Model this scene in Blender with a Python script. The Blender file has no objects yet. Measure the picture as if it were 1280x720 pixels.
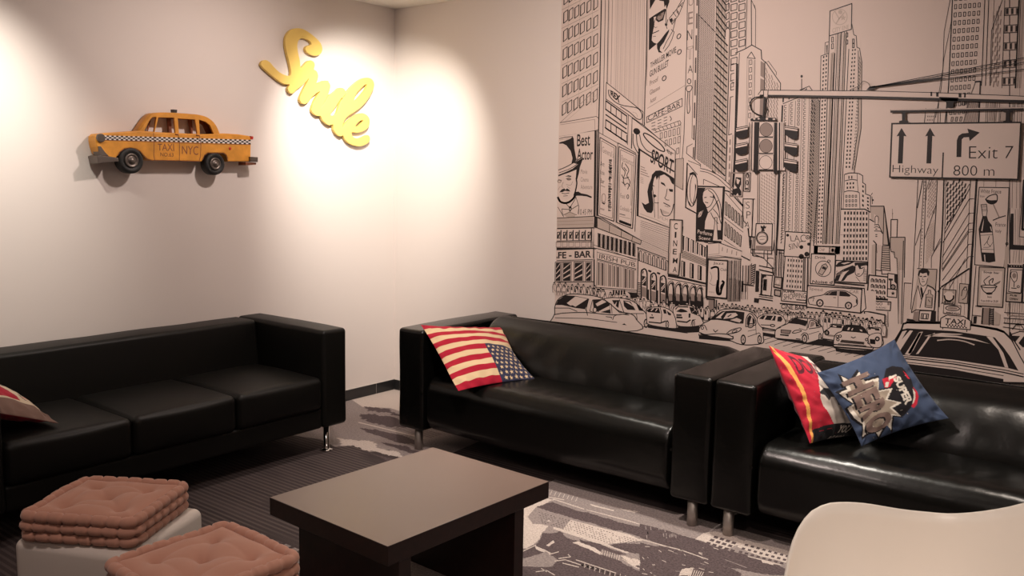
import bpy, bmesh, math, random
import numpy as np
from mathutils import Vector, Matrix, noise

S = bpy.context.scene
COL = S.collection
PI = math.pi

# ------------------------------------------------------------------ camera
CAM = Vector((4.3862, -4.3058, 1.492)); YAW, PITCH, ROLL, FPX = 37.8976, 7.1199, 1.0058, 1105.95
def _cam_axes():
    y, p, r = map(math.radians, (YAW, PITCH, ROLL))
    fwd = Vector((-math.sin(y)*math.cos(p), math.cos(y)*math.cos(p), -math.sin(p)))
    right = Vector((math.cos(y), math.sin(y), 0)); up = right.cross(fwd)
    return right*math.cos(r)+up*math.sin(r), -right*math.sin(r)+up*math.cos(r), fwd
RT, UP, FW = _cam_axes()
cd = bpy.data.cameras.new('camera'); cam = bpy.data.objects.new('camera', cd); COL.objects.link(cam)
M = Matrix((RT, UP, -FW)).transposed().to_4x4(); M.translation = CAM; cam.matrix_world = M
cd.sensor_width = 36; cd.lens = 36*FPX/1280; cd.clip_start = 0.05
S.camera = cam

# ------------------------------------------------------------------ light and exposure
S.view_settings.view_transform = 'Standard'; S.view_settings.look = 'None'
S.view_settings.exposure = 0.0; S.view_settings.gamma = 1.0; S.view_settings.use_curve_mapping = False
W = bpy.data.worlds.new('world'); S.world = W; W.use_nodes = True
W.node_tree.nodes['Background'].inputs[0].default_value = (1.0, .80, .68, 1)
W.node_tree.nodes['Background'].inputs[1].default_value = 0.05
def spot(name, loc, target, watts, deg, blend, col, radius=.04):
    l = bpy.data.lights.new(name, 'SPOT'); l.energy = watts; l.spot_size = math.radians(deg); l.spot_blend = blend
    l.color = col; l.shadow_soft_size = radius
    o = bpy.data.objects.new(name, l); COL.objects.link(o); o.location = loc
    o.rotation_euler = (Vector(target)-Vector(loc)).to_track_quat('-Z', 'Y').to_euler()
    return o
WARM = (1.0, .86, .74); PINK = (1.0, .83, .755); WHITE = (1.0, .925, .82)
spot('ceiling_spot_corner', (.95, -.95, 2.52), (.10, -.28, 1.58), 175, 78, 1, WHITE)
spot('ceiling_spot_left', (.85, -2.75, 2.52), (0, -2.78, 1.55), 115, 76, 1, WHITE)
spot('ceiling_spot_taxi', (1.35, -1.35, 2.55), (.0, -1.62, 1.2), 66, 120, 1, PINK, .05)
spot('ceiling_spot_mural', (2.4, -2.1, 2.55), (2.1, 0, .95), 190, 120, 1, PINK, .06)
spot('ceiling_spot_rug', (2.8, -.90, 2.55), (2.75, -1.45, 0), 175, 80, .9, WHITE, .05)
spot('ceiling_spot_sofa', (3.8, -.9, 2.55), (3.8, -1.2, 0), 70, 90, .9, WARM, .05)
spot('ceiling_spot_flag', (1.5, -.85, 2.55), (1.7, -1.1, 0), 45, 70, .9, WHITE, .05)
spot('fill_spot_chair', (4.4, -3.3, 2.55), (4.0, -2.3, .5), 85, 80, .9, WARM, .05)  # added fill lamp in front of the chair, brightens its near side
spot('fill_spot_room', (2.4, -3.6, 2.55), (2.2, -3.2, 0), 50, 150, 1, PINK, .1)  # added unseen fill lamp, stands in for the room's ambient light
spot('fill_spot_rear', (5.2, -4.6, 2.55), (5.0, -4.2, 0), 100, 150, 1, PINK, .1)  # added unseen fill beside the camera, lifts the whole room

# ------------------------------------------------------------------ helpers
def ray(u, v): return FW + RT*((u-640)/FPX) - UP*((v-360)/FPX)
def on(ax, val, u, v):
    d = ray(u, v); t = (val-CAM[ax])/d[ax]; return CAM + d*t
def lin(c): return tuple(((x/255)/12.92 if x/255 <= .04045 else ((x/255+.055)/1.055)**2.4) for x in c)
def mat(name, rgb, rough=.5, metal=0, spec=.5, bump=None, var=None, coat=0, sheen=0, attr=None):
    m = bpy.data.materials.new(name); m.use_nodes = True; nt = m.node_tree; b = nt.nodes['Principled BSDF']
    b.inputs['Base Color'].default_value = (*rgb, 1); b.inputs['Roughness'].default_value = rough
    b.inputs['Metallic'].default_value = metal; b.inputs['Specular IOR Level'].default_value = spec
    b.inputs['Coat Weight'].default_value = coat; b.inputs['Sheen Weight'].default_value = sheen
    tc = nt.nodes.new('ShaderNodeTexCoord')
    if attr:
        a = nt.nodes.new('ShaderNodeAttribute'); a.attribute_name = attr
        nt.links.new(a.outputs['Color'], b.inputs['Base Color'])
    if var:
        sc, amt = var
        n = nt.nodes.new('ShaderNodeTexNoise'); n.inputs['Scale'].default_value = sc; n.inputs['Detail'].default_value = 5
        nt.links.new(tc.outputs['Object'], n.inputs['Vector'])
        r = nt.nodes.new('ShaderNodeValToRGB'); r.color_ramp.elements[0].position = .3; r.color_ramp.elements[1].position = .7
        r.color_ramp.elements[0].color = (*[c*(1-amt) for c in rgb], 1); r.color_ramp.elements[1].color = (*[min(1, c*(1+amt)) for c in rgb], 1)
        nt.links.new(n.outputs['Fac'], r.inputs['Fac']); nt.links.new(r.outputs['Color'], b.inputs['Base Color'])
    if bump:
        prev = None
        for sc, st, dist in bump:
            n = nt.nodes.new('ShaderNodeTexNoise'); n.inputs['Scale'].default_value = sc; n.inputs['Detail'].default_value = 3
            nt.links.new(tc.outputs['Object'], n.inputs['Vector'])
            bp = nt.nodes.new('ShaderNodeBump'); bp.inputs['Strength'].default_value = st; bp.inputs['Distance'].default_value = dist
            nt.links.new(n.outputs['Fac'], bp.inputs['Height'])
            if prev: nt.links.new(prev.outputs[0], bp.inputs['Normal'])
            prev = bp
        nt.links.new(prev.outputs[0], b.inputs['Normal'])
    return m

def mesh_obj(name, verts, faces, mats, parent=None, smooth=True, midx=None):
    me = bpy.data.meshes.new(name); me.from_pydata([tuple(v) for v in verts], [], faces)
    for m in (mats if isinstance(mats, (list, tuple)) else [mats]): me.materials.append(m)
    if smooth: me.polygons.foreach_set('use_smooth', [True]*len(me.polygons))
    if midx is not None: me.polygons.foreach_set('material_index', midx)
    me.update()
    o = bpy.data.objects.new(name, me); COL.objects.link(o)
    if parent: o.parent = parent
    return o
def bm_obj(name, bm, mats, parent=None, smooth=False, angle=None):
    me = bpy.data.meshes.new(name); bm.normal_update(); bm.to_mesh(me); bm.free()
    for m in (mats if isinstance(mats, (list, tuple)) else [mats]): me.materials.append(m)
    if smooth: me.polygons.foreach_set('use_smooth', [True]*len(me.polygons))
    o = bpy.data.objects.new(name, me); COL.objects.link(o)
    if parent: o.parent = parent
    return o
def empty(name, loc, rz=0):
    o = bpy.data.objects.new(name, None); COL.objects.link(o); o.location = loc; o.rotation_euler = (0, 0, rz)
    o.empty_display_size = .1
    return o
def tag(o, label=None, cat=None, group=None, kind=None):
    if label: o['label'] = label
    if cat: o['category'] = cat
    if group: o['group'] = group
    if kind: o['kind'] = kind
    return o
def box_bm(bm, x0, x1, y0, y1, z0, z1, bev=0, seg=2, mi=0):
    vs = [bm.verts.new(p) for p in ((x0,y0,z0),(x1,y0,z0),(x1,y1,z0),(x0,y1,z0),(x0,y0,z1),(x1,y0,z1),(x1,y1,z1),(x0,y1,z1))]
    fs = [bm.faces.new([vs[i] for i in f]) for f in ((0,3,2,1),(4,5,6,7),(0,1,5,4),(1,2,6,5),(2,3,7,6),(3,0,4,7))]
    for f in fs: f.material_index = mi
    if bev:
        es = list({e for f in fs for e in f.edges})
        r = bmesh.ops.bevel(bm, geom=es, offset=bev, segments=seg, affect='EDGES', profile=.5, material=-1)
        for f in r['faces']: f.smooth = True
def box(name, x0, x1, y0, y1, z0, z1, m, parent=None, bev=0, seg=2):
    bm = bmesh.new(); box_bm(bm, x0, x1, y0, y1, z0, z1, bev, seg); return bm_obj(name, bm, m, parent)
def cyl_bm(bm, c, r, h, axis='z', n=32, r2=None, bev=0, mi=0):
    rot = {'z': Matrix(), 'x': Matrix.Rotation(PI/2, 4, 'Y'), 'y': Matrix.Rotation(-PI/2, 4, 'X')}[axis]
    g = bmesh.ops.create_cone(bm, cap_ends=True, segments=n, radius1=r, radius2=r if r2 is None else r2, depth=h, matrix=Matrix.Translation(c) @ rot)
    fs = {f for v in g['verts'] for f in v.link_faces}
    for f in fs:
        f.material_index = mi
        if len(f.verts) == 4: f.smooth = True
    if bev:
        es = [e for e in {e for v in g['verts'] for e in v.link_edges} if any(len(f.verts) > 4 for f in e.link_faces)]
        bmesh.ops.bevel(bm, geom=es, offset=bev, segments=2, affect='EDGES', profile=.5)
def lathe_bm(bm, prof, mtx=Matrix(), n=32, mi=0):
    rings = []
    for r, z in prof:
        rings.append([bm.verts.new(mtx @ Vector((r*math.cos(2*PI*i/n), r*math.sin(2*PI*i/n), z))) for i in range(n)])
    for a, b in zip(rings, rings[1:]):
        for i in range(n):
            f = bm.faces.new((a[i], a[(i+1) % n], b[(i+1) % n], b[i])); f.smooth = True; f.material_index = mi
    for rg, fl in ((rings[0], True), (rings[-1], False)):
        f = bm.faces.new(rg[::-1] if fl else rg); f.material_index = mi

def axis_pts(lo, hi, r, n):
    k = 6
    e = [r*(1-math.cos(PI/2*i/k)) for i in range(k+1)]     # not arc length exact but dense at the edge
    e = [r*math.tan(PI/4*i/k) if False else r*i/k for i in range(k+1)]
    mid = [lo+r+(hi-lo-2*r)*i/n for i in range(1, n)]
    return [lo+x for x in e]+mid+[hi-x for x in reversed(e)]
def rbox(name, x0, x1, y0, y1, z0, z1, r, mats, parent=None, n=(10, 10, 10), bulge=(0, 0, 0), warp=None, wob=0, wsc=6, seed=0, flat_bottom=False):
    """upholstered box: every face a grid, edges rounded, faces bulged, optional warp(p)->p"""
    rr = r if isinstance(r, (tuple, list)) else (r, r, r)
    A = [axis_pts(a, b, q, m) for a, b, q, m in ((x0, x1, rr[0], n[0]), (y0, y1, rr[1], n[1]), (z0, z1, rr[2], n[2]))]
    lo = (x0, y0, z0); hi = (x1, y1, z1)
    verts = {}; vl = []; faces = []
    def vid(i, j, k):
        key = (i, j, k)
        if key in verts: return verts[key]
        p = [A[0][i], A[1][j], A[2][k]]
        u = [(2*(p[t]-lo[t])/(hi[t]-lo[t])-1) for t in range(3)]
        c = [min(max(p[t], lo[t]+rr[t]), hi[t]-rr[t]) for t in range(3)]
        d = [(p[t]-c[t])/rr[t] for t in range(3)]
        L = math.sqrt(sum(q*q for q in d)); m_ = max(abs(q) for q in d)
        q = [c[t]+d[t]*rr[t]/L*(1 if m_ >= .999 else 1) for t in range(3)] if L > 1e-9 else p
        for t in range(3):
            o1, o2 = (t+1) % 3, (t+2) % 3
            if bulge[t] and abs(u[t]) > .5:
                q[t] += math.copysign(bulge[t]*(1-u[o1]**2)*(1-u[o2]**2)*((abs(u[t])-.5)*2), u[t])
        v = Vector(q)
        if wob:
            nv = noise.noise_vector(v*wsc+Vector((seed, seed*2.3, 0)))
            v += nv*wob
        if warp: v = warp(v)
        vl.append(v); verts[key] = len(vl)-1
        return verts[key]
    N = [len(a)-1 for a in A]
    for k, kk in ((0, 0), (N[2], 1)):
        for i in range(N[0]):
            for j in range(N[1]):
                f = [vid(i, j, k), vid(i+1, j, k), vid(i+1, j+1, k), vid(i, j+1, k)]; faces.append(f if kk else f[::-1])
    for j, jj in ((0, 1), (N[1], 0)):
        for i in range(N[0]):
            for k in range(N[2]):
                f = [vid(i, j, k), vid(i+1, j, k), vid(i+1, j, k+1), vid(i, j, k+1)]; faces.append(f if jj else f[::-1])
    for i, ii in ((0, 0), (N[0], 1)):
        for j in range(N[1]):
            for k in range(N[2]):
                f = [vid(i, j, k), vid(i, j+1, k), vid(i, j+1, k+1), vid(i, j, k+1)]; faces.append(f if ii else f[::-1])
    return mesh_obj(name, vl, faces, mats, parent)
def curve_shape(name, loops, depth, bevel, mats, to3d, parent=None, res=3):
    """filled 2-D outline (loops: outer + holes) -> plate with bevelled rim; to3d maps (a,b,h) to the scene"""
    cu = bpy.data.curves.new('tmp', 'CURVE'); cu.dimensions = '2D'; cu.fill_mode = 'BOTH'
    cu.extrude = depth/2-bevel; cu.bevel_depth = bevel; cu.bevel_resolution = res; cu.offset = -bevel
    for lp in loops:
        sp = cu.splines.new('POLY'); sp.points.add(len(lp)-1); sp.use_cyclic_u = True
        for i, p in enumerate(lp): sp.points[i].co = (p[0], p[1], 0, 1)
    t = bpy.data.objects.new('tmp', cu); COL.objects.link(t)
    bpy.context.view_layer.update()
    me = bpy.data.meshes.new_from_object(t.evaluated_get(bpy.context.evaluated_depsgraph_get()))
    vs = [to3d(v.co.x, v.co.y, v.co.z) for v in me.vertices]; fs = [list(p.vertices) for p in me.polygons]
    bpy.data.objects.remove(t); bpy.data.curves.remove(cu); bpy.data.meshes.remove(me)
    bm = bmesh.new(); bv = [bm.verts.new(v) for v in vs]
    for f in fs:
        try: bm.faces.new([bv[i] for i in f])
        except ValueError: pass
    bmesh.ops.remove_doubles(bm, verts=bm.verts, dist=1e-5); bmesh.ops.recalc_face_normals(bm, faces=bm.faces)
    return bm_obj(name, bm, mats, parent)
def smooth_loop(pts, n=6):
    """closed Catmull-Rom through the traced points"""
    out = []; m = len(pts)
    for i in range(m):
        p0, p1, p2, p3 = (Vector(pts[(i+k-1) % m]) for k in range(4))
        for j in range(n):
            t = j/n
            out.append(tuple(.5*((2*p1)+(p2-p0)*t+(2*p0-5*p1+4*p2-p3)*t*t+(3*p1-p0-3*p2+p3)*t**3)))
    return out
def smooth_line(pts, n=6):
    out = []; P = [Vector(p) for p in pts]; P = [2*P[0]-P[1]]+P+[2*P[-1]-P[-2]]
    for i in range(1, len(P)-2):
        p0, p1, p2, p3 = P[i-1:i+3]
        for j in range(n):
            t = j/n
            out.append(tuple(.5*((2*p1)+(p2-p0)*t+(2*p0-5*p1+4*p2-p3)*t*t+(3*p1-p0-3*p2+p3)*t**3)))
    out.append(tuple(pts[-1])); return out

_glyph = {}
def glyphs(body, bold=0.0, shear=0.0):
    """triangles of a line of text, normalised to the unit square"""
    k = (body, bold, shear)
    if k in _glyph: return _glyph[k]
    cu = bpy.data.curves.new('tmp', 'FONT'); cu.body = body; cu.offset = bold; cu.shear = shear; cu.resolution_u = 4; cu.fill_mode = 'BOTH'
    t = bpy.data.objects.new('tmp', cu); COL.objects.link(t); bpy.context.view_layer.update()
    me = bpy.data.meshes.new_from_object(t.evaluated_get(bpy.context.evaluated_depsgraph_get()))
    me.calc_loop_triangles()
    co = [(v.co.x, v.co.y) for v in me.vertices]; tr = [tuple(q.vertices) for q in me.loop_triangles]
    bpy.data.objects.remove(t); bpy.data.curves.remove(cu); bpy.data.meshes.remove(me)
    x0, x1 = min(c[0] for c in co), max(c[0] for c in co); y0, y1 = min(c[1] for c in co), max(c[1] for c in co)
    co = [((c[0]-x0)/(x1-x0), (c[1]-y0)/(y1-y0)) for c in co]
    _glyph[k] = (co, tr, (x1-x0)/(y1-y0)); return _glyph[k]

def to_px(q):
    d = Vector(q)-CAM; return (640+FPX*d.dot(RT)/d.dot(FW), 360-FPX*d.dot(UP)/d.dot(FW))
def print_map(quad, ox, oy, sc):
    """where a point traced in a crop falls on a flat cushion print (u, v in -1..1)"""
    uv = [(-1, -1), (1, -1), (1, 1), (-1, 1)]; A = []; B = []
    for q, (u, v) in zip(quad, uv):
        x, y = to_px(q); A += [[x, y, 1, 0, 0, 0, -u*x, -u*y], [0, 0, 0, x, y, 1, -v*x, -v*y]]; B += [u, v]
    h = np.linalg.solve(np.array(A), np.array(B))
    def f(p):
        x, y = ox+p[0]/sc, oy+p[1]/sc; w_ = h[6]*x+h[7]*y+1
        return ((h[0]*x+h[1]*y+h[2])/w_, (h[3]*x+h[4]*y+h[5])/w_)
    return f

class Drawing:
    """flat printed shapes on a real surface: place(u, v, lift) gives the surface point"""
    def __init__(s, place, step=3e-5): s.place = place; s.step = step; s.L = 0; s.v = []; s.f = []; s.m = []; s.frame(0, 0, 1)
    def frame(s, ox, oy, sc): s.ox, s.oy, s.sc = ox, oy, sc
    def up(s, n=1): s.L += n
    def P(s, p): return (s.ox+p[0]/s.sc, s.oy+p[1]/s.sc)
    def _add(s, pts, m, lift=None):
        b = len(s.v); h = s.step*(s.L if lift is None else lift)
        for p in pts: s.v.append(s.place(p[0], p[1], h))
        s.f.append(list(range(b, b+len(pts)))); s.m.append(m)
    def poly(s, pts, m): s._add([s.P(p) for p in pts], m)
    def line(s, pts, w=.9, m=1, closed=False):
        q = [s.P(p) for p in pts]
        if closed: q = q+[q[0]]
        for a, b in zip(q, q[1:]):
            dx, dy = b[0]-a[0], b[1]-a[1]; L = math.hypot(dx, dy)
            if L < 1e-6: continue
            w_ = w*1.14; nx, ny = -dy/L*w_/2, dx/L*w_/2; ex, ey = dx/L*w*.25, dy/L*w*.25
            s._add([(a[0]-ex+nx, a[1]-ey+ny), (a[0]-ex-nx, a[1]-ey-ny), (b[0]+ex-nx, b[1]+ey-ny), (b[0]+ex+nx, b[1]+ey+ny)], m)
    def shape(s, pts, fill=0, w=.9, m=1, closed=True):
        """filled outline: fill first, its ink line one layer above"""
        s.up(); s.poly(pts, fill); s.up(); s.line(pts, w, m, closed)
    def curve(s, pts, w=.9, m=1, n=5): s.line(smooth_line(pts, n), w, m)
    def blob(s, pts, m=1, n=4): s.poly(smooth_loop(pts, n), m)
    def sblob(s, pts, fill=0, w=.8, m=1, n=4): s.shape(smooth_loop(pts, n), fill, w, m)
    def ell(s, cx, cy, rx, ry, m=1, rot=0, n=18, w=None):
        c, d = math.cos(rot), math.sin(rot)
        pts = [(cx+rx*math.cos(t)*c-ry*math.sin(t)*d, cy+rx*math.cos(t)*d+ry*math.sin(t)*c) for t in (2*PI*i/n for i in range(n))]
        if w: s.line(pts, w, m, True)
        else: s.poly(pts, m)
    @staticmethod
    def bil(q, a, b):
        """quad q = TL, TR, BR, BL"""
        return ((q[0][0]*(1-a)+q[1][0]*a)*(1-b)+(q[3][0]*(1-a)+q[2][0]*a)*b, (q[0][1]*(1-a)+q[1][1]*a)*(1-b)+(q[3][1]*(1-a)+q[2][1]*a)*b)
    def cells(s, q, nx, ny, fx=.6, fy=.6, m=1, w=None, skip=None):
        for j in range(ny):
            for i in range(nx):
                if skip and skip(i, j): continue
                a0, a1 = (i+.5-fx/2)/nx, (i+.5+fx/2)/nx; b0, b1 = (j+.5-fy/2)/ny, (j+.5+fy/2)/ny
                pts = [s.bil(q, a0, b0), s.bil(q, a1, b0), s.bil(q, a1, b1), s.bil(q, a0, b1)]
                if w: s.line(pts, w, m, True)
                else: s.poly(pts, m)
    def rows(s, q, n, w=.7, m=1, ends=False):
        for j in range(0 if ends else 1, n+1 if ends else n): s.line([s.bil(q, 0, j/n), s.bil(q, 1, j/n)], w, m)
    def cols(s, q, n, w=.7, m=1, ends=False):
        for j in range(0 if ends else 1, n+1 if ends else n): s.line([s.bil(q, j/n, 0), s.bil(q, j/n, 1)], w, m)
    def text(s, body, q, m=1, bold=0.0, shear=0.0):
        co, tr, _ = glyphs(body, bold, shear)
        P = [s.P(s.bil(q, a, 1-b)) for a, b in co]
        for t in tr: s._add([P[i] for i in t], m)
    def tbox(s, body, x0, y0, x1, y1, m=1, bold=0.0): s.text(body, [(x0, y0), (x1, y0), (x1, y1), (x0, y1)], m, bold)
    def build(s, name, mats, parent=None): return mesh_obj(name, s.v, s.f, mats, parent, smooth=False, midx=s.m)

# ------------------------------------------------------------------ materials
PAINT = mat('wall_paint', (.74, .675, .635), .75, spec=.25, bump=[(220, .06, .002)])
CEIL = mat('ceiling_paint', (.80, .76, .70), .85)
PAPER = mat('mural_paper', (.655, .545, .49), .62, spec=.3)
INK = mat('mural_ink', (.016, .012, .012), .5, spec=.3)
GREY = mat('mural_grey', (.27, .21, .185), .6, spec=.3)
LIGHTGREY = mat('mural_light_grey', (.47, .385, .335), .6, spec=.3)
LEATHER = mat('black_leather', (.0026, .0026, .0022), .27, spec=.30, bump=[(7, .2, .006), (45, .25, .0024), (380, .12, .0006)])
LEATHER2 = mat('matte_black_leather', (.0045, .0043, .0036), .46, spec=.24, bump=[(500, .12, .0006)])
CHROME = mat('brushed_metal', (.42, .38, .35), .5, 1)
POLISHED = mat('polished_chrome', (.8, .78, .75), .12, 1)
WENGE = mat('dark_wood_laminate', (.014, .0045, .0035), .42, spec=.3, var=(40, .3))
WENGE_SHEEN = mat('table_top_sheen_laminate', (.140, .090, .070), .33, spec=.6, bump=[(300, .05, .0005)])  # same dark wood, base colour lightened for the wall light the top reflects
TILE = mat('black_skirting_tile', (.018, .018, .019), .28)
GROUT = mat('grout', (.5, .46, .42), .9)
YELLOW = mat('yellow_lacquer', (.80, .56, .15), .42, spec=.4)
FLOCK = mat('white_plastic', (.72, .64, .58), .42, spec=.4)
SHELL = mat('shell_plastic', (.86, .79, .72), .38, spec=.5)
PADCOT = mat('pink_cotton', (.50, .255, .185), .9, spec=.15, sheen=.25, bump=[(900, .25, .0006)])

# ------------------------------------------------------------------ room shell
RH = 2.593; XR, YF = 6.2, -6.2
w = box('wall_left', -.12, 0, YF, .12, -.02, RH, PAINT); tag(w, kind='structure')
w = box('wall_back', 0, XR, 0, .12, -.02, RH, PAINT); tag(w, kind='structure')
w = box('wall_right', XR, XR+.12, YF, .12, -.02, RH, PAINT); tag(w, kind='structure')
w = box('wall_front', -.12, XR+.12, YF-.12, YF, -.02, RH, PAINT); tag(w, kind='structure')
w = box('ceiling', -.12, XR+.12, YF-.12, .12, RH, RH+.1, CEIL); tag(w, kind='structure')
def skirting(name, along, x0, x1, y0, y1, first):
    bm = bmesh.new()
    g = .004; h = .072
    a0, a1 = (x0, x1) if along == 'x' else (y0, y1)
    if along == 'x': box_bm(bm, x0, x1, y0+.003, y1, .001, h+.002, mi=1)
    else: box_bm(bm, x0, x1-.003, y0, y1, .001, h+.002, mi=1)
    t = a0
    edges = [a0]; k = first
    while k < a1: edges.append(k); k += .33
    edges.append(a1)
    for p, q in zip(edges, edges[1:]):
        if q-p < .01: continue
        if along == 'x': box_bm(bm, p+g/2, q-g/2, y0, y1, .001, h, bev=.0015)
        else: box_bm(bm, x0, x1, p+g/2, q-g/2, .001, h, bev=.0015)
    tag(bm_obj(name, bm, [TILE, GROUT]), kind='structure')
skirting('baseboard_left', 'y', 0, .010, YF, -.0105, YF+(-.179-YF) % .33)
skirting('baseboard_back', 'x', 0, XR, -.010, 0, .33)

# ------------------------------------------------------------------ sofas
def leg_round(parent, x, y, h, r=.0225, foot=False, m=None):
    bm = bmesh.new()
    if foot: lathe_bm(bm, [(.030, 0), (.033, .002), (.033, .005), (.018, .009), (.016, .012), (.016, h)], Matrix.Translation((x, y, 0)), 28)
    else: lathe_bm(bm, [(r-.002, 0), (r, .002), (r, h)], Matrix.Translation((x, y, 0)), 28)
    return bm_obj('leg', bm, m or CHROME, parent)
def klippan(x0, label, seed):
    """two-seat block sofa; local origin = front-left foot of the footprint"""
    Wd, aw, h, zb, D = 1.851, .183, .672, .117, .84
    t = empty('leather_sofa', (x0, -.9322, 0)); tag(t, label, 'sofa', None)
    for i, a in enumerate((0, Wd-aw)):
        rbox('armrest', a+.001, a+aw-.001, 0, D, zb, h, .02, LEATHER, t, (6, 16, 12), (.0015, .004, .006), wob=.0025, wsc=7, seed=seed+i)
    def wrinkle(v):
        # gathered leather creases running back from the rounded front edge
        if v.z > .3 and .06 < v.y < .5:
            k = math.exp(-((v.y-.16)/.13)**2)
            v.z += .0022*k*math.sin(v.x*62+5*noise.noise(Vector((v.x*3, v.y*6, seed))))*(.4+abs(noise.noise(Vector((v.x*2.5, 0, seed)))))
        return v
    rbox('seat', aw+.002, Wd-aw-.002, .012, D-.20, zb+.004, .422, (.03, .085, .085), LEATHER, t, (90, 26, 12), (0, .006, .018), warp=wrinkle, wob=.003, wsc=5, seed=seed+3)
    def lean(v):
        k = min(1, max(0, (v.z-.30)/.38))
        if v.y < D-.22:
            v.y += .17*k*k
            if v.z > h-.12: v.z -= max(0, v.y-(D-.19))*.30
            v.y += .003*math.sin(v.x*34+6*noise.noise(Vector((v.x*2, v.z*3, seed))))*k*(1-k)*3
        elif v.z > h-.12: v.z -= max(0, v.y-(D-.19))*.30
        return v
    rbox('backrest', aw+.004, Wd-aw-.004, D-.47, D+.035, .30, h+.018, (.05, .085, .075), LEATHER, t, (60, 8, 20), (0, .03, .006), warp=lean, wob=.0016, wsc=5, seed=seed+5)
    for x, y in ((.115 if x0 < 2 else .072, .047), (Wd-.087, .047), (.09, D-.08), (Wd-.09, D-.08)):
        leg_round(t, x, y, zb+.01)
    for sx in (aw-.004, Wd-aw+.004):
        bm = bmesh.new(); cyl_bm(bm, (sx, .004, .33), .006, .006, 'y', 14); bm_obj('button', bm, LEATHER, t)
    return t
klippan(.978, 'black leather two-seat sofa in the room corner with the flag cushion on it', 1)
klippan(2.8375, 'black leather sofa at right under the mural with two printed cushions on it', 20)

def three_seater():
    x0, x1, y1, h, zb = .044, .800, -1.140, .675, .149
    aw, n, sw = .165, 3, .527
    y0 = y1-2*aw-n*sw
    t = empty('three_seat_sofa', (x0, y0, 0)); tag(t, 'long matte black three-seat sofa against the left wall below the yellow taxi', 'sofa')
    X, Y = x1-x0, y1-y0
    for a in (0, Y-aw):
        rbox('armrest', 0, X, a, a+aw, zb, h, .022, LEATHER2, t, (12, 4, 10), (.003, .003, .006), wob=.0015, seed=a)
    rbox('backrest', .001, .19, aw+.001, Y-aw-.001, zb+.02, h-.003, .022, LEATHER2, t, (4, 40, 12), (.01, 0, .004), wob=.003, wsc=4,
         warp=lambda v: Vector((v.x+(.05*(1-(v.z-.15)/.52) if v.x > .1 else 0), v.y, v.z)))
    rbox('frame', .02, X-.012, aw-.001, Y-aw+.001, zb, .255, .014, LEATHER2, t, (6, 20, 3), wob=.001)
    for i in range(n):
        a = aw+i*sw
        rbox('seat_cushion', .19, X+.004, a+.002, a+sw-.002, .252, .428, .032, LEATHER2, t, (14, 14, 5), (.012, .006, .02), wob=.003, wsc=4, seed=i*7+2)
    for x, y in ((X-.075, Y-.085), (X-.075, .085), (.09, .085), (.09, Y-.085)):
        leg_round(t, x, y, zb+.01, foot=True, m=POLISHED)
three_seater()

# ------------------------------------------------------------------ coffee table
def table():
    th, tt = .4068, .062; rot = math.radians(-2.3372)
    t = empty('coffee_table', (2.0165, -1.7618, 0), rot); tag(t, 'low dark brown wooden coffee table with slab legs in the middle of the room', 'table')
    tw, tl = .594, .772
    box('tabletop', 0, tw, -tl, 0, th-tt, th, [WENGE, WENGE_SHEEN], t, bev=.0015, seg=1)
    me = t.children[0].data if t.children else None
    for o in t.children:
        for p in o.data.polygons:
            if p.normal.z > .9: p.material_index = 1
    box('leg', .085, tw-.012, -tl+.055, -tl+.105, 0, th-tt, WENGE, t, bev=.0012, seg=1)
    box('leg', .045, tw-.012, -.175, -.125, 0, th-tt, WENGE, t, bev=.0012, seg=1)
bpy.context.view_layer.update()
table()

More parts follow.
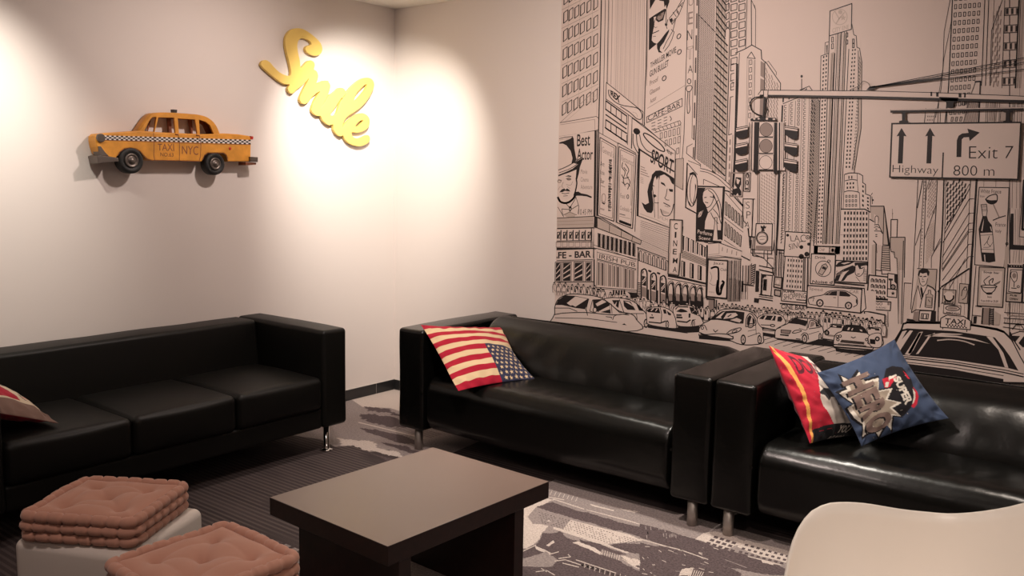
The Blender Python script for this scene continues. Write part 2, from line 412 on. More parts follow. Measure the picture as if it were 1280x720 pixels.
# ------------------------------------------------------------------ cube stools with mattress pads
def stool(cx, cy, rot, label, top=.36, size=.42):
    t = empty('cube_stool', (cx, cy, 0), rot); tag(t, label, 'stool')
    a = size/2
    rbox('body', -a, a, -a, a, 0.004, top, .028, FLOCK, t, (8, 8, 8), (.004, .004, .003))
    bm = bmesh.new(); box_bm(bm, -a+.04, a-.04, -a+.04, a-.04, 0, .012, bev=.003); bm_obj('foot_plate', bm, TILE, t)
    return t
def pad(cx, cy, z, rot, label, sx=.365, sy=.39, th=.092, seed=0):
    """tufted mattress cushion: top field with stitched dimples, three stacked corded rolls round the side"""
    t = empty('mattress_cushion', (cx, cy, z), rot); tag(t, label, 'cushion')
    a, b = sx/2, sy/2; nr = 3; rr = th/nr/2
    # field (top and bottom)
    n = 70; V = []; F = []
    tuft = [(i*.5*a*1.0, j*.5*b*1.0) for i in (-1, 0, 1) for j in (-1, 0, 1)] if False else [(-.46*a, -.46*b), (.46*a, -.46*b), (-.46*a, .46*b), (.46*a, .46*b), (0, 0)]
    ia, ib = a-.020, b-.020
    for side in (1, -1):
        base = len(V)
        for i in range(n+1):
            for j in range(n+1):
                x = -ia+2*ia*i/n; y = -ib+2*ib*j/n
                e = min(ia-abs(x), ib-abs(y))
                zz = th-rr*1.7 + .038*(1-math.exp(-e/.022))
                for tx, ty in tuft:
                    d = math.hypot(x-tx, y-ty); zz -= .026*math.exp(-(d/.024)) + .006*math.exp(-(d/.06)**2)
                # soft folds linking neighbouring tufts
                for p, q in ((0, 4), (1, 4), (2, 4), (3, 4), (0, 1), (1, 3), (3, 2), (2, 0)):
                    P0, P1 = Vector(tuft[p]), Vector(tuft[q]); dd = P1-P0; s_ = max(0, min(1, (Vector((x, y))-P0).dot(dd)/dd.length_squared))
                    d = (Vector((x, y))-(P0+dd*s_)).length; zz -= .005*math.exp(-(d/.012))
                zz += .003*noise.noise(Vector((x*16, y*16, seed)))
                if side < 0: zz = max(.0, .004)
                V.append((x, y, zz if side > 0 else zz))
        for i in range(n):
            for j in range(n):
                q = [base+i*(n+1)+j, base+(i+1)*(n+1)+j, base+(i+1)*(n+1)+j+1, base+i*(n+1)+j+1]; F.append(q if side > 0 else q[::-1])
    mesh_obj('tufted_cover', V, F, PADCOT, t)
    # rolls: closed rounded-square tubes pinched by the vertical stitches
    for k in range(nr):
        zc = rr+k*2*rr; R0 = rr*(1.16 if k == nr-1 else 1.05)
        path = []; cr = .026; m = 20; L = []
        def corner(cx_, cy_, a0):
            for i in range(7):
                an = a0+PI/2*i/6; path.append((cx_+cr*math.cos(an), cy_+cr*math.sin(an)))
        def side(p, q, m=44):
            for i in range(1, m): path.append((p[0]+(q[0]-p[0])*i/m, p[1]+(q[1]-p[1])*i/m))
        A_, B_ = a-R0, b-R0
        corner(A_-cr, B_-cr, 0); side((A_-cr, B_), (-A_+cr, B_)); corner(-A_+cr, B_-cr, PI/2); side((-A_, B_-cr), (-A_, -B_+cr))
        corner(-A_+cr, -B_+cr, PI); side((-A_+cr, -B_), (A_-cr, -B_)); corner(A_-cr, -B_+cr, 1.5*PI); side((A_, -B_+cr), (A_, B_-cr))
        V = []; F = []; N = len(path); s_ = 0; seg = 14
        for i, p in enumerate(path):
            pr, nx_ = Vector(path[i-1]), Vector(path[(i+1) % N]); tg = (nx_-pr).normalized(); nm = Vector((tg.y, -tg.x))
            s_ += (Vector(p)-pr).length if i else 0
            ph = (s_+.01*math.sin(seed+k)) % .046/.046; pinch = 1-.42*math.exp(-(min(ph, 1-ph)/.09)**2)
            wb = noise.noise(Vector((p[0]*9, p[1]*9, seed+k*3)))*.006
            for j in range(seg):
                an = 2*PI*j/seg; rad = R0*pinch
                q = Vector(p)+nm*(rad*math.cos(an)+wb); V.append((q.x, q.y, max(0.0, zc+rad*math.sin(an)+wb*.5)))
        for i in range(N):
            for j in range(seg):
                F.append([i*seg+j, i*seg+(j+1) % seg, ((i+1) % N)*seg+(j+1) % seg, ((i+1) % N)*seg+j])
        mesh_obj('corded_roll', V, F, PADCOT, t)
    return t
stool(1.69, -2.925, math.radians(24), 'white plastic cube stool under the pink cushion at the left photo edge', .36, .405)
pad(1.695, -2.94, .3645, math.radians(31), 'pink tufted mattress cushion on the farther white stool, at the left edge of the photo', .395, .365)
stool(2.37, -3.03, math.radians(0), 'white cube stool hidden beneath the nearer pink cushion', .385, .36)
pad(2.375, -3.035, .3895, math.radians(-1), 'pink tufted mattress cushion nearest the camera, cut off by the bottom edge of the photo', .37, .385, seed=9)

# ------------------------------------------------------------------ throw cushions
class Raster:
    """print design of a cushion, rasterised to a grid of colours (linear rgb)"""
    def __init__(s, n, base, to_uv): s.n = n; s.a = np.tile(np.array(base, float), (n, n, 1)); s.to = to_uv
    def tri(s, p, c):
        P = [((u+1)/2*(s.n-1), (v+1)/2*(s.n-1)) for u, v in p]
        x0 = max(0, int(min(q[0] for q in P))); x1 = min(s.n-1, int(max(q[0] for q in P))+1)
        y0 = max(0, int(min(q[1] for q in P))); y1 = min(s.n-1, int(max(q[1] for q in P))+1)
        if x1 < x0 or y1 < y0: return
        X, Y = np.meshgrid(np.arange(x0, x1+1), np.arange(y0, y1+1))
        def e(a, b): return (b[0]-a[0])*(Y-a[1])-(b[1]-a[1])*(X-a[0])
        A, B, C_ = e(P[0], P[1]), e(P[1], P[2]), e(P[2], P[0])
        m = ((A >= 0) & (B >= 0) & (C_ >= 0)) | ((A <= 0) & (B <= 0) & (C_ <= 0))
        s.a[y0:y1+1, x0:x1+1][m] = c
    def poly(s, pts, c):
        from mathutils.geometry import tessellate_polygon
        uv = [s.to(p) for p in pts]
        for t in tessellate_polygon([[Vector((a, b, 0)) for a, b in uv]]): s.tri([uv[i] for i in t], c)
    def line(s, pts, w, c):
        for a, b in zip(pts, pts[1:]):
            dx, dy = b[0]-a[0], b[1]-a[1]; L = math.hypot(dx, dy) or 1; nx, ny = -dy/L*w/2, dx/L*w/2
            s.poly([(a[0]+nx, a[1]+ny), (a[0]-nx, a[1]-ny), (b[0]-nx, b[1]-ny), (b[0]+nx, b[1]+ny)], c)
    def text(s, body, q, c, bold=.02):
        co, tr, _ = glyphs(body, bold)
        P = [s.to(Drawing.bil(q, a, 1-b)) for a, b in co]
        for t in tr: s.tri([P[i] for i in t], c)
def pillow(name, quad, T, ras, back, label, n=170, pinch=.05, sag=None, seed=0, thick_pow=.72, backras=None):
    """quad = BL, BR, TR, TL corners in the room; front face towards (BR-BL)x(TL-BL)"""
    q = [Vector(p) for p in quad]; cen = sum(q, Vector())/4
    nrm = (q[1]-q[0]).cross(q[3]-q[0]).normalized()
    base = min(p.z for p in q)
    t = Vector((cen.x, cen.y, base))
    V = []; C_ = []
    def pos(u, v, side):
        uu = u*(1-pinch*(1-v*v)); vv = v*(1-pinch*(1-u*u))
        a, b = (uu+1)/2, (vv+1)/2
        p = (q[0]*(1-a)+q[1]*a)*(1-b)+(q[3]*(1-a)+q[2]*a)*b
        h = T*max(0, (1-u**2)*(1-v**2))**thick_pow
        # puckers at the seam and soft folds
        e = 1-max(abs(u), abs(v))
        h *= 1+.10*noise.noise(Vector((u*2.2, v*2.2, seed)))
        tcoord = v if abs(u) > abs(v) else u
        h += .0055*math.exp(-(e/.22)**2)*math.sin(tcoord*19+seed+2.5*noise.noise(Vector((u*3, v*3, seed))))*min(1, e*10)
        h += .005*noise.noise(Vector((u*4.5+v*2, v*4.5, seed+9)))*min(1, e*8)
        p = p+nrm*h*side
        if sag: p = sag(p, u, v, side)
        return p-t
    idx = {}; F = []
    for side in (1, -1):
        for i in range(n+1):
            for j in range(n+1):
                edge = i in (0, n) or j in (0, n)
                if edge and (i, j) in idx: idx[(i, j, side)] = idx[(i, j)]; continue
                # cosine spacing: denser near seams
                u = -math.cos(PI*i/n)*.5+(-1+2*i/n)*.5; v = -math.cos(PI*j/n)*.5+(-1+2*j/n)*.5
                idx[(i, j, side)] = len(V)
                if edge: idx[(i, j)] = len(V)
                V.append(pos(u, v, side))
                rs = ras if side > 0 else backras
                if rs is not None:
                    X = min(rs.n-1, max(0, int(round((u+1)/2*(rs.n-1))))); Y = min(rs.n-1, max(0, int(round((v+1)/2*(rs.n-1)))))
                    c = rs.a[Y, X]; C_.append((*c, 1))
                else: C_.append((*back, 1))
        for i in range(n):
            for j in range(n):
                f = [idx[(i, j, side)], idx[(i+1, j, side)], idx[(i+1, j+1, side)], idx[(i, j+1, side)]]
                F.append(f if side > 0 else f[::-1])
    o = mesh_obj(name, V, F, PRINT); o.location = t
    at = o.data.color_attributes.new('print', 'FLOAT_COLOR', 'POINT')
    at.data.foreach_set('color', np.array(C_, dtype=np.float32).ravel())
    tag(o, label, 'cushion')
    return o
PRINT = mat('printed_cotton', (1, 1, 1), .85, spec=.2, attr='print', sheen=.1, bump=[(14, .25, .01), (700, .25, .0007)])
RED, CREAM, NAVY = lin((168, 26, 50)), lin((218, 192, 152)), lin((52, 54, 78))
# flag cushion: u along the stripes, v towards the upper edge
r = Raster(420, CREAM, lambda p: p)
for k in range(7):
    v1 = 1-(2*k)*2/13; r.poly([(-1, v1), (1, v1), (1, v1-2/13), (-1, v1-2/13)], RED)
r.poly([(.14, -1), (1, -1), (1, .08), (.14, .08)], NAVY)
def star(rs, cx, cy, R_, c, ro=0):
    P = [(cx+(R_ if k % 2 == 0 else R_*.42)*math.cos(PI*k/5+ro), cy+(R_ if k % 2 == 0 else R_*.42)*math.sin(PI*k/5+ro)) for k in range(10)]
    rs.poly(P, c)
for j in range(8):
    for i in range(6): star(r, .21+i*.135+(.065 if j % 2 else 0), -.02-j*.13, .052, CREAM, .3)
def flagsag(p, u, v, s):
    k = max(0, u*.6-v)*max(0, -v)      # right bottom corner pushed into the seat
    return p+Vector((0, 0, -.0))+Vector((.01, .02, 0))*k
pillow('throw_cushion', [on(2, .418, 571, 489), on(2, .437, 661, 474), on(1, -.40, 628, 409), on(0, 1.115, 526, 406)], .065, r, lin((30, 30, 45)),
       'cushion with red and cream stripes and stars on navy, leaning in the corner sofa', sag=flagsag, seed=3, pinch=.05)

# red and white cushion; design drawn in a traced frame (576 x 720 crop at 4.8x, origin 950,420)
def affine(o_, ux, vx):
    ox, oy = o_; a, b = ux[0]-ox, ux[1]-oy; c, d = vx[0]-ox, vx[1]-oy; det = a*d-b*c
    def f(p):
        x, y = p[0]-ox, p[1]-oy
        return (2*(x*d-y*c)/det-1, 2*(a*y-b*x)/det-1)
    return f
RD, WH, BK, YL = lin((186, 38, 58)), lin((212, 200, 190)), lin((38, 38, 42)), lin((232, 165, 90))
Q2 = [(3.205, -.80, .440), (3.37, -.52, .445), (3.07, -.50, .735), (3.0, -.775, .815)]
r = Raster(420, WH, print_map(Q2, 950, 420, 4.8))
r.poly([(-60, -60), (240, 60), (243, 170), (238, 235), (250, 290), (285, 350), (335, 415), (388, 486), (330, 492), (272, 505), (290, 560), (325, 700), (100, 760), (-60, 300)], RD)
r.poly([(272, 505), (330, 490), (400, 486), (520, 492), (620, 520), (640, 640), (540, 700), (330, 690), (300, 600)], BK)
r.line([(50, 35), (112, 130), (160, 222), (205, 335), (257, 478), (297, 580), (335, 700)], 14, YL)
r.text("DON'T", [(122, 92), (300, 158), (312, 205), (150, 165)], lin((85, 32, 42)), .03); r.text("FEAR", [(322, 166), (425, 215), (432, 240), (335, 200)], lin((85, 60, 60)), .03)
r.text("YOU", [(440, 505), (518, 512), (528, 578), (455, 572)], WH, .03); r.text("AGAIN", [(428, 600), (530, 598), (530, 625), (435, 632)], WH, .02)
r.poly([(240, 262), (262, 250), (300, 256), (340, 278), (375, 305), (398, 345), (400, 318), (412, 335), (440, 372), (470, 415), (500, 450), (468, 430), (440, 408), (415, 372), (392, 345), (380, 360), (360, 352), (348, 330), (330, 305), (305, 300), (298, 322), (284, 305), (266, 285), (248, 276)], BK)
rn = random.Random(5)
for k in range(50):
    a, b = rn.uniform(80, 480), rn.uniform(100, 600); r.poly([(a, b), (a+4, b), (a+2, b+5)], lin((150, 90, 95)))
r.line([(300, 535), (395, 522)], 3, RD)
pillow('throw_cushion', Q2, .088, r, lin((120, 26, 42)),
       'red and white cushion with a dark wing print leaning on the right sofa armrest', seed=8)

# blue cushion: frame = 768 x 720 crop at 4.8x, origin (1020,420)
Lp, Bp, Tp_, Rp = on(1, -.72, 1021, 466), on(2, .447, 1077, 558), on(1, -.46, 1118, 424), on(1, -.575, 1186, 523)
BL_, DG, TP, WT = lin((60, 73, 98)), lin((28, 26, 30)), lin((122, 102, 95)), lin((210, 202, 190))
r = Raster(520, BL_, print_map([Lp, Bp, Rp, Tp_], 1020, 420, 4.8))
def warp_pillow(P): return P
# black cloud behind SUPER
r.poly([(385, 200), (430, 185), (500, 190), (525, 215), (560, 270), (575, 330), (560, 400), (545, 450), (500, 505), (440, 490), (400, 400), (365, 350), (350, 290)], DG)
r.poly([(350, 270), (380, 262), (440, 245), (455, 262), (420, 290), (395, 325), (365, 330)], RD)
r.poly([(395, 255), (455, 238), (450, 250), (400, 275), (385, 325), (366, 322), (372, 290), (396, 290)], WT)
r.poly([(565, 310), (590, 335), (600, 375), (590, 420), (560, 455), (545, 440), (572, 400), (578, 355)], RD)
r.poly([(560, 320), (578, 350), (575, 395), (552, 432), (566, 380)], WT)
r.poly([(505, 215), (530, 230), (548, 265), (530, 262)], RD)
# starburst
burst = [(150, 330), (120, 245), (175, 285), (215, 222), (245, 285), (330, 262), (325, 345), (415, 330), (385, 400), (480, 420), (420, 455), (485, 505), (425, 500), (440, 590), (395, 545), (370, 620), (320, 570), (270, 610), (255, 540), (200, 500), (160, 440), (190, 420), (110, 350)]
cx_ = sum(p[0] for p in burst)/len(burst); cy_ = sum(p[1] for p in burst)/len(burst)
r.poly([(cx_+(p[0]-cx_)*1.1, cy_+(p[1]-cy_)*1.1) for p in burst], DG)
r.poly(burst, WT); r.poly([(cx_+(p[0]-cx_)*.84, cy_+(p[1]-cy_)*.88) for p in burst], lin((158, 145, 130)))
# letters: baseline runs down to the right; each letter = TL, TR, BR, BL of its box in the crop
for ch, c, w_, h_ in (('H', (213, 296), 98, 160), ('E', (262, 383), 78, 145), ('R', (306, 455), 82, 150), ('O', (350, 535), 100, 160)):
    d = Vector((.42, .90)).normalized(); up_ = Vector((.88, -.42)).normalized(); c = Vector(c)
    for off, col in ((Vector((-7, 9)), DG), (Vector((0, 0)), TP)):
        k = c+off; r.text(ch, [tuple(k-d*w_/2+up_*h_/2), tuple(k+d*w_/2+up_*h_/2), tuple(k+d*w_/2-up_*h_/2), tuple(k-d*w_/2-up_*h_/2)], col, .05)
c = Vector((490, 340)); d = Vector((.46, .89)).normalized(); up_ = Vector((.89, -.42)).normalized()
r.text('SUPER', [tuple(c-d*94+up_*30), tuple(c+d*94+up_*30), tuple(c+d*94-up_*30), tuple(c-d*94-up_*30)], WT, .05)
rn = random.Random(4)
for k in range(70):
    a, b = rn.uniform(200, 560), rn.uniform(190, 640); r.poly([(a, b), (a+rn.uniform(2, 6), b+1), (a+2, b+rn.uniform(2, 4))], WT if k % 2 else DG)
pillow('throw_cushion', [Lp, Bp, Rp, Tp_], .055, r, BL_, 'blue cushion with HERO lettering standing on its corner on the right sofa', seed=14, pinch=.075)

# cushion at the left edge, on the long sofa
r = Raster(360, lin((205, 190, 165)), lambda p: p)
r.poly([(-1, -1), (1, -1), (1, -.62), (-1, -.62)], lin((125, 100, 90)))
r.poly([(-1, -.55), (.35, -.55), (.28, -.1), (-1, .1)], RED)
r.text('NEW YORK', [(-.9, .9), (.9, .9), (.9, .62), (-.9, .62)], lin((95, 85, 85)), .02) if False else None
for k in range(3): r.line([(.15, .15+k*.25), (.92, .12+k*.25)], .09, lin((100, 88, 88)))
r.line([(.5, -.42), (.92, -.42), (.95, -.12), (.55, -.1), (.5, -.42)], .07, lin((85, 75, 80)))
r.line([(.55, -.26), (.9, -.26)], .05, lin((200, 140, 125)))
bk = Raster(360, lin((170, 22, 50)), lambda p: p)
pillow('throw_cushion', [(.70, -2.98, .575), (.735, -2.645, .452), (.27, -2.655, .515), (.26, -2.98, .66)], .06, r, RED,
       'cream cushion with grey and red print at the left edge on the long sofa', seed=21, backras=bk)

# ------------------------------------------------------------------ moulded white armchair (shell on four legs)
def shell_chair():
    A0 = Vector((3.83, -2.195)); t = empty('shell_armchair', (A0.x+.17, A0.y-.10, 0), math.radians(218))
    # local frame: +x = front of the chair, z up
    tag(t, 'white moulded plastic armchair at the bottom right corner of the photo', 'chair')
    sz = .42; NA, NR = 96, 26
    def lerp(tab, a):
        def L(a):
            a = abs(a); a = 360-a if a > 180 else a
            for (x0, y0), (x1, y1) in zip(tab, tab[1:]):
                if x0 <= a <= x1: return y0+(y1-y0)*(a-x0)/(x1-x0)
            return tab[-1][1]
        return sum(L(a+k) for k in range(-12, 13, 2))/13
    HT = [(0, sz+.012), (30, sz+.015), (56, .69), (75, .70), (110, .672), (130, .68), (155, .80), (180, .82)]
    V = []; F = []
    def pt(i, k, off):
        an = 2*PI*i/NA; deg = abs(math.degrees(an)); deg = 360-deg if deg > 180 else deg
        n_ = 3.2; c, s_ = math.cos(an), math.sin(an)
        rr_ = (abs(c/.29)**n_+abs(s_/.305)**n_)**(-1/n_)
        H = lerp(HT, deg); q = k
        g = math.sin(PI/2*min(1, q*1.0))**.9
        zz = sz-.02+(H-sz+.02)*(max(0, (q-.30)/.70))**2.1
        flare = 1+.05*max(0, (H-sz)/.3)*q**3
        lean = -.06*max(0, (H-.68)/.13)*q**4
        x, y = rr_*g*c*flare*.97+lean, rr_*g*s_*flare
        return Vector((x, y, zz+off))
    for lay in (0, 1):
        for k in range(NR+1):
            for i in range(NA):
                p = pt(i, k/NR, 0)
                if lay:
                    # outer skin: shift inwards-normal approx
                    d = Vector((p.x, p.y, 0)); d = d.normalized() if d.length > 1e-6 else Vector()
                    kk = k/NR; p = p+d*.006*kk**1.5*(1 if kk < .999 else 1.0)-Vector((0, 0, .007*(1-kk**2)))
                V.append(p)
    def id_(l, k, i): return l*(NR+1)*NA+k*NA+i % NA
    for k in range(NR):
        for i in range(NA):
            F.append([id_(0, k, i), id_(0, k, i+1), id_(0, k+1, i+1), id_(0, k+1, i)][::1])
            F.append([id_(1, k, i), id_(1, k+1, i), id_(1, k+1, i+1), id_(1, k, i+1)])
    for i in range(NA): F.append([id_(0, NR, i), id_(0, NR, i+1), id_(1, NR, i+1), id_(1, NR, i)])
    mesh_obj('shell', V, F, SHELL, t)
    for sx, sy in ((1, 1), (1, -1), (-1, 1), (-1, -1)):
        bm = bmesh.new(); a = Vector((sx*.11, sy*.11, sz-.035)); b = Vector((sx*.22, sy*.21, 0)); d = (a-b)
        mt = Matrix.Translation(b) @ d.to_track_quat('Z', 'Y').to_matrix().to_4x4()
        lathe_bm(bm, [(.010, .003), (.012, .006), (.015, d.length*.6), (.014, d.length)], mt, 20); bm_obj('leg', bm, WENGE, t)
    box('mount_plate', -.12, .12, -.12, .12, sz-.045, sz-.026, TILE, t, bev=.003)
shell_chair()

# ------------------------------------------------------------------ yellow script sign
Z1 = lambda p: (320+p[0]/7.2, 30+p[1]/7.2)
Z2 = lambda p: (380+p[0]/6.55, 85+p[1]/6.55)
outer = [Z1(p) for p in [(48, 362), (62, 332), (97, 325), (132, 348), (165, 387), (210, 430), (258, 457), (308, 466), (319, 430), (306, 360), (286, 280), (270, 205), (268, 145), (283, 92), (318, 52), (370, 37), (430, 47), (490, 83), (545, 128), (586, 175), (600, 225), (586, 265), (550, 286), (510, 281), (465, 258), (447, 226), (460, 198), (500, 184), (492, 160), (460, 138), (415, 128), (385, 150), (375, 200), (385, 270), (399, 335), (405, 392), (432, 372), (460, 340), (490, 327), (520, 339), (533, 370), (525, 407), (547, 422), (562, 455), (560, 495), (545, 540), (580, 521), (620, 507), (660, 512)]]
outer += [Z2(p) for p in [(200, 107), (219, 140), (211, 190), (185, 250), (150, 318), (180, 268), (208, 222), (240, 205), (265, 183), (285, 165), (310, 161), (335, 174), (347, 205), (330, 238), (305, 252), (268, 310), (235, 352), (219, 384), (250, 388), (270, 372), (291, 310), (320, 240), (350, 202), (382, 162), (430, 118), (480, 87), (530, 79), (565, 99), (578, 140), (562, 190), (530, 250), (480, 310), (420, 357), (370, 388), (345, 412), (325, 450), (317, 486), (337, 460), (372, 424), (420, 390), (470, 369), (510, 380), (536, 410), (541, 450), (525, 490), (490, 516), (440, 530), (395, 527), (397, 552), (417, 571), (452, 576), (490, 562), (522, 548), (541, 565), (541, 597), (515, 622), (470, 640), (420, 637), (370, 615), (337, 582), (323, 553), (298, 560), (265, 537), (246, 505), (241, 462), (212, 469), (180, 452), (152, 422), (140, 392), (112, 392), (80, 372), (66, 340), (84, 280), (108, 232), (137, 190), (80, 226), (32, 283)]]
outer += [Z1(p) for p in [(430, 720), (405, 700), (400, 665), (430, 592), (482, 489), (430, 542), (370, 591), (330, 626), (300, 611), (290, 577), (306, 545), (258, 540), (200, 507), (140, 460), (85, 411), (55, 381)]]
h1 = [Z2(p) for p in [(414, 266), (424, 222), (460, 176), (500, 139), (519, 137), (507, 175), (467, 225), (432, 262)]]
h2 = [Z2(p) for p in [(424, 476), (440, 450), (470, 430), (489, 431), (472, 456), (442, 481)]]
# traced points are carried to the wall plane once, then the plate has its own size and thickness
def wallxy(p, X=.03): q = on(0, X, *p); return (q.y, q.z)
loops = [smooth_loop([wallxy(p) for p in l], 3) for l in (outer, h1, h2)]
sign = curve_shape('script_sign', loops, .022, .0015, YELLOW, lambda a, b, h: Vector((.017+h, a, b)))
tag(sign, 'yellow cut-out script sign reading Smile on the white wall near the corner', 'sign')

# ------------------------------------------------------------------ yellow taxi wall relief
TAXIY = mat('taxi_yellow_enamel', (.72, .315, .045), .45, spec=.4, var=(18, .16), bump=[(60, .12, .002)])
TAXIRUST = mat('taxi_brown_edge', (.22, .07, .03), .6, var=(40, .4))
RUBBER = mat('tyre_rubber', (.012, .012, .012), .6)
PEWTER = mat('pewter', (.17, .145, .13), .42, .8, bump=[(90, .3, .002)])
WHITEP = mat('white_enamel', (.78, .72, .68), .5)
BLACKP = mat('black_enamel', (.02, .016, .016), .5)
REDP = mat('red_lamp_glass', (.5, .03, .02), .3)
GLASSL = mat('headlamp_glass', (.20, .17, .15), .2, .6)
T = lambda p: (100+p[0]/5.333, 120+p[1]/5.333)
def taxi():
    X1 = .088
    c0 = on(0, 0, 217, 200); t = empty('taxi_wall_ornament', (0, c0.y, c0.z))
    tag(t, 'yellow metal checkered taxi relief hanging on the left wall', 'wall decoration')
    def loc(p, X=X1): q = on(0, X, *T(p)); return (q.y-c0.y, q.z-c0.z)
    body = [(104, 300), (104, 268), (122, 252), (200, 244), (300, 238), (400, 231), (490, 241), (640, 248), (790, 257), (900, 252), (960, 249), (1050, 254), (1130, 266), (1141, 280), (1140, 350), (1138, 437), (986, 437), (984, 412), (974, 392), (958, 380), (852, 379), (832, 394), (820, 418), (814, 437), (700, 433), (482, 431), (448, 420), (422, 396), (400, 368), (370, 352), (335, 346), (296, 352), (268, 372), (252, 398), (240, 414), (205, 410), (160, 402), (130, 385), (112, 340)]
    curve_shape('body', [[loc(p) for p in body]], .076, .006, TAXIY, lambda a, b, h: Vector((.05+h, a, b)), t)
    # cabin: outer side frame, inner frame towards the wall, roof skin between
    cab = [(398, 236), (432, 184), (468, 136), (500, 114), (560, 109), (640, 112), (740, 119), (800, 126), (850, 141), (890, 170), (916, 206), (935, 255), (790, 262), (640, 253), (490, 246)]
    wins = [[(432, 233), (466, 166), (484, 143), (512, 140), (496, 238)], [(502, 240), (527, 143), (630, 145), (638, 246)], [(664, 248), (656, 150), (770, 157), (785, 252)], [(803, 254), (797, 158), (840, 172), (870, 195), (895, 252)]]
    curve_shape('cabin_frame', [[loc(p) for p in cab]]+[[loc(p) for p in w_] for w_ in wins], .012, .002, TAXIY, lambda a, b, h: Vector((.078+h, a, b)), t)
    curve_shape('inner_frame', [[loc(p) for p in cab]]+[[loc(p) for p in w_] for w_ in wins], .006, .001, TAXIRUST, lambda a, b, h: Vector((.014+h, a, b)), t)
    top = [(398, 236), (432, 184), (468, 136), (500, 114), (560, 109), (640, 112), (740, 119), (800, 126), (850, 141), (890, 170), (916, 206), (935, 250)]
    V = []; F = []
    tp = smooth_line([loc(p) for p in top], 4)
    cen = Vector(loc((660, 240)))
    inn = [tuple(Vector(p)+(cen-Vector(p)).normalized()*.005) for p in tp]
    for ring in (tp, inn):
        for p in ring:
            for X in (.012, .082): V.append((X, p[0], p[1]))
    n = len(tp)
    for i in range(n-1):
        a = 2*i; b = 2*(n+i)
        F += [[a, a+1, a+3, a+2], [b, b+2, b+3, b+1], [a+1, b+1, b+3, a+3], [a, a+2, b+2, b]]
    mesh_obj('roof', V, F, TAXIY, t, smooth=True)
    # chequer stripe, doors and lettering: print lying on the body side
    def place(u, v, lift): q = on(0, X1+.0006, *T((u, v))); return (X1+.0006+lift, q.y-c0.y, q.z-c0.z)
    d = Drawing(place, 1e-4)
    def st(a, b):
        x = 162+a*(1138-162); yt = 262+a*(292-262)+6*math.sin(a*PI)*0; yb = 292+a*(322-292)
        return (x, yt+(yb-yt)*b)
    d.poly([st(0, 0), st(1, 0), st(1, 1), st(0, 1)], 0); d.up()
    nx = 62
    for i in range(nx):
        for j in range(3):
            if (i+j) % 2: d.poly([st(i/nx, j/3), st((i+1)/nx, j/3), st((i+1)/nx, (j+1)/3), st(i/nx, (j+1)/3)], 1)
    # separate units: widths below are in the 5.3x crop
    for ln in ([(490, 245), (494, 320), (492, 400), (500, 428)], [(655, 252), (664, 330), (662, 432)], [(795, 260), (806, 330), (803, 400), (795, 436)], [(492, 428), (660, 432), (796, 436)], [(160, 294), (490, 306), (800, 318), (1138, 324)],
               [(150, 372), (155, 395), (240, 414)], [(252, 398), (268, 372), (296, 352), (335, 346), (372, 352), (402, 370), (424, 396), (448, 420), (482, 431)], [(985, 430), (976, 394), (958, 381), (852, 380), (830, 397), (818, 425)]):
        d.line(ln, 3.2, 2)
    d.text('TAXI', [(518, 318), (626, 318), (628, 368), (518, 362)], 2); d.text('NO.63', [(536, 376), (624, 380), (622, 406), (536, 402)], 2)
    d.text('NYC', [(680, 332), (790, 336), (788, 394), (680, 386)], 2)
    d.build('side_marking', [WHITEP, BLACKP, TAXIRUST], t)
    def disc(name, p, r_, x0, x1, m, parent=t, bev=.004, n=40):
        q = loc(p, (x0+x1)/2); bm = bmesh.new(); cyl_bm(bm, ((x0+x1)/2, q[0], q[1]), r_, x1-x0, 'x', n, bev=bev); return bm_obj(name, bm, m, parent, smooth=False)
    for c, px_r in (((338, 430), 84), ((896, 452), 78)):
        r_ = px_r/5.333/1106*5.0*.93
        wq = loc(c, .08); bm = bmesh.new()
        mt = Matrix.Translation((.035, wq[0], wq[1])) @ Matrix.Rotation(PI/2, 4, 'Y')
        lathe_bm(bm, [(.004, .0), (r_*.9, 0), (r_, .006), (r_, .045), (r_*.93, .055), (r_*.72, .058), (r_*.62, .052), (.002, .050)], mt, 48)
        wh = bm_obj('wheel', bm, RUBBER, t)
        bm = bmesh.new(); lathe_bm(bm, [(r_*.56, .048), (r_*.56, .055), (r_*.44, .060), (r_*.40, .055), (r_*.26, .056), (r_*.20, .064), (.001, .066)], mt, 40)
        bm_obj('hub_cap', bm, PEWTER, wh)
    # bumpers, grille, lamps
    def hexa(name, quad, x0, x1, m, bev=.002):
        return curve_shape(name, [[loc(p, (x0+x1)/2) for p in quad]], x1-x0, bev, m, lambda a, b, h: Vector(((x0+x1)/2+h, a, b)), t)
    hexa('front_bumper', [(82, 402), (100, 396), (225, 412), (228, 436), (120, 446), (92, 450)], .02, .11, PEWTER)
    hexa('grille', [(100, 335), (118, 335), (150, 378), (172, 400), (110, 396)], .03, .092, PEWTER)
    hexa('rear_bumper', [(1106, 405), (1156, 408), (1156, 440), (1106, 436)], .02, .105, PEWTER)
    hexa('rear_bumper_mount', [(1080, 440), (1150, 444), (1150, 458), (1080, 462)], .02, .09, TAXIRUST)
    disc('headlamp', (130, 280), .021, .06, .100, GLASSL); disc('side_lamp', (1000, 350), .0075, .086, .093, REDP, bev=.002, n=20)
    hexa('tail_lamp', [(1128, 268), (1144, 270), (1142, 290), (1128, 288)], .06, .094, REDP, .001)
    hexa('roof_light', [(612, 90), (640, 92), (638, 112), (614, 112)], .04, .066, BLACKP, .001)
    # door handles
    for p in ((640, 262), (778, 268)): hexa('door_handle', [(p[0]-3, p[1]-10), (p[0]+16, p[1]-8), (p[0]+16, p[1]-3), (p[0]-3, p[1]-5)], X1, X1+.006, TAXIRUST, .001)
taxi()

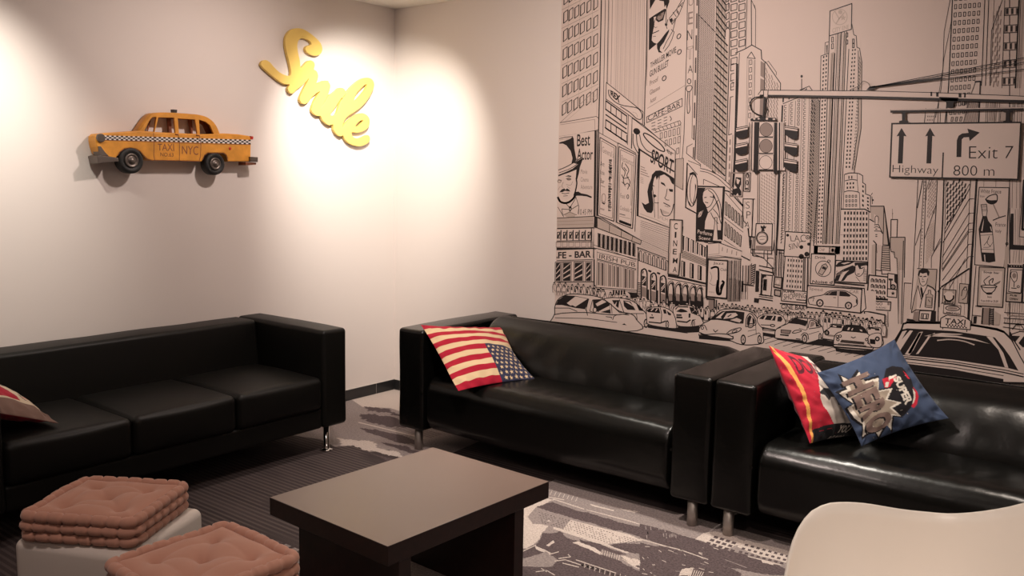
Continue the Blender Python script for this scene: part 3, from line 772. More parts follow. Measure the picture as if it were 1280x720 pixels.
# ------------------------------------------------------------------ city mural printed on the back wall
def mural_place(u, v, h):
    q = on(1, -.0012, u, v); return (min(q.x, 3.97), -.0012-h, min(q.z, RH-.002))
D = Drawing(mural_place, 2.5e-5)
xL = on(1, 0, 699, 150).x
D.v += [(xL, -.0010, .0), (3.97, -.0010, .0), (3.97, -.0010, RH-.001), (xL, -.0010, RH-.001)]; D.f.append([0, 1, 2, 3]); D.m.append(0)
D.v += [(xL, -.0001, .0), (xL, -.0001, RH-.001)]; D.f.append([0, 3, 5, 4]); D.m.append(0)
RN = random.Random(7)
P6 = 6.543
def hatch(q, n, slope, w=.5, m=1, frac=1.0):
    """parallel strokes across a quad, each drifting down by slope quad-heights"""
    for i in range(-int(n*abs(slope))-1, n+int(n*abs(slope))+1):
        b0 = (i+.5)/n; b1 = b0+slope
        a0, a1 = 0, 1
        if max(b0, b1) < 0 or min(b0, b1) > 1: continue
        if slope:
            for _ in range(1):
                t0 = (0-b0)/slope; t1 = (1-b0)/slope; lo, hi = min(t0, t1), max(t0, t1); a0 = max(0, lo); a1 = min(1, hi)
        if a1 > a0: D.line([D.bil(q, a0, b0+slope*a0), D.bil(q, a1, b0+slope*a1)], w, m)
def ticks(q, nx, ny, slope=.0, fx=.5, w=.6, m=1, stag=True):
    for j in range(ny):
        for i in range(nx):
            a = (i+.5)/nx; b = (j+(.5 if stag and i % 2 else .0)+.25)/ny
            D.line([D.bil(q, a-fx/2/nx, b), D.bil(q, a+fx/2/nx, min(1, b+slope/ny))], w, m)
def person(x, y, h, dark=False):
    """small standing figure in the crowd, feet at y"""
    s_ = h; f = 0
    D.up(); D.poly([(x-.16*s_, y), (x-.2*s_, y-.55*s_), (x-.13*s_, y-.8*s_), (x+.13*s_, y-.8*s_), (x+.2*s_, y-.55*s_), (x+.15*s_, y)], f)
    D.ell(x, y-.89*s_, .085*s_, .11*s_, f, n=10); D.up()
    D.line([(x-.16*s_, y), (x-.2*s_, y-.55*s_), (x-.13*s_, y-.8*s_), (x+.13*s_, y-.8*s_), (x+.2*s_, y-.55*s_), (x+.15*s_, y)], .45, 1)
    D.ell(x, y-.89*s_, .085*s_, .11*s_, 1, n=10, w=.4)
    k = RN.random()
    D.poly([(x-.09*s_, y-.9*s_), (x-.05*s_, y-1.02*s_), (x+.06*s_, y-1.02*s_), (x+.09*s_, y-.88*s_)], 1)
    if k < .35 or dark: D.poly([(x-.13*s_, y-.45*s_), (x-.11*s_, y-.75*s_), (x+.02*s_, y-.72*s_), (x+.03*s_, y-.4*s_)], 1)
    elif k < .6: D.poly([(x-.12*s_, y), (x-.13*s_, y-.4*s_), (x+.13*s_, y-.4*s_), (x+.1*s_, y), (x, y-.3*s_)], 2)
    else: D.line([(x-.05*s_, y-.78*s_), (x-.08*s_, y-.4*s_), (x+.05*s_, y-.1*s_)], .4, 1)
def crowd(x0, x1, y0, y1, h, n, back=1):
    D.frame(0, 0, 1)
    D.up(); D.poly([(x0, y0-h*.75), (x1, y1-h*.75), (x1, y1), (x0, y0)], back)
    for r_ in (0, 1):
        for i in range(n):
            a = (i+.5*r_+RN.uniform(-.2, .2))/n
            person(x0+(x1-x0)*a, y0+(y1-y0)*a-(1-r_)*h*.18, h*RN.uniform(.82, 1.02))
def wheel(x, y, rx, ry):
    D.up(); D.ell(x, y, rx, ry, 1); D.up(); D.ell(x, y, rx*.62, ry*.66, 0); D.up()
    for k in range(5):
        a = 2*PI*k/5+.3; D.line([(x, y), (x+rx*.55*math.cos(a), y+ry*.6*math.sin(a))], .35, 1)
    D.ell(x, y, rx*.18, ry*.2, 1, n=8)

# facade carrying on past the right-hand side of the view
D.frame(0, 0, 1); D.up()
for k in range(14): D.line([(1262+k*13, -60), (1262+k*12, 560)], .5 if k % 3 else 1.2, 2 if k % 3 else 1)
for r_ in range(13):
    for c_ in range(3): D.line([(1292+c_*34, -30+r_*36), (1312+c_*34, -28+r_*36), (1312+c_*34, -8+r_*36), (1292+c_*34, -10+r_*36)], .8, 1, True)
# ---------- far left tower with leaning windows
D.up(); D.frame(690, 0, P6)
for r_ in range(-1, 6):
    for c_, x in enumerate((97, 140, 188, 235, 288, 343)):
        y0 = 105+151*r_-(x-97)*.44; x = x-2.3*r_*(1-c_*.15)
        D.line([(x, y0), (x+32, y0-26), (x+30, y0+58), (x-2, y0+86)], .75, 1, True)
        D.line([(x, y0), (x-2, y0+86)], 1.0, 1)
    y = 232+151*(r_-1)
    if r_ < 6: D.line([(80, y), (380, y-150)], .4, 2)
for x in (135, 228, 332): D.line([(x, -40), (x-10, 860)], .35, 3)
D.line([(404, -10), (398, 300), (390, 720), (380, 1080)], 1.25, 1)
for x in (437, 463): D.line([(x, -10), (x-14, 720), (x-20, 1100 if x == 437 else 700)], .6, 1)
D.line([(495, -10), (482, 690)], .6, 2); D.line([(470, -10), (455, 680)], .4, 2)
for i in range(21):
    x = 522+i*11.8; D.line([(x, -10), (x-15, 740+(x-500)*.8)], .38, 2 if i % 3 else 3)
D.line([(778, -10), (770, 560), (762, 720), (755, 1025)], 1.2, 1); D.line([(790, -10), (775, 700)], .4, 2)
# base of the tower
D.frame(690, 100, P6); D.up()
D.line([(65, 350), (380, 60)], .5, 2); D.line([(110, 340), (368, 120), (365, 295)], .4, 3)
D.line([(65, 350), (362, 298), (380, 312)], .6, 1); D.line([(68, 366), (350, 322), (352, 405)], .45, 2)
D.line([(62, 462), (210, 440), (380, 408)], .6, 1)
# leaning oval sign
D.up(); D.poly([(445, 20), (745, 262), (752, 370), (445, 150)], 0); D.up()
D.line([(445, 20), (745, 262), (740, 365)], .8, 1); D.line([(445, 20), (440, 160)], .7, 1); D.line([(440, 155), (750, 372), (915, 515)], .8, 1)
D.curve([(462, 82), (470, 130), (520, 182), (580, 208), (640, 218), (700, 232), (734, 275), (728, 320), (690, 314), (640, 268), (560, 215)], .9, 1)
D.curve([(462, 82), (500, 95), (540, 130)], .5, 1)
D.text('REX', [(478, 82), (560, 130), (552, 190), (480, 125)], 1, .05); D.curve([(660, 262), (690, 275), (700, 305)], .35, 2)
for y in (0, 155):
    for dy, w_ in ((0, 1.4), (70, 1.4)): D.line([(440, 170+y+dy), (612, 295+y*.92+dy)], w_, 1)
    for k in range(5): x = 440+k*43; D.line([(x, 170+y+k*31), (x-2, 240+y+k*31)], .8, 1)
D.line([(440, 283), (608, 400)], 1.3, 1); D.line([(434, 388), (608, 508)], 1.3, 1)
D.line([(625, 290), (618, 530)], .6, 1); D.line([(655, 305), (648, 560)], .6, 1); D.line([(385, 430), (545, 520)], .6, 1)
# SPORT board
D.up(); D.poly([(655, 310), (1009, 580), (1009, 770), (650, 565)], 0); D.up()
D.line([(655, 310), (1009, 582), (1006, 770)], .8, 1); D.line([(655, 310), (652, 560)], .6, 1)
D.ell(693, 420, 30, 25, 1, .6); D.ell(835, 510, 112, 26, 1, .70, w=1.3, n=28)
for p in ([(663, 440), (668, 530), (725, 625), (800, 672)], [(690, 447), (702, 540), (760, 608), (830, 645)], [(717, 447), (732, 515), (775, 575), (835, 605)]): D.curve(p, .9, 1)

# ---------- thriller poster building
D.frame(800, 0, P6); D.up()
D.line([(62, -10), (56, 540), (45, 720), (38, 1000)], .5, 2)
D.line([(388, -10), (382, 400), (372, 720), (360, 1100), (345, 1300)], .7, 1)
D.poly([(80, -8), (130, -8), (105, 35), (80, 78)], 1)
D.poly([(150, -8), (240, -8), (240, 15), (218, 78), (212, 40), (200, 60), (195, 10), (160, 5)], 1)
D.poly([(75, 152), (135, 112), (200, 72), (215, 74), (207, 100), (190, 165), (150, 182), (130, 165), (132, 135), (112, 140), (118, 200), (100, 288), (96, 330), (112, 348), (138, 358), (72, 412)], 1)
D.poly([(138, 358), (165, 330), (212, 268), (240, 238), (236, 262), (196, 345), (165, 385), (162, 412), (185, 432), (152, 428), (140, 395)], 1)
D.up(); D.poly([(142, 135), (195, 95), (196, 115), (182, 152), (155, 168), (140, 155)], 2); D.poly([(150, 128), (180, 105), (170, 130)], 3)
D.curve([(128, 150), (112, 205), (125, 225), (140, 220)], .5); D.line([(104, 272), (130, 262), (155, 250)], .9); D.curve([(108, 300), (120, 296), (130, 298)], .5)
for p in ([(240, 150), (300, 75), (345, -5)], [(262, 200), (318, 120), (368, -5)], [(300, 75), (318, 120)], [(315, 60), (350, 20)], [(240, 150), (262, 200)], [(228, 160), (215, 215), (222, 235)], [(215, 80), (212, 200)], [(290, 165), (270, 250), (215, 345), (190, 400)], [(255, 240), (280, 262), (262, 320)], [(262, 320), (235, 375), (200, 420)], [(245, 165), (260, 182), (290, 150)], [(270, 100), (296, 135)], [(330, 38), (345, 60)]): D.line(p, .7, 1)
D.poly([(240, 160), (262, 145), (270, 165), (250, 185)], 1); D.poly([(300, 80), (318, 95), (314, 118), (298, 100)], 2); D.poly([(203, 190), (226, 200), (218, 215), (204, 208)], 1)
D.text('THRILLER MOVIE', [(85, 515), (295, 378), (297, 428), (83, 557)], 1, .01); D.text('GUN BULLET', [(80, 582), (235, 485), (232, 540), (79, 632)], 1, .01)
D.text('Proof', [(80, 662), (150, 622), (148, 662), (80, 704)], 2, .02)
for c_ in ((318, 297), (322, 425), (198, 640)): D.ell(*c_, 14, 22, 1, .5, w=.9, n=10)
D.frame(800, 100, P6); D.text('Glasses', [(80, 85), (165, 40), (163, 75), (80, 125)], 2, .02); D.text('Actor', [(82, 160), (135, 122), (134, 160), (82, 195)], 2, .02)
D.line([(60, 232), (367, 45)], .45, 2)
D.line([(55, 302), (345, 150), (345, 215), (55, 350)], .7, 1, True); D.text('CAFE-BAR', [(66, 292), (330, 168), (330, 215), (66, 338)], 1, 0)
for k in range(3):
    for j in range(3): D.line([(95+k*50, 355+j*25-k*22), (125+k*48, 345+j*25-k*22)], .7, 1)
D.line([(245, 295), (258, 318), (248, 335)], .8)
D.line([(105, 412), (325, 332), (335, 350), (328, 370), (120, 430)], .6, 1)
for k in range(7): D.line([(120+k*32, 408-k*11), (140+k*30, 428-k*9)], .6, 1)
for j, (x0, y0, n_) in enumerate(((165, 435, 5), (205, 495, 4), (300, 560, 1))):
    for k in range(n_): D.line([(x0+k*35, y0-k*10+(0)), (x0+18+k*35, y0-6-k*10), (x0+18+k*35, y0+40-k*8), (x0+k*35, y0+46-k*8)], .55, 1, True)
D.line([(335, 350), (325, 645)], .5, 2); D.poly([(292, 648), (356, 640), (352, 900), (286, 860)], 3); D.line([(292, 648), (356, 640), (352, 900), (286, 860)], .6, 1, True)
# vertical letter column
D.frame(800, 0, P6); D.up()
for ch, y0, y1, x0 in (('U', -18, 50, 398), ('E', 98, 203, 394), ('N', 245, 330, 388), ('T', 385, 482, 388), ('A', 535, 600, 392)):
    if ch == 'T':
        D.line([(388, 388), (432, 376), (432, 392), (416, 397), (413, 482), (402, 484), (404, 400), (388, 404)], .5, 2, True)
    else: D.text(ch, [(x0, y0+4), (x0+40, y0-6), (x0+38, y1-8), (x0-2, y1)], 1 if ch in 'NA' else 2, -.01 if ch != 'E' else .0)
D.ell(402, 665, 15, 20, 1, w=.8, n=14); D.line([(443, -5), (432, 720), (425, 1130), (437, 1135)], .55, 1)
for x, y0, y1 in ((466, -5, 45), (462, 110, 232), (457, 290, 412), (453, 472, 595), (449, 655, 780), (444, 840, 965), (440, 1025, 1145), (436, 1205, 1290)):
    D.poly([(x-4, y0), (x+5, y0), (x+3, y1), (x-6, y1)], 2); D.line([(x+5, y0), (x+3, y1)], .9, 1)
D.line([(482, -5), (472, 500), (464, 900), (450, 1300)], 1.1, 1)
D.frame(800, 100, P6); D.curve([(385, 48), (378, 75), (392, 95), (412, 90), (425, 66), (418, 46), (385, 48)], .8); D.curve([(392, 98), (386, 180), (388, 265), (400, 268), (408, 240), (404, 180), (406, 96)], .8)
D.line([(388, 545), (430, 522)], .6); D.line([(385, 545), (380, 600), (495, 690), (495, 720)], .7, 1)
# dotted tower + dark striped side
q = [(486, -6), (618, -6), (590, 1400), (500, 1400)]
D.frame(800, 0, P6); D.up()
q = [(488, -5), (616, -5), (596, 1395), (462, 1300)]; ticks(q, 12, 118, .55, .6, .55, 1); D.line([(628, -5), (612, 700), (592, 1400)], .7, 1); D.line([(478, 120), (615, 262)], .7, 1)
D.poly([(630, -5), (715, -5), (718, 240), (735, 240), (715, 720), (690, 1480), (592, 1400), (612, 700)], 0); D.up()
D.poly([(630, -5), (700, -5), (700, 300), (722, 440), (700, 1440), (592, 1395), (612, 700)], 3); D.up()
for k in range(28):
    y = -60+k*56; x0 = 628-(y/1400)*36; x1 = 722 if y > 230 else 700
    D.line([(x0, y), (x1-y/1400*30, y+98)], 1.5, 1)
    D.line([(x0, y+22), (x1-y/1400*30, y+120)], .4, 2)
for x in (645, 672, 698): D.line([(x, -5), (x-30, 1420)], .4, 1)
D.line([(698, 210), (735, 240), (722, 720), (700, 1500)], 1.0, 1); D.line([(700, 240), (698, 300)], .8)
# square window tower
D.up(); D.line([(722, -5), (735, 240)], .5)
for k in range(9):
    y = -48+k*73.5
    for x in (706, 744, 810):
        if x == 810 and k > 5: continue
        if x == 706 and k > 3: continue
        if x == 744 and k > 7: continue
        x2 = x+(24 if x == 706 else 50); D.line([(x, y+14), (x2, y), (x2-2, y+52), (x-1, y+66)], .8, 1, True); D.line([(x+6, y+20), (x+5, y+60)], .35, 2)
for k in range(3): y = 520+k*78; D.line([(770, y), (744, y+8), (742, y+62), (768, y+56)], .8, 1)
D.line([(876, -5), (864, 395)], .7); D.line([(910, -5), (912, 365)], .9); D.line([(935, 40), (946, 80), (944, 380)], .6); D.line([(910, -5), (946, 80)], .6)
# pointed tower (frame 920,0)
D.frame(920, 0, P6); D.up()
D.poly([(28, 430), (130, 368), (206, 410), (208, 1500), (-20, 1500), (12, 800)], 0); D.up()
D.line([(-5, 435), (75, 400), (130, 368), (206, 410), (210, 480)], 1.0, 1); D.line([(28, 432), (18, 720), (5, 1040)], .8, 1)
D.line([(92, 472), (126, 425), (158, 480), (92, 472)], .8, 1); D.line([(92, 472), (82, 1100)], .5, 2); D.line([(104, 485), (92, 1100)], .5, 2); D.line([(155, 490), (146, 1050)], .6, 1); D.line([(140, 495), (132, 1060)], .4, 2)
for k in range(8): y = 492+k*62; x = 122-k*1.2; D.line([(x-10, y), (x+8, y-3), (x+8, y+34), (x-10, y+38)], .6, 1, True)
D.line([(208, 480), (242, 512)], .9); D.poly([(202, 498), (236, 520), (232, 640), (200, 620)], 2); D.poly([(200, 640), (232, 655), (226, 1010), (192, 1005)], 2); D.line([(236, 515), (228, 1100)], .9)
D.line([(242, 505), (365, 682), (362, 780)], .9); D.line([(258, 505), (265, 500), (330, 590), (330, 612)], .6)
ticks([(240, 540), (352, 690), (340, 1090), (228, 980)], 5, 11, .6, .55, .9, 2, True)
# black mast
D.frame(800, 0, P6); D.up(); D.poly([(786, 518), (804, 522), (798, 900), (782, 1375), (762, 1600), (748, 1590), (766, 1300), (778, 900)], 1)
D.frame(800, 100, P6); D.line([(762, 135), (740, 140), (725, 450), (752, 440)], .8, 1); D.line([(735, 10), (765, 20), (765, 55), (740, 60)], .6, 1)
for k in range(9): y = 485+k*66; D.poly([(732-k*1.5, y), (744-k*1.5, y), (742-k*1.5, y+45), (730-k*1.5, y+45)], 2)
D.line([(715, 500), (700, 830)], .8); D.line([(760, 450), (745, 860)], .5)
# ---------- centre towers (frame 900,100)
D.frame(900, 100, P6); D.up()
D.poly([(515, 200), (690, 130), (735, 50), (755, 80), (760, 1330), (500, 1340)], 0); D.up()
D.line([(515, 195), (640, 142)], .8); D.line([(660, 80), (730, 50), (755, 85)], .8); D.poly([(690, 82), (710, 66), (712, 80)], 1)
D.line([(668, -8), (668, 70)], .9, 1); D.ell(668, -30, 10, 12, 1, n=10); D.line([(655, 82), (690, 70)], 1.2)
D.poly([(505, 205), (518, 208), (510, 400), (497, 400)], 1); D.poly([(512, 145), (524, 145), (522, 182), (510, 182)], 1); D.poly([(560, 145), (570, 145), (570, 160), (560, 160)], 1)
for x in (540, 592, 648, 698):
    y = 205-(x-540)*.42
    while y < 1290:
        xx = x-(y/1300)*28; s_ = 8
        if not (y > 350 and y < 690 and xx < 650): D.line([(xx+s_, y), (xx-s_, y+2), (xx-s_, y+20), (xx+s_, y+20)], .6, 1, x in (648,))
        y += 31.5
for x in (566, 618, 672, 732): D.line([(x, 205-(x-540)*.42), (x-30, 1290)], .5, 1)
# hatch face
D.poly([(745, 140), (818, 190), (795, 1290), (712, 1290)], 3); D.up(); hatch([(745, 85), (820, 190), (800, 1350), (705, 1290)], 62, .055, .5, 1)
ticks([(748, 150), (785, 190), (750, 1290), (712, 1290)], 2, 36, .35, .5, 1.0, 1); D.line([(752, 80), (822, 190)], .8); D.line([(818, 170), (812, 700), (765, 1360)], 1.0)
# ---------- skyscraper with roof sign (frame 880,0 x4.5)
D.frame(880, 0, 4.5); D.up()
tower = [(658, 315), (678, 305), (680, 240), (702, 232), (705, 202), (830, 165), (832, 135), (843, 196), (857, 202), (860, 266), (875, 272), (888, 350), (885, 720), (845, 960), (760, 960), (760, 1370), (632, 1375)]
D.poly(tower, 0); D.up()
D.line([(632, 1375), (645, 1000), (658, 315), (702, 300)], .8, 1); D.line([(680, 305), (682, 240), (702, 235)], .7); D.poly([(688, 255), (696, 252), (695, 300), (690, 300)], 1)
D.line([(832, 135), (843, 196), (857, 202), (860, 266), (875, 272), (888, 350), (884, 720), (845, 970)], .8, 1)
for a, b, w_, m_ in ((705, 668, 1.0, 1), (722, 676, .6, 2), (735, 686, 1.4, 1), (742, 694, .5, 2), (752, 704, .9, 1), (760, 712, .5, 1), (772, 722, 1.2, 1), (780, 733, .5, 2), (790, 742, .9, 1), (802, 752, .9, 1), (815, 760, .9, 1)):
    y0 = 200-(a-705)*.28 if a not in (735, 722, 815) else 300-(a-735)*.3
    D.line([(a, y0), (a-(a-b)*.5, (y0+1370)/2+20), (b, 1372)], w_, m_)
D.poly([(712, 300), (733, 290), (700, 1370), (672, 1370)], 3); D.poly([(764, 192), (771, 190), (722, 1370), (714, 1370)], 3); D.poly([(790, 186), (800, 184), (752, 1370), (744, 1370)], 3)
for c_ in ((718, 208), (718, 245)): D.line([(c_[0], c_[1]+2), (c_[0]+10, c_[1]), (c_[0]+10, c_[1]+28), (c_[0], c_[1]+30)], .8, 1, True)
for c_ in ((800, 185), (800, 225), (836, 220), (836, 245)): D.line([(c_[0], c_[1]), (c_[0]+9, c_[1]), (c_[0]+9, c_[1]+22), (c_[0], c_[1]+24)], 1.0, 1, True)
D.cells([(666, 312), (698, 302), (665, 1372), (635, 1372)], 2, 47, .5, .5, 1)
D.cells([(830, 272), (858, 268), (826, 950), (792, 950)], 2, 30, .5, .5, 1)
D.poly([(872, 300), (888, 355), (882, 720), (848, 960), (835, 960), (868, 720)], 3); D.up(); ticks([(872, 310), (886, 350), (846, 955), (836, 955)], 2, 34, .3, .5, .6, 1); D.line([(868, 285), (868, 720), (833, 955)], .8)
D.poly([(705, 62), (832, 20), (830, 165), (703, 202)], 0); D.up(); D.line([(709, 62), (832, 20), (829, 165), (705, 202)], 1.1, 1, True)
D.ell(764, 95, 44, 46, 3, n=24); D.up(); D.ell(764, 95, 40, 42, 0, n=24); D.up()
D.ell(767, 68, 12, 12, 3); star_pts = [(783+(18 if k % 2 == 0 else 8)*math.cos(PI*k/5-PI/2), 100+(18 if k % 2 == 0 else 8)*math.sin(PI*k/5-PI/2)) for k in range(10)]; D.poly(star_pts, 3)
D.line([(735, 62), (760, 105), (742, 135)], 1.1, 3); D.line([(760, 105), (790, 70)], 1.1, 3); D.text('CITY ENE', [(722, 160), (815, 138), (815, 162), (722, 186)], 3, .02)
# ---------- stepped round tower (frame 1020,200)
D.frame(1020, 200, P6); D.up()
D.poly([(205, 400), (225, 400), (230, 262), (238, 115), (345, 108), (382, 125), (382, 185), (405, 198), (405, 275), (446, 290), (446, 425), (475, 432), (478, 900), (195, 900)], 0); D.up()
D.curve([(235, 118), (280, 106), (345, 110), (382, 128)], 1.0); D.line([(382, 128), (382, 185), (405, 200), (405, 278), (446, 292), (446, 425)], .9, 1)
D.curve([(238, 170), (290, 160), (338, 165)], .9); D.line([(338, 110), (338, 168), (345, 260)], .6); D.curve([(228, 262), (270, 252), (330, 258), (355, 268)], .9); D.line([(355, 268), (360, 395)], .7); D.line([(232, 120), (228, 262), (222, 400)], .7)
D.line([(205, 402), (300, 402), (400, 402), (440, 425), (475, 432)], 1.3, 1); D.line([(205, 402), (205, 385)], 1.0)
D.cells([(258, 125), (305, 122), (305, 158), (258, 160)], 2, 1, .4, .7, 1); D.cells([(245, 176), (318, 172), (318, 240), (245, 245)], 3, 2, .5, .5, 1)
D.cells([(236, 280), (340, 278), (340, 388), (236, 390)], 4, 3, .45, .5, 1, w=.7); D.cells([(370, 190), (400, 205), (402, 400), (366, 380)], 1, 5, .4, .5, 1); D.cells([(410, 295), (440, 300), (440, 420), (410, 400)], 1, 4, .5, .5, 1)
D.cells([(226, 410), (428, 412), (424, 830), (214, 830)], 8, 9, .52, .55, 1)
for k in range(1, 4): D.line([(226+k*50, 408), (214+k*52, 830)], .45, 2)
D.line([(200, 612), (430, 606)], .5, 2); D.line([(432, 410), (430, 720), (424, 850)], .8); D.line([(455, 430), (452, 800)], .6, 2); D.line([(480, 440), (478, 600)], .6)
# buildings right of it
D.up(); D.poly([(446, 378), (555, 378), (605, 720), (600, 900), (470, 900), (450, 500)], 3); D.up()
D.line([(446, 378), (556, 378), (605, 720)], 1.1, 1); D.line([(556, 385), (548, 700)], .9); D.poly([(556, 380), (602, 710), (590, 710)], 1)
D.poly([(446, 485), (475, 495), (475, 440), (510, 470), (520, 520), (545, 600), (548, 900), (446, 900)], 0); D.up()
D.line([(440, 485), (475, 505)], 1.2); D.curve([(484, 520), (484, 470), (496, 458), (510, 470), (510, 520)], .8); D.line([(478, 530), (512, 528), (545, 600)], 1.0); D.line([(478, 580), (530, 582), (545, 602)], .9); D.curve([(476, 552), (500, 545), (518, 556)], .8)
for y in (565, 610, 625): D.line([(488, y), (500, y)], 1, 1)
D.line([(468, 660), (496, 690), (498, 760)], .9); D.line([(546, 692), (600, 695), (612, 712)], .8); D.line([(458, 300), (462, 360)], .7); D.ell(466, 328, 7, 8, 1, n=8); D.line([(462, 270), (452, 285)], .7)
D.line([(625, 400), (626, 482)], .5, 2); D.ell(627, 438, 4, 5, 1, n=6); D.line([(612, 625), (614, 487), (667, 487), (662, 628)], 1.0, 1)
D.poly([(608, 632), (728, 632), (720, 900), (600, 900)], 3); D.up(); D.line([(606, 900), (608, 632), (728, 632), (722, 960)], 1.0, 1)
# lower middle-right blocks (frame 1020,300 x4.8)
D.frame(1020, 300, 4.8); D.up()
D.poly([(395, 30), (440, 28), (450, 70), (478, 105), (495, 200), (500, 500), (380, 500)], 0); D.up()
D.line([(400, 35), (440, 30), (452, 70), (470, 72), (472, 105), (486, 110), (490, 195), (495, 500)], .9, 1)
q = [(398, 35), (440, 35), (446, 185), (390, 178)]; D.poly(q, 3); D.up(); D.rows(q, 11, .8); D.line(q, .9, 1, True)
D.line([(345, 5), (360, 20), (358, 215)], 1.1); D.poly([(335, 30), (358, 22), (356, 210), (332, 200)], 3); D.line([(360, 180), (395, 185), (395, 205), (440, 205)], 1.1)
for x in (365, 375, 385): D.line([(x, 30), (x-2, 170)], .45, 2)
D.line([(525, 5), (512, 505)], .9); D.line([(500, 130), (495, 505)], .5, 2); D.line([(530, 258), (572, 260)], 1.0); D.line([(530, 258), (520, 510)], .7)
ticks([(480, 40), (520, 10), (508, 500), (500, 500)], 3, 60, 0, .3, .4, 3); ticks([(535, 265), (568, 268), (560, 480), (526, 480)], 4, 30, 0, .3, .4, 3)
# parking-like block with arched windows
D.poly([(318, 210), (428, 222), (428, 300), (412, 500), (300, 500)], 0); D.up(); D.line([(305, 360), (318, 210), (428, 222)], 1.5, 1)
for j in range(4):
    for i in range(4):
        x, y = 338+i*23, 232+j*34+i*2; D.curve([(x-6, y+20), (x-6, y+5), (x, y), (x+7, y+6), (x+7, y+20)], 1.0); D.poly([(x+1, y+4), (x+7, y+8), (x+7, y+20), (x+1, y+20)], 1)
D.line([(305, 350), (430, 358)], 2.2, 1); D.poly([(300, 365), (448, 372), (444, 422), (296, 412)], 0); D.up(); D.line([(300, 363), (450, 372), (446, 424), (296, 412)], 1.2, 1, True)
D.text('GONGO', [(306, 368), (400, 374), (398, 392), (306, 386)], 1, .01); D.text('CANNON ROAD', [(306, 396), (420, 402), (420, 412), (306, 406)], 1, .01)
D.poly([(428, 372), (444, 374), (442, 392), (428, 390)], 2)
D.poly([(432, 200), (488, 205), (484, 346), (428, 340)], 0); D.up(); D.line([(432, 200), (488, 208), (484, 346), (428, 340)], 1.1, 1, True)
D.poly([(470, 210), (488, 205), (488, 270), (470, 250)], 1); D.text('T', [(436, 230), (462, 232), (460, 278), (436, 276)], 1, .06); D.ell(462, 282, 13, 13, 1, w=1.6, n=14); D.ell(462, 282, 5, 5, 1)
D.line([(430, 292), (484, 298)], 1.2); star2 = [(462+(14 if k % 2 == 0 else 6)*math.cos(PI*k/5-PI/2), 320+(14 if k % 2 == 0 else 6)*math.sin(PI*k/5-PI/2)) for k in range(10)]; D.poly(star2, 1)
D.line([(296, 412), (290, 440)], 1.3); D.line([(290, 425), (415, 450), (412, 510)], 1.6); D.poly([(415, 450), (432, 430), (432, 520), (412, 520)], 0); D.line([(432, 430), (432, 520)], .8); D.cells([(417, 455), (430, 450), (430, 510), (416, 510)], 1, 6, .5, .5, 1)
# ---------- right-hand towers (frame 1160,0)
D.frame(1160, 0, 6.542); D.up()
D.line([(182, -5), (132, 258), (122, 560), (90, 760), (80, 1000)], .6, 1); D.line([(190, 180), (130, 480), (108, 720), (62, 960)], .6, 1)
D.line([(200, -5), (185, 350), (168, 720), (140, 1000)], 1.2, 1)
for r_ in range(15):
    for c_ in range(6):
        x = 228-r_*3.0+c_*(39-r_*.35); y = -12+r_*66.5-c_*2.8+(0)
        if y > 700 and c_ > 4: continue
        D.line([(x-8, y-15), (x+10, y-17), (x+9, y+17), (x-9, y+18)], .75, 1, True)
for a, b, w_ in ((465, 437, .9), (497, 470, .9), (541, 512, .45)): D.line([(a, -5), (b, 700)], w_, 1)
D.line([(610, -5), (520, 250), (505, 700)], .7); D.line([(628, -5), (604, 720)], .7); D.line([(572, 110), (560, 700)], .4, 2)
for k in range(11):
    for j, x in enumerate((540, 562, 580, 600)):
        y = 150+k*72-j*38
        if 40 < y < 700: D.line([(x-k*3+3, y-22), (x-k*3-4, y+22)], 1.2, 2)
D.line([(745, -5), (715, 720)], 1.6, 1); D.line([(760, -5), (732, 720)], .6, 1)
for x in (775, 785): D.line([(x, -5), (x-28, 720)], .45, 2)
for k in range(5):
    y = 60+k*143; x = 630-k*6
    D.poly([(x, y+5), (x+108, y-2), (x+106, y+62), (x-2, y+68)], 2); D.up(); D.line([(x, y+5), (x+108, y-2), (x+106, y+62), (x-2, y+68)], .7, 1, True)
    for i in range(3): D.poly([(x+10+i*42, y+10), (x+28+i*40, y+8), (x+27+i*40, y+52), (x+9+i*42, y+54)], 1)
    D.poly([(x+32, y+8), (x+48, y+7), (x+47, y+60), (x+31, y+60)], 0); D.poly([(x+72, y+6), (x+88, y+5), (x+87, y+58), (x+71, y+58)], 0)
# between beam and sign (frame 1080,80 x4.5)
D.frame(1080, 80, 4.5); D.up()
D.line([(625, 100), (655, 98), (645, 330)], 1.6, 1); D.line([(628, 100), (600, 175), (560, 330)], .6)
for k in range(10): D.line([(560+k*9, 330), (590+k*7, 190)], .8, 2)
for x in (690, 700, 740, 765, 840, 850, 868, 890): D.line([(x, 180), (x-6, 330)], .55, 1)
for x in range(5): D.line([(715+x*9, 190+x*5), (705+x*9, 320)], .8, 2)
D.line([(348, 250), (340, 330)], .7); D.line([(405, 250), (392, 330)], .7); D.cells([(355, 285), (395, 285), (390, 325), (352, 325)], 4, 2, .4, .35, 1); D.line([(430, 250), (428, 330)], .6); D.line([(468, 190), (465, 330)], .9)
D.cells([(485, 298), (560, 296), (555, 322), (482, 324)], 3, 1, .4, .9, 1, w=.7); D.cells([(540, 205), (580, 203), (578, 230), (538, 232)], 2, 1, .4, .9, 1, w=.7)
D.poly([(770, 265), (800, 262), (798, 320), (765, 322)], 3); D.line([(770, 265), (800, 262), (798, 320), (765, 322)], .6, 1, True)
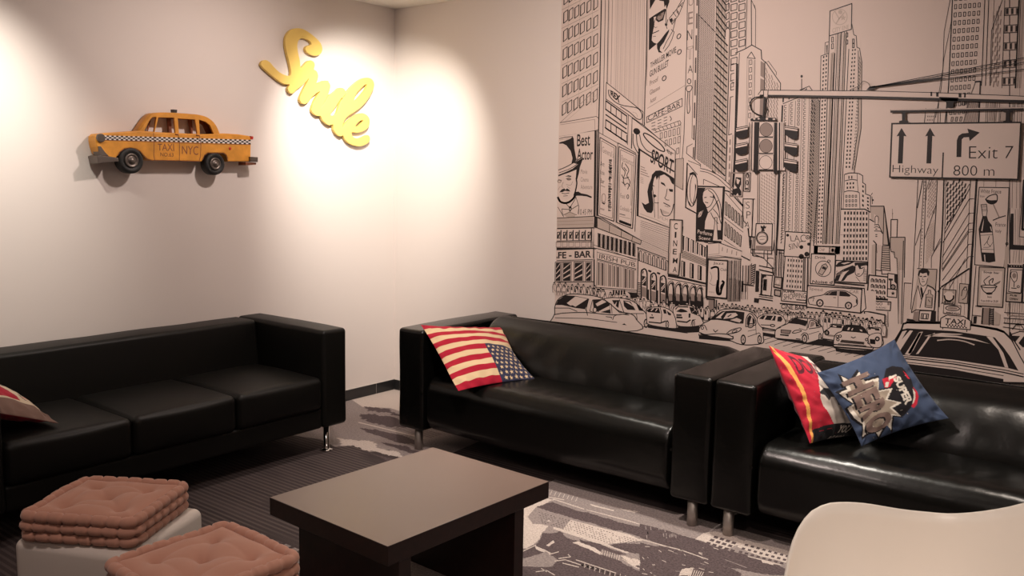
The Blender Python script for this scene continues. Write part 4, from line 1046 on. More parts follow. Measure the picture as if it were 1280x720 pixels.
# ---------- lower right: glass tower, bottle board (frame 1130,220 x6)
D.frame(1130, 220, 6.0); D.up()
D.line([(105, 30), (92, 300), (78, 520), (70, 720), (50, 1000)], .7); D.line([(140, 30), (135, 60), (100, 240)], .9); D.line([(150, 30), (128, 400), (112, 700)], .6); D.line([(165, 30), (160, 200), (145, 700)], .7)
D.line([(190, 30), (165, 120), (165, 180)], .5); D.line([(210, 30), (180, 100)], .5); D.line([(250, 30), (240, 250), (222, 560)], .8); D.line([(125, 400), (85, 520)], .6); D.line([(240, 220), (150, 480)], .6); D.line([(272, 470), (205, 610), (205, 690)], .6); D.line([(275, 490), (208, 600)], .5)
for k in range(26): y = 45+k*25; D.ell(157-k*1.25, y, 3.4, 4.5, 1, n=6)
ticks([(185, 60), (245, 40), (232, 300), (170, 330)], 5, 9, -.5, .4, .7, 2); ticks([(170, 400), (228, 330), (220, 560), (160, 680)], 5, 13, -.4, .6, .5, 3)
D.line([(300, 30), (290, 350), (270, 700), (262, 980)], 1.5, 1); D.line([(315, 30), (305, 430), (285, 700)], .5)
D.line([(500, 30), (495, 90), (305, 430)], .8); D.line([(490, 60), (308, 395)], .5)
for k in range(9):
    for j in range(7):
        x = 325+j*22+k*0; y = 60+k*42-j*26
        if y > 35 and y < 395-(x-300)*1.7+30: D.line([(x+6, y-14), (x-3, y+14)], 1.5, 1)
D.line([(495, 60), (488, 280), (470, 690)], .6); D.line([(525, 170), (490, 172), (292, 500)], .7)
for y in (278, 353, 400, 418, 510, 603): D.line([(522, y), (486, y+2), (288, y+330-(y-278)*.25)], .65, 1)
D.line([(460, 620), (280, 960)], .6); D.line([(545, 30), (515, 520), (500, 700), (478, 1140)], 2.2, 1)
D.poly([(565, 85), (788, 88), (750, 685), (530, 665)], 0); D.up()
for x in (600, 690, 792, 812, 845, 875): D.line([(x, 30), (x-2, 85 if x < 790 else 240)], .5, 2)
D.line([(565, 85), (788, 88), (772, 500), (750, 685), (530, 665), (545, 300)], 1.0, 1, True)
D.text('White France', [(575, 98), (730, 102), (728, 132), (572, 128)], 1, .0); D.text('Iran', [(572, 142), (604, 143), (603, 160), (572, 160)], 1); D.text('France', [(688, 348), (765, 352), (762, 380), (686, 378)], 1); D.text('Italy', [(688, 400), (732, 402), (730, 432), (686, 430)], 1)
D.curve([(612, 175), (640, 150), (680, 138), (698, 145), (700, 175), (690, 198), (660, 210), (630, 200), (612, 175)], 1.1); D.poly(smooth_loop([(612, 175), (650, 182), (696, 182), (688, 200), (660, 210), (628, 198)], 4), 1)
D.line([(668, 208), (715, 312)], 1.3, 2); D.line([(668, 332), (715, 312), (762, 298)], 1.2)
D.poly([(590, 300), (622, 300), (632, 335), (660, 370), (668, 430), (686, 640), (640, 650), (585, 640), (575, 560), (560, 400), (575, 350)], 1); D.up()
D.poly([(578, 215), (620, 212), (625, 262), (618, 300), (590, 300), (586, 262)], 0); D.up(); D.line([(578, 215), (620, 212), (625, 262), (618, 300)], .8); D.line([(578, 215), (586, 262), (590, 300)], .8)
for y in (225, 235, 250, 262): D.line([(584, y), (622, y-2)], .5)
D.poly([(570, 425), (664, 420), (678, 580), (582, 575)], 0); D.up(); D.line([(570, 425), (664, 420), (678, 580), (582, 575)], .8, 1, True); D.line([(572, 445), (666, 440)], .5); D.line([(580, 548), (676, 552)], .5)
D.curve([(600, 520), (630, 480), (640, 450), (625, 500), (650, 530)], .6); D.curve([(595, 535), (640, 532), (665, 500)], .5); D.poly([(600, 320), (590, 360), (580, 410), (588, 415), (596, 360)], 0); D.poly([(600, 590), (605, 640), (612, 640), (608, 590)], 0); D.poly([(645, 380), (655, 415), (660, 412), (652, 380)], 0)
# wall behind with verticals; heavy frame at far right
D.poly([(800, 282), (822, 282), (820, 515), (900, 520), (1200, 545), (1200, 580), (895, 555), (788, 550)], 1); D.poly([(895, 30), (1200, 30), (1200, 470), (865, 455), (880, 400)], 0); D.up()
D.line([(905, 30), (888, 400), (1180, 430)], 2.6, 1); D.line([(895, 30), (865, 455), (1180, 480)], .8)
for k in range(16): x = 835+k*20; D.line([(x, 470 if x > 860 else 250), (x-1, 520)], .4, 2); D.line([(x-10, 560), (x-18, 650)], .4, 2)
D.ell(772, 508, 9, 9, 1, w=.8, n=8); D.poly([(760, 530), (785, 530), (775, 690), (750, 690)], 3)
# ---------- food and drink boards, portrait board (frame 1130,320 x4.8)
D.frame(1130, 320, 4.8); D.up()
D.poly([(88, 75), (198, 80), (190, 215), (180, 328), (80, 322), (45, 340), (60, 250)], 3); D.up(); D.line([(80, 75), (198, 80), (180, 328), (72, 322), (45, 340), (62, 250)], .8, 1)
D.poly([(85, 175), (140, 180), (190, 212), (180, 325), (75, 320)], 0); D.up(); D.line([(45, 332), (65, 240), (84, 178)], .7)
D.poly([(92, 95), (140, 92), (142, 140), (130, 172), (112, 180), (95, 160), (88, 130)], 0); D.up()
D.poly([(84, 112), (90, 88), (112, 72), (140, 76), (154, 95), (150, 118), (142, 118), (136, 100), (112, 106), (98, 100), (90, 128)], 1)
D.line([(96, 122), (108, 122)], 1.1); D.line([(118, 124), (134, 122)], 1.1); D.line([(112, 128), (110, 142), (118, 142)], .5); D.line([(108, 154), (124, 153)], .8); D.curve([(90, 130), (98, 165), (114, 180), (134, 165), (142, 135)], .7)
D.poly([(100, 180), (110, 195), (118, 240), (108, 262), (98, 200)], 1); D.line([(140, 180), (112, 240), (96, 310)], .9); D.line([(86, 178), (92, 210), (104, 260)], .9); D.line([(140, 175), (172, 190), (192, 212), (182, 325)], 1.3)
D.poly([(132, 232), (145, 228), (146, 205), (160, 205), (162, 228), (174, 236), (168, 312), (126, 306)], 3); D.up(); D.line([(132, 232), (145, 228), (146, 205), (160, 205), (162, 228), (174, 236), (168, 312), (126, 306)], .7, 1, True); D.line([(136, 245), (168, 250), (164, 300), (132, 296)], .5, 1, True); D.line([(146, 262), (156, 276)], .7)
D.poly([(60, 335), (92, 330), (88, 395), (50, 398)], 2); D.poly([(95, 328), (168, 330), (160, 392), (90, 388)], 0); D.up(); D.line([(95, 328), (168, 330), (160, 392), (90, 388)], 1.0, 1, True); D.line([(106, 345), (148, 348), (144, 378), (102, 375)], 1.0, 1, True); D.poly([(112, 350), (120, 350), (118, 374), (110, 374)], 1); D.poly([(132, 352), (140, 352), (138, 376), (130, 376)], 1)
D.poly([(168, 330), (192, 330), (190, 395), (160, 395)], 1); D.line([(20, 382), (50, 386), (70, 398), (225, 398)], 2.4, 1)
# slab undersides and small boards
D.poly([(222, 182), (388, 72), (398, 76), (390, 82), (225, 190)], 1); D.line([(220, 190), (205, 215)], 1.6); D.line([(208, 210), (204, 395)], .8); D.line([(408, -10), (398, 200), (385, 440)], 2.0, 1); D.line([(432, 60), (405, 405)], .8)
for k in range(6): D.line([(250+k*24, 175-k*15), (246+k*23, 355)], .45, 2)
D.poly([(235, 200), (312, 205), (306, 290), (230, 282)], 3); D.up(); D.line([(235, 200), (312, 205), (306, 290), (230, 282)], .9, 1, True); D.ell(270, 240, 30, 28, 0); D.up(); D.curve([(242, 238), (250, 262), (275, 270), (296, 255), (298, 238)], 1.6); D.text('BBQ', [(242, 268), (298, 272), (298, 286), (242, 282)], 1, .03)
D.poly([(335, 165), (388, 170), (380, 285), (328, 280)], 3); D.up(); D.line([(335, 165), (388, 170), (380, 285), (328, 280)], .8, 1, True); D.curve([(345, 240), (352, 205), (370, 190), (380, 215), (368, 250), (350, 262)], .8); D.ell(368, 195, 9, 11, 0); D.up(); D.ell(368, 195, 9, 11, 1, w=.6, n=10)
D.poly([(240, 290), (342, 300), (338, 350), (236, 342)], 0); D.up(); D.line([(240, 290), (342, 300), (338, 350), (236, 342)], .7, 1, True); D.ell(292, 314, 42, 14, 1, .05, w=1.0); D.ell(292, 314, 30, 8, 2, .05); D.text('MENU', [(255, 334), (328, 338), (328, 345), (255, 342)], 1, .02)
D.poly([(452, 65), (606, 72), (592, 308), (440, 298)], 3); D.up(); D.line([(452, 65), (606, 72), (592, 308), (440, 298)], 1.1, 1, True); D.poly([(468, 90), (590, 92), (578, 285), (455, 278)], 0); D.up()
D.text('Soup bar', [(478, 88), (575, 96), (573, 112), (476, 106)], 1, .02); D.curve([(462, 180), (480, 212), (510, 226), (540, 210), (556, 182)], 1.0); D.ell(510, 182, 48, 8, 1, .03, w=1.0); D.ell(512, 225, 18, 5, 1, w=.8, n=10)
D.curve([(490, 172), (480, 150), (500, 130), (515, 120)], .9); D.curve([(515, 172), (512, 150), (535, 135), (530, 160)], 1.0); D.line([(540, 172), (578, 152)], .9); D.line([(540, 178), (575, 160)], .6)
D.text('hot', [(502, 238), (528, 240), (527, 252), (501, 250)], 1, .02); D.text('From 8.00 to 23.00', [(462, 262), (565, 266), (564, 278), (461, 274)], 1, .02)
D.line([(430, 300), (465, 305)], .9); D.line([(412, 355), (462, 360)], .8); D.poly([(418, 362), (438, 362), (434, 405), (416, 405)], 1); D.poly([(470, 310), (512, 312), (506, 410), (462, 408)], 2); D.poly([(470, 310), (478, 310), (472, 408), (464, 408)], 1)
for k in range(9): D.line([(514, 318+k*11), (538, 320+k*11)], 1.3)
D.line([(514, 312), (510, 415)], .8); D.line([(538, 314), (534, 415)], .8); D.poly([(545, 330), (580, 350), (572, 415), (540, 412)], 3)
for k in range(8): D.line([(556+k*3, 60), (550+k*3, 60)], .01)
D.poly([(622, 45), (760, 48), (760, 275), (608, 272)], 0); D.up()
D.line([(625, 50), (612, 272), (760, 282)], 1.4, 1); D.poly([(628, 52), (760, 56), (760, 76), (626, 70)], 1); D.up(); D.poly([(636, 78), (760, 80), (760, 222), (626, 212)], 0); D.up(); D.line([(640, 82), (712, 84), (702, 222), (628, 214)], .9, 1, True); D.line([(720, 50), (708, 280)], 2.4)
for k in range(5): D.ell(645+k*16, 61, 2.6, 2.6, 0, n=6)
D.curve([(645, 95), (640, 120), (655, 150), (665, 155), (676, 145), (680, 118), (676, 95)], .8); D.line([(645, 95), (676, 95)], .7); D.line([(662, 155), (660, 185)], .9); D.line([(645, 192), (675, 194)], 1.0); D.ell(662, 118, 12, 16, 2); D.ell(686, 184, 7, 7, 1, w=.8, n=8)
D.poly([(620, 222), (700, 226), (698, 272), (616, 266)], 3); D.line([(620, 222), (700, 226)], .9); D.text('PUB', [(638, 230), (680, 234), (678, 244), (636, 240)], 1, .04); D.text('OPEN', [(634, 250), (684, 254), (682, 266), (632, 262)], 1, .04)
for k in range(9): D.line([(612+k*14, 282), (608+k*14, 338)], .45, 2)
D.line([(602, 338), (760, 350)], .8); D.line([(600, 372), (760, 382)], .8); D.text('Telephone', [(612, 344), (750, 354), (750, 374), (612, 366)], 2, .02)
for k in range(9): D.line([(606+k*16, 376), (602+k*16, 405)], .45, 2)
D.line([(600, 402), (740, 412)], 1.2); D.ell(685, 412, 14, 10, 2); D.line([(650, 440), (672, 412), (700, 412), (722, 442)], .9); D.line([(595, 425), (760, 450)], .8)
# ---------- billboards in the middle (frame 920,300 x5.143)
D.frame(920, 300, 5.143); D.up()
D.poly([(470, 38), (680, 40), (676, 96), (640, 96), (640, 128), (665, 128), (655, 300), (470, 300)], 0)
D.poly([(502, 35), (672, 40), (668, 92), (500, 90)], 1); D.up(); D.poly([(528, 45), (600, 46), (598, 82), (526, 80)], 0); D.up(); D.text('CNF', [(534, 52), (572, 54), (570, 72), (533, 70)], 2, .02); D.poly([(605, 46), (640, 48), (638, 84), (603, 82)], 3); D.ell(622, 66, 9, 12, 0); D.poly([(634, 60), (640, 52), (640, 82), (632, 80)], 1)
D.poly([(486, 88), (640, 96), (632, 290), (478, 280)], 0); D.up(); D.line([(486, 88), (640, 96), (632, 290), (478, 280)], 1.2, 1, True)
D.text('Drink', [(510, 102), (580, 104), (578, 122), (508, 120)], 1, .01); D.text('Noise d', [(492, 258), (622, 262), (620, 282), (490, 276)], 1, .02); D.ell(562, 185, 50, 50, 1, w=.8, n=26); D.ell(598, 136, 9, 8, 1, w=.7, n=8)
D.poly([(555, 162), (578, 152), (592, 172), (555, 226), (530, 212)], 3); D.up(); D.line([(555, 162), (578, 152), (590, 172), (555, 226), (530, 212)], .8, 1, True); D.poly([(560, 168), (582, 178), (574, 192), (552, 182)], 1)
# speed car board
D.poly([(472, 290), (900, 330), (900, 460), (468, 440)], 0); D.up()
D.frame(1020, 300, 4.8)
D.poly([(-50, 270), (275, 295), (268, 440), (-55, 405)], 0); D.up(); D.line([(-50, 272), (276, 296), (268, 438), (-56, 402)], 1.3, 1, True); D.line([(-20, 262), (290, 290), (300, 410), (268, 440)], 1.0)
D.text('Speed', [(-40, 280), (40, 290), (40, 314), (-42, 304)], 2, .01); D.text('CAR', [(203, 298), (258, 302), (256, 322), (202, 318)], 2, .01)
D.curve([(-40, 385), (-45, 355), (-20, 340), (40, 330), (75, 308), (130, 302), (180, 306), (215, 325), (245, 345), (248, 385), (225, 402)], .9, 1)
D.line([(-38, 385), (5, 392)], .8); D.line([(48, 398), (175, 408)], .8)
D.poly([(48, 330), (82, 310), (128, 306), (126, 334)], 1); D.poly([(142, 306), (180, 310), (210, 332), (200, 340), (140, 336)], 1); D.up(); D.poly([(70, 322), (88, 312), (96, 312), (78, 328)], 2); D.line([(135, 304), (132, 400)], .6); D.line([(105, 345), (120, 346)], .7)
wheel(24, 378, 23, 24); wheel(196, 393, 23, 23); D.line([(-38, 350), (-10, 345), (-18, 368)], .6); D.poly([(240, 350), (248, 360), (246, 385), (240, 375)], 1)
# woman-with-sunglasses board
D.up(); D.poly([(120, 122), (312, 132), (305, 260), (110, 248)], 0); D.up(); D.line([(120, 122), (312, 132), (305, 260), (110, 248)], 1.2, 1, True)
D.poly([(118, 155), (135, 135), (165, 124), (205, 126), (232, 132), (200, 148), (160, 158), (125, 162)], 1); D.poly([(112, 245), (125, 200), (165, 175), (220, 152), (240, 160), (230, 195), (190, 215), (168, 245), (150, 247), (175, 205), (200, 180), (155, 195), (135, 245)], 1)
D.poly([(232, 135), (312, 135), (311, 160), (300, 150), (280, 172), (262, 175), (250, 150), (234, 158)], 1); D.up(); D.poly([(150, 140), (190, 132), (210, 134), (170, 146)], 0); D.poly([(270, 158), (295, 152), (290, 160), (272, 168)], 0)
D.curve([(236, 165), (238, 205), (262, 218), (285, 195), (290, 165)], .8); D.line([(248, 205), (262, 203)], .8)
for k in range(8): D.line([(285, 180+k*9), (306, 182+k*9)], .5)
D.line([(240, 220), (265, 250)], .6); D.line([(112, 256), (290, 272)], 1.5, 1); D.text('Casual', [(120, 185), (168, 178), (160, 205), (118, 215)], 2, .01)
# ---------- middle-left clutter (frame 920,300)
D.frame(920, 300, 5.143); D.up()
D.poly([(318, 92), (440, 102), (430, 330), (300, 320)], 0); D.up(); D.line([(300, 320), (318, 96), (436, 108), (430, 330)], .9, 1); D.cells([(330, 112), (434, 120), (424, 320), (320, 312)], 6, 6, .45, .5, 1, skip=lambda i, j: False)
for k in range(1, 3): D.line([(330+k*35, 108), (320+k*35, 315)], .5, 2)
D.line([(262, 62), (480, 80)], 1.8, 1); D.line([(275, 82), (470, 96)], .9); D.line([(296, 90), (290, 320)], .8); D.line([(308, 92), (302, 300)], .5); D.line([(445, 96), (440, 340)], .9); D.line([(462, 98), (456, 440)], 1.0); D.line([(470, 95), (466, 300)], .5); D.line([(455, 80), (470, 85), (478, 120)], .7)
# LAC SINC board (frame 920,200 P6)
D.frame(920, 200, P6); D.up(); D.poly([(405, 585), (612, 598), (605, 740), (615, 760), (610, 800), (392, 785)], 0); D.up(); D.line([(405, 585), (612, 598), (606, 725), (600, 798), (392, 786), (400, 690)], 1.1, 1, True)
D.text('LAC', [(442, 618), (570, 610), (572, 670), (450, 664)], 1, -.01); D.text('SINC', [(430, 690), (545, 660), (540, 715), (436, 735)], 1, -.01)
for x, y, r_ in ((424, 615, 12), (596, 688, 13), (536, 712, 16), (580, 770, 20), (440, 705, 5), (536, 790, 22)): D.ell(x, y, r_, r_, 1, n=12)
D.ell(588, 632, 15, 15, 1, w=.8, n=12); D.ell(588, 632, 6, 6, 1, n=8)
# diagonal ticks building + mast between
D.poly([(200, 95), (330, 95), (345, 720), (205, 515)], 0); D.up(); ticks([(205, 110), (325, 95), (318, 520), (200, 515)], 6, 15, .7, .45, .8, 2); D.line([(180, 95), (178, 520)], 1.2, 2); D.line([(196, 95), (192, 515)], .5)
D.poly([(345, 80), (362, 85), (352, 500), (335, 780), (322, 780), (334, 500)], 1); D.line([(325, 100), (315, 760)], .5)
for k in range(24): D.line([(395-k*.9, 115+k*24), (388-k*.9, 128+k*24)], .9, 1)
D.line([(412, 95), (398, 585)], .6)
# perfume flask board
D.poly([(165, 520), (298, 520), (292, 780), (150, 770)], 0); D.up(); D.line([(166, 520), (300, 522), (292, 770), (150, 760)], 1.1, 1, True); D.ell(215, 638, 46, 50, 1, w=1.2, n=26); D.ell(215, 638, 38, 41, 1, w=.5, n=26)
D.poly([(212, 560), (232, 560), (236, 582), (208, 582)], 1); D.poly([(202, 535), (222, 545), (230, 530), (240, 545), (250, 540), (245, 560), (205, 560)], 1); D.line([(190, 630), (215, 622), (245, 628)], .5); D.line([(195, 652), (235, 648)], .4); D.poly([(165, 700), (290, 705), (285, 735), (160, 728)], 2)
# shop fronts along the left side of the street (frame 920,300 x5.143)
D.frame(920, 300, 5.143); D.up()
D.line([(0, 50), (120, 62), (225, 68), (240, 66), (248, 0)], .9); D.line([(100, 0), (95, 80), (180, 118)], .8); D.line([(108, 60), (108, 100), (170, 110)], 1.0); D.line([(182, 70), (180, 118), (245, 185)], .9); D.line([(205, 70), (200, 175)], .7); D.curve([(200, 130), (210, 115), (240, 118)], .7)
for x in (258, 266, 280, 290, 250): D.line([(x, 60), (x-6, 230)], 1.0 if x in (258, 280) else .5)
for x in (12, 20, 32, 48, 58, 72, 85): D.line([(x-8, 100), (x-12, 380)], .6, 1 if x in (20, 48, 72) else 2)
for x, w_ in ((45, 2.2), (66, 1.6), (136, 2.6), (148, 1.0)): D.line([(x, 200), (x-4, 330)], w_, 2 if x == 66 else 1)
D.line([(-10, 100), (40, 130), (95, 160)], 1.0)
D.poly([(102, 150), (126, 155), (116, 285), (92, 280)], 0); D.up(); D.line([(102, 150), (92, 280)], .8); D.line([(126, 155), (116, 285)], .8)
for k in range(9): D.line([(100-k, 170+k*14), (122-k, 158+k*14)], 1.4)
D.line([(150, 165), (235, 182), (240, 225)], 1.1); D.line([(150, 190), (238, 210)], 1.4); D.line([(165, 215), (160, 350)], .9); D.line([(172, 222), (235, 228), (225, 360), (165, 350)], .9, 1, True); D.poly([(178, 250), (200, 252), (196, 325), (174, 322)], 1); D.poly([(182, 262), (190, 262), (188, 300), (180, 300)], 0); D.text('F', [(172, 225), (195, 227), (193, 245), (171, 243)], 1, .05)
D.line([(150, 350), (238, 362)], 1.0); D.line([(150, 362), (238, 374)], .7); D.line([(148, 376), (236, 390)], 1.2)
D.poly([(250, 236), (298, 242), (292, 312), (244, 302)], 3); D.up(); D.line([(250, 236), (298, 242), (292, 312), (244, 302)], 1.4, 1, True); D.ell(270, 268, 10, 14, 0); D.line([(252, 285), (285, 292)], .8); D.line([(250, 318), (288, 325), (285, 362), (248, 355)], 1.2, 1, True); D.poly([(256, 326), (278, 330), (276, 352), (254, 348)], 3)
D.poly([(118, 372), (150, 376), (146, 405), (116, 400)], 1)
D.poly([(300, 318), (458, 332), (448, 405), (292, 390)], 0); D.up(); D.line([(300, 318), (458, 332), (450, 405), (292, 390)], 1.0, 1, True); D.text('SUPER', [(304, 322), (384, 328), (382, 342), (303, 336)], 1, .04); D.text('SHOPPING', [(308, 348), (452, 338), (450, 372), (306, 386)], 1, .0); D.line([(390, 384), (448, 388)], 1.2)
D.poly([(285, 408), (450, 420), (440, 450), (280, 440)], 0); D.up(); D.line([(285, 408), (450, 422)], 1.6); D.text('CINE BAR', [(292, 412), (446, 424), (444, 452), (290, 440)], 1, .02)
# ---------- perfume girl, SPA, curved block (frame 800,200)
D.frame(800, 200, P6); D.up()
D.poly([(490, 60), (560, 80), (660, 130), (760, 225), (870, 405), (840, 445), (850, 500), (910, 560), (900, 1000), (360, 900), (365, 660), (470, 560), (470, 200)], 0); D.up()
D.curve([(490, 68), (560, 85), (650, 130), (720, 190), (765, 240)], .8); D.curve([(490, 90), (560, 105), (640, 150), (700, 205), (760, 262), (865, 400)], .7); D.line([(520, 200), (522, 158), (650, 215)], .7)
D.curve([(690, 250), (735, 262), (790, 320), (868, 405)], 1.4, 1); D.line([(700, 268), (840, 430)], .6); D.line([(868, 405), (840, 440), (845, 500)], 1.2); D.line([(850, 500), (920, 570)], 1.0)
q1 = [(695, 325), (850, 465), (848, 570), (692, 450)]; q2 = [(692, 490), (838, 620), (830, 720), (688, 620)]
for q_ in (q1, q2): D.cells(q_, 6, 1, .55, .85, 0); D.cells(q_, 6, 1, .55, .85, 1, w=.8); D.cells([D.bil(q_, .03, 0), D.bil(q_, 1.03, 0), D.bil(q_, 1.03, 1), D.bil(q_, .03, 1)], 6, 1, .22, .75, 1)
D.line([(690, 470), (845, 590)], .6); D.line([(690, 655), (830, 745)], .7)
D.poly([(470, 215), (692, 222), (668, 680), (462, 668)], 0); D.up(); D.poly([(476, 225), (540, 228), (512, 270), (520, 330), (545, 385), (560, 430), (535, 500), (530, 565), (668, 575), (660, 672), (468, 660), (470, 440)], 1)
D.up(); D.line([(470, 215), (692, 222), (670, 680), (462, 668)], 1.6, 1, True); D.line([(682, 228), (662, 670)], 1.0)
D.poly([(512, 270), (545, 232), (600, 240), (640, 300), (665, 380), (668, 480), (640, 440), (610, 350), (600, 310), (560, 385), (520, 350)], 0); D.up()
for p in ([(545, 235), (590, 240), (630, 290), (660, 370), (668, 470)], [(560, 245), (600, 280), (625, 340), (650, 420)], [(512, 300), (520, 260), (545, 238)], [(600, 290), (640, 370), (655, 470)], [(515, 340), (500, 400), (480, 440), (470, 470), (510, 460), (540, 420)], [(560, 430), (590, 400), (640, 330)], [(520, 345), (545, 388), (580, 370), (602, 320), (600, 290)], [(530, 370), (505, 430), (482, 462)], [(580, 430), (600, 470), (640, 520)], [(600, 400), (640, 450), (665, 520)]): D.curve(p, .8, 1)
D.line([(535, 345), (558, 350)], .9); D.line([(528, 308), (545, 305)], .9); D.line([(575, 300), (598, 305)], .9); D.poly([(480, 430), (520, 410), (500, 460), (475, 475)], 0)
D.poly([(610, 470), (632, 470), (630, 520), (640, 660), (595, 665), (612, 520)], 0); D.up(); D.line([(612, 470), (632, 470), (630, 520), (640, 665)], .7); D.line([(612, 470), (612, 520), (595, 665)], .7)
D.text('Perfume', [(474, 568), (594, 590), (590, 622), (472, 600)], 0, .01); D.text('Scent', [(484, 618), (580, 632), (578, 660), (482, 648)], 0, .01)
# oval sign left of it
D.poly([(388, 5), (495, 45), (492, 90), (470, 215), (462, 435), (375, 388)], 0); D.up(); D.line([(395, 5), (495, 45)], .6); D.line([(388, 25), (375, 388), (462, 435)], 1.3, 1); D.line([(388, 25), (470, 120)], .8); D.line([(392, 60), (382, 340)], .4, 2); D.ell(430, 240, 42, 140, 1, .05, w=.9, n=26); D.ell(440, 235, 30, 120, 1, .05, w=.7, n=26); D.poly([(405, 110), (432, 98), (462, 125), (470, 160), (440, 118), (410, 125)], 1); D.poly([(395, 330), (410, 350), (425, 385), (412, 378)], 1); D.poly([(452, 190), (462, 210), (440, 370), (430, 380), (450, 300)], 1)
# SPA and small board
D.poly([(845, 318), (915, 318), (915, 640), (845, 440)], 0); D.up(); D.line([(842, 440), (845, 318), (940, 320)], .9)
D.frame(920, 200, P6); D.line([(58, 440), (60, 318), (142, 320), (130, 625)], 1.0, 1); D.line([(75, 335), (70, 400)], .3)
D.text('S', [(82, 342), (115, 342), (113, 398), (80, 396)], 1, -.015); D.text('P', [(88, 420), (122, 420), (120, 480), (86, 478)], 1, -.015); D.text('A', [(78, 505), (116, 505), (112, 560), (72, 548)], 1, -.015)
D.line([(100, 560), (108, 625), (155, 630)], 1.3); D.line([(120, 625), (115, 720)], 1.4); D.line([(145, 630), (135, 740)], .7); D.line([(105, 560), (112, 700)], .8)
D.poly([(0, 105), (62, 108), (55, 300), (-8, 295)], 0); D.up(); D.line([(-38, 105), (62, 108), (52, 300), (-45, 295)], 1.6, 2, True); D.poly([(0, 140), (45, 145), (45, 290), (25, 292), (15, 270), (0, 290), (-30, 280), (-28, 240), (10, 230), (-10, 200)], 1); D.up(); D.poly([(5, 150), (35, 165), (20, 200), (8, 190)], 0); D.poly([(30, 230), (42, 200), (45, 255)], 0)
D.line([(68, 105), (122, 105), (115, 258), (62, 255)], .8, 1, True); D.line([(78, 118), (110, 120), (104, 245), (75, 242)], .6, 1, True)
for c_ in ((95, 128), (92, 185), (90, 232)): D.ell(*c_, 9, 18 if c_[1] != 232 else 2, 1, w=.7, n=10)
# ---------- left posters (frame 690,200)
D.frame(690, 200, P6); D.up()
# Best Actor board
D.frame(690, 100, P6)
D.poly([(60, 462), (362, 415), (352, 1110), (44, 1130)], 0); D.up()
D.line([(358, 415), (350, 1115)], 2.2, 1); D.line([(372, 410), (366, 1110)], .6)
D.text('Best', [(208, 445), (314, 432), (313, 536), (206, 545)], 1, .012); D.text('Actor', [(208, 562), (338, 560), (334, 652), (206, 655)], 1, .012)
D.poly([(62, 510), (100, 500), (150, 482), (172, 462), (180, 480), (185, 560), (200, 640), (205, 650), (185, 672), (160, 690), (170, 640), (155, 580), (120, 535), (90, 520), (62, 522)], 1)
D.line([(62, 480), (110, 468), (172, 462)], .7); D.line([(62, 492), (150, 475)], .4, 2)
D.frame(690, 200, P6)
D.curve([(55, 82), (120, 55), (190, 15), (245, -20)], .9); D.curve([(60, 105), (140, 75), (200, 40), (250, -12)], .7); D.poly([(180, 25), (258, -18), (248, 10), (230, 60), (222, 110), (208, 160), (202, 200), (196, 160), (200, 110), (202, 78), (150, 100), (90, 120), (54, 135), (54, 122), (110, 100), (170, 72), (215, 35)], 1)
D.curve([(200, 150), (205, 190), (196, 245), (182, 290)], 1.4); D.poly([(190, 262), (218, 258), (240, 272), (290, 282), (328, 300), (325, 312), (285, 298), (235, 292), (205, 292), (185, 300)], 1)
D.curve([(50, 305), (70, 340), (105, 352), (140, 345), (172, 320), (190, 295)], 2.2, 1); D.poly([(62, 265), (82, 240), (104, 232), (112, 245), (124, 232), (140, 240), (152, 258), (128, 255), (108, 252), (90, 262)], 1)
D.line([(82, 272), (112, 276), (142, 270)], .7); D.line([(95, 295), (130, 292)], .6)
D.line([(118, 152), (158, 160)], 1.0, 2); D.poly([(110, 135), (135, 125), (160, 130), (158, 138), (135, 135)], 1); D.line([(55, 160), (80, 168)], 1.0, 2); D.ell(140, 155, 14, 9, 2, w=.9, n=12); D.ell(62, 175, 14, 10, 2, w=.7, n=12)
D.curve([(95, 180), (82, 215), (95, 225)], .5, 2); D.curve([(118, 200), (155, 205), (172, 175)], .4, 2); D.curve([(70, 215), (50, 245)], .4, 2); D.curve([(125, 215), (150, 235)], .4, 2)
D.line([(110, 350), (148, 392), (185, 330), (200, 300)], .7); D.line([(50, 385), (98, 465)], .6); D.line([(200, 310), (222, 380), (215, 440)], .6); D.line([(82, 400), (90, 455)], .6); D.poly([(140, 380), (158, 378), (164, 398), (154, 422), (144, 420)], 1); D.up(); D.ell(152, 402, 6, 8, 0, n=8); D.line([(85, 400), (140, 405), (158, 405), (215, 370)], .7); D.ell(150, 450, 45, 22, 3, n=16); D.line([(95, 450), (148, 425), (205, 450)], .5)
for s_, y in (('Movie', 75), ('Cinema', 140), ('Adventure', 200)): D.text(s_, [(238, y), (238+len(s_)*10.5, y+2), (238+len(s_)*10.5, y+38), (236, y+38)], 2, .0)
D.text('10.45 PM', [(222, 402), (330, 402), (328, 448), (220, 448)], 1, -.005)
# facade band under the poster
D.poly([(44, 475), (340, 462), (342, 552), (44, 558)], 3); D.up(); D.rows([(44, 475), (340, 462), (342, 552), (44, 558)], 3, .4, 2); D.line([(44, 475), (340, 460)], .8); D.line([(44, 560), (342, 554)], 1.0)
D.poly([(348, 462), (370, 462), (368, 556), (344, 552)], 1); D.line([(350, 462), (420, 480), (735, 660)], .8)
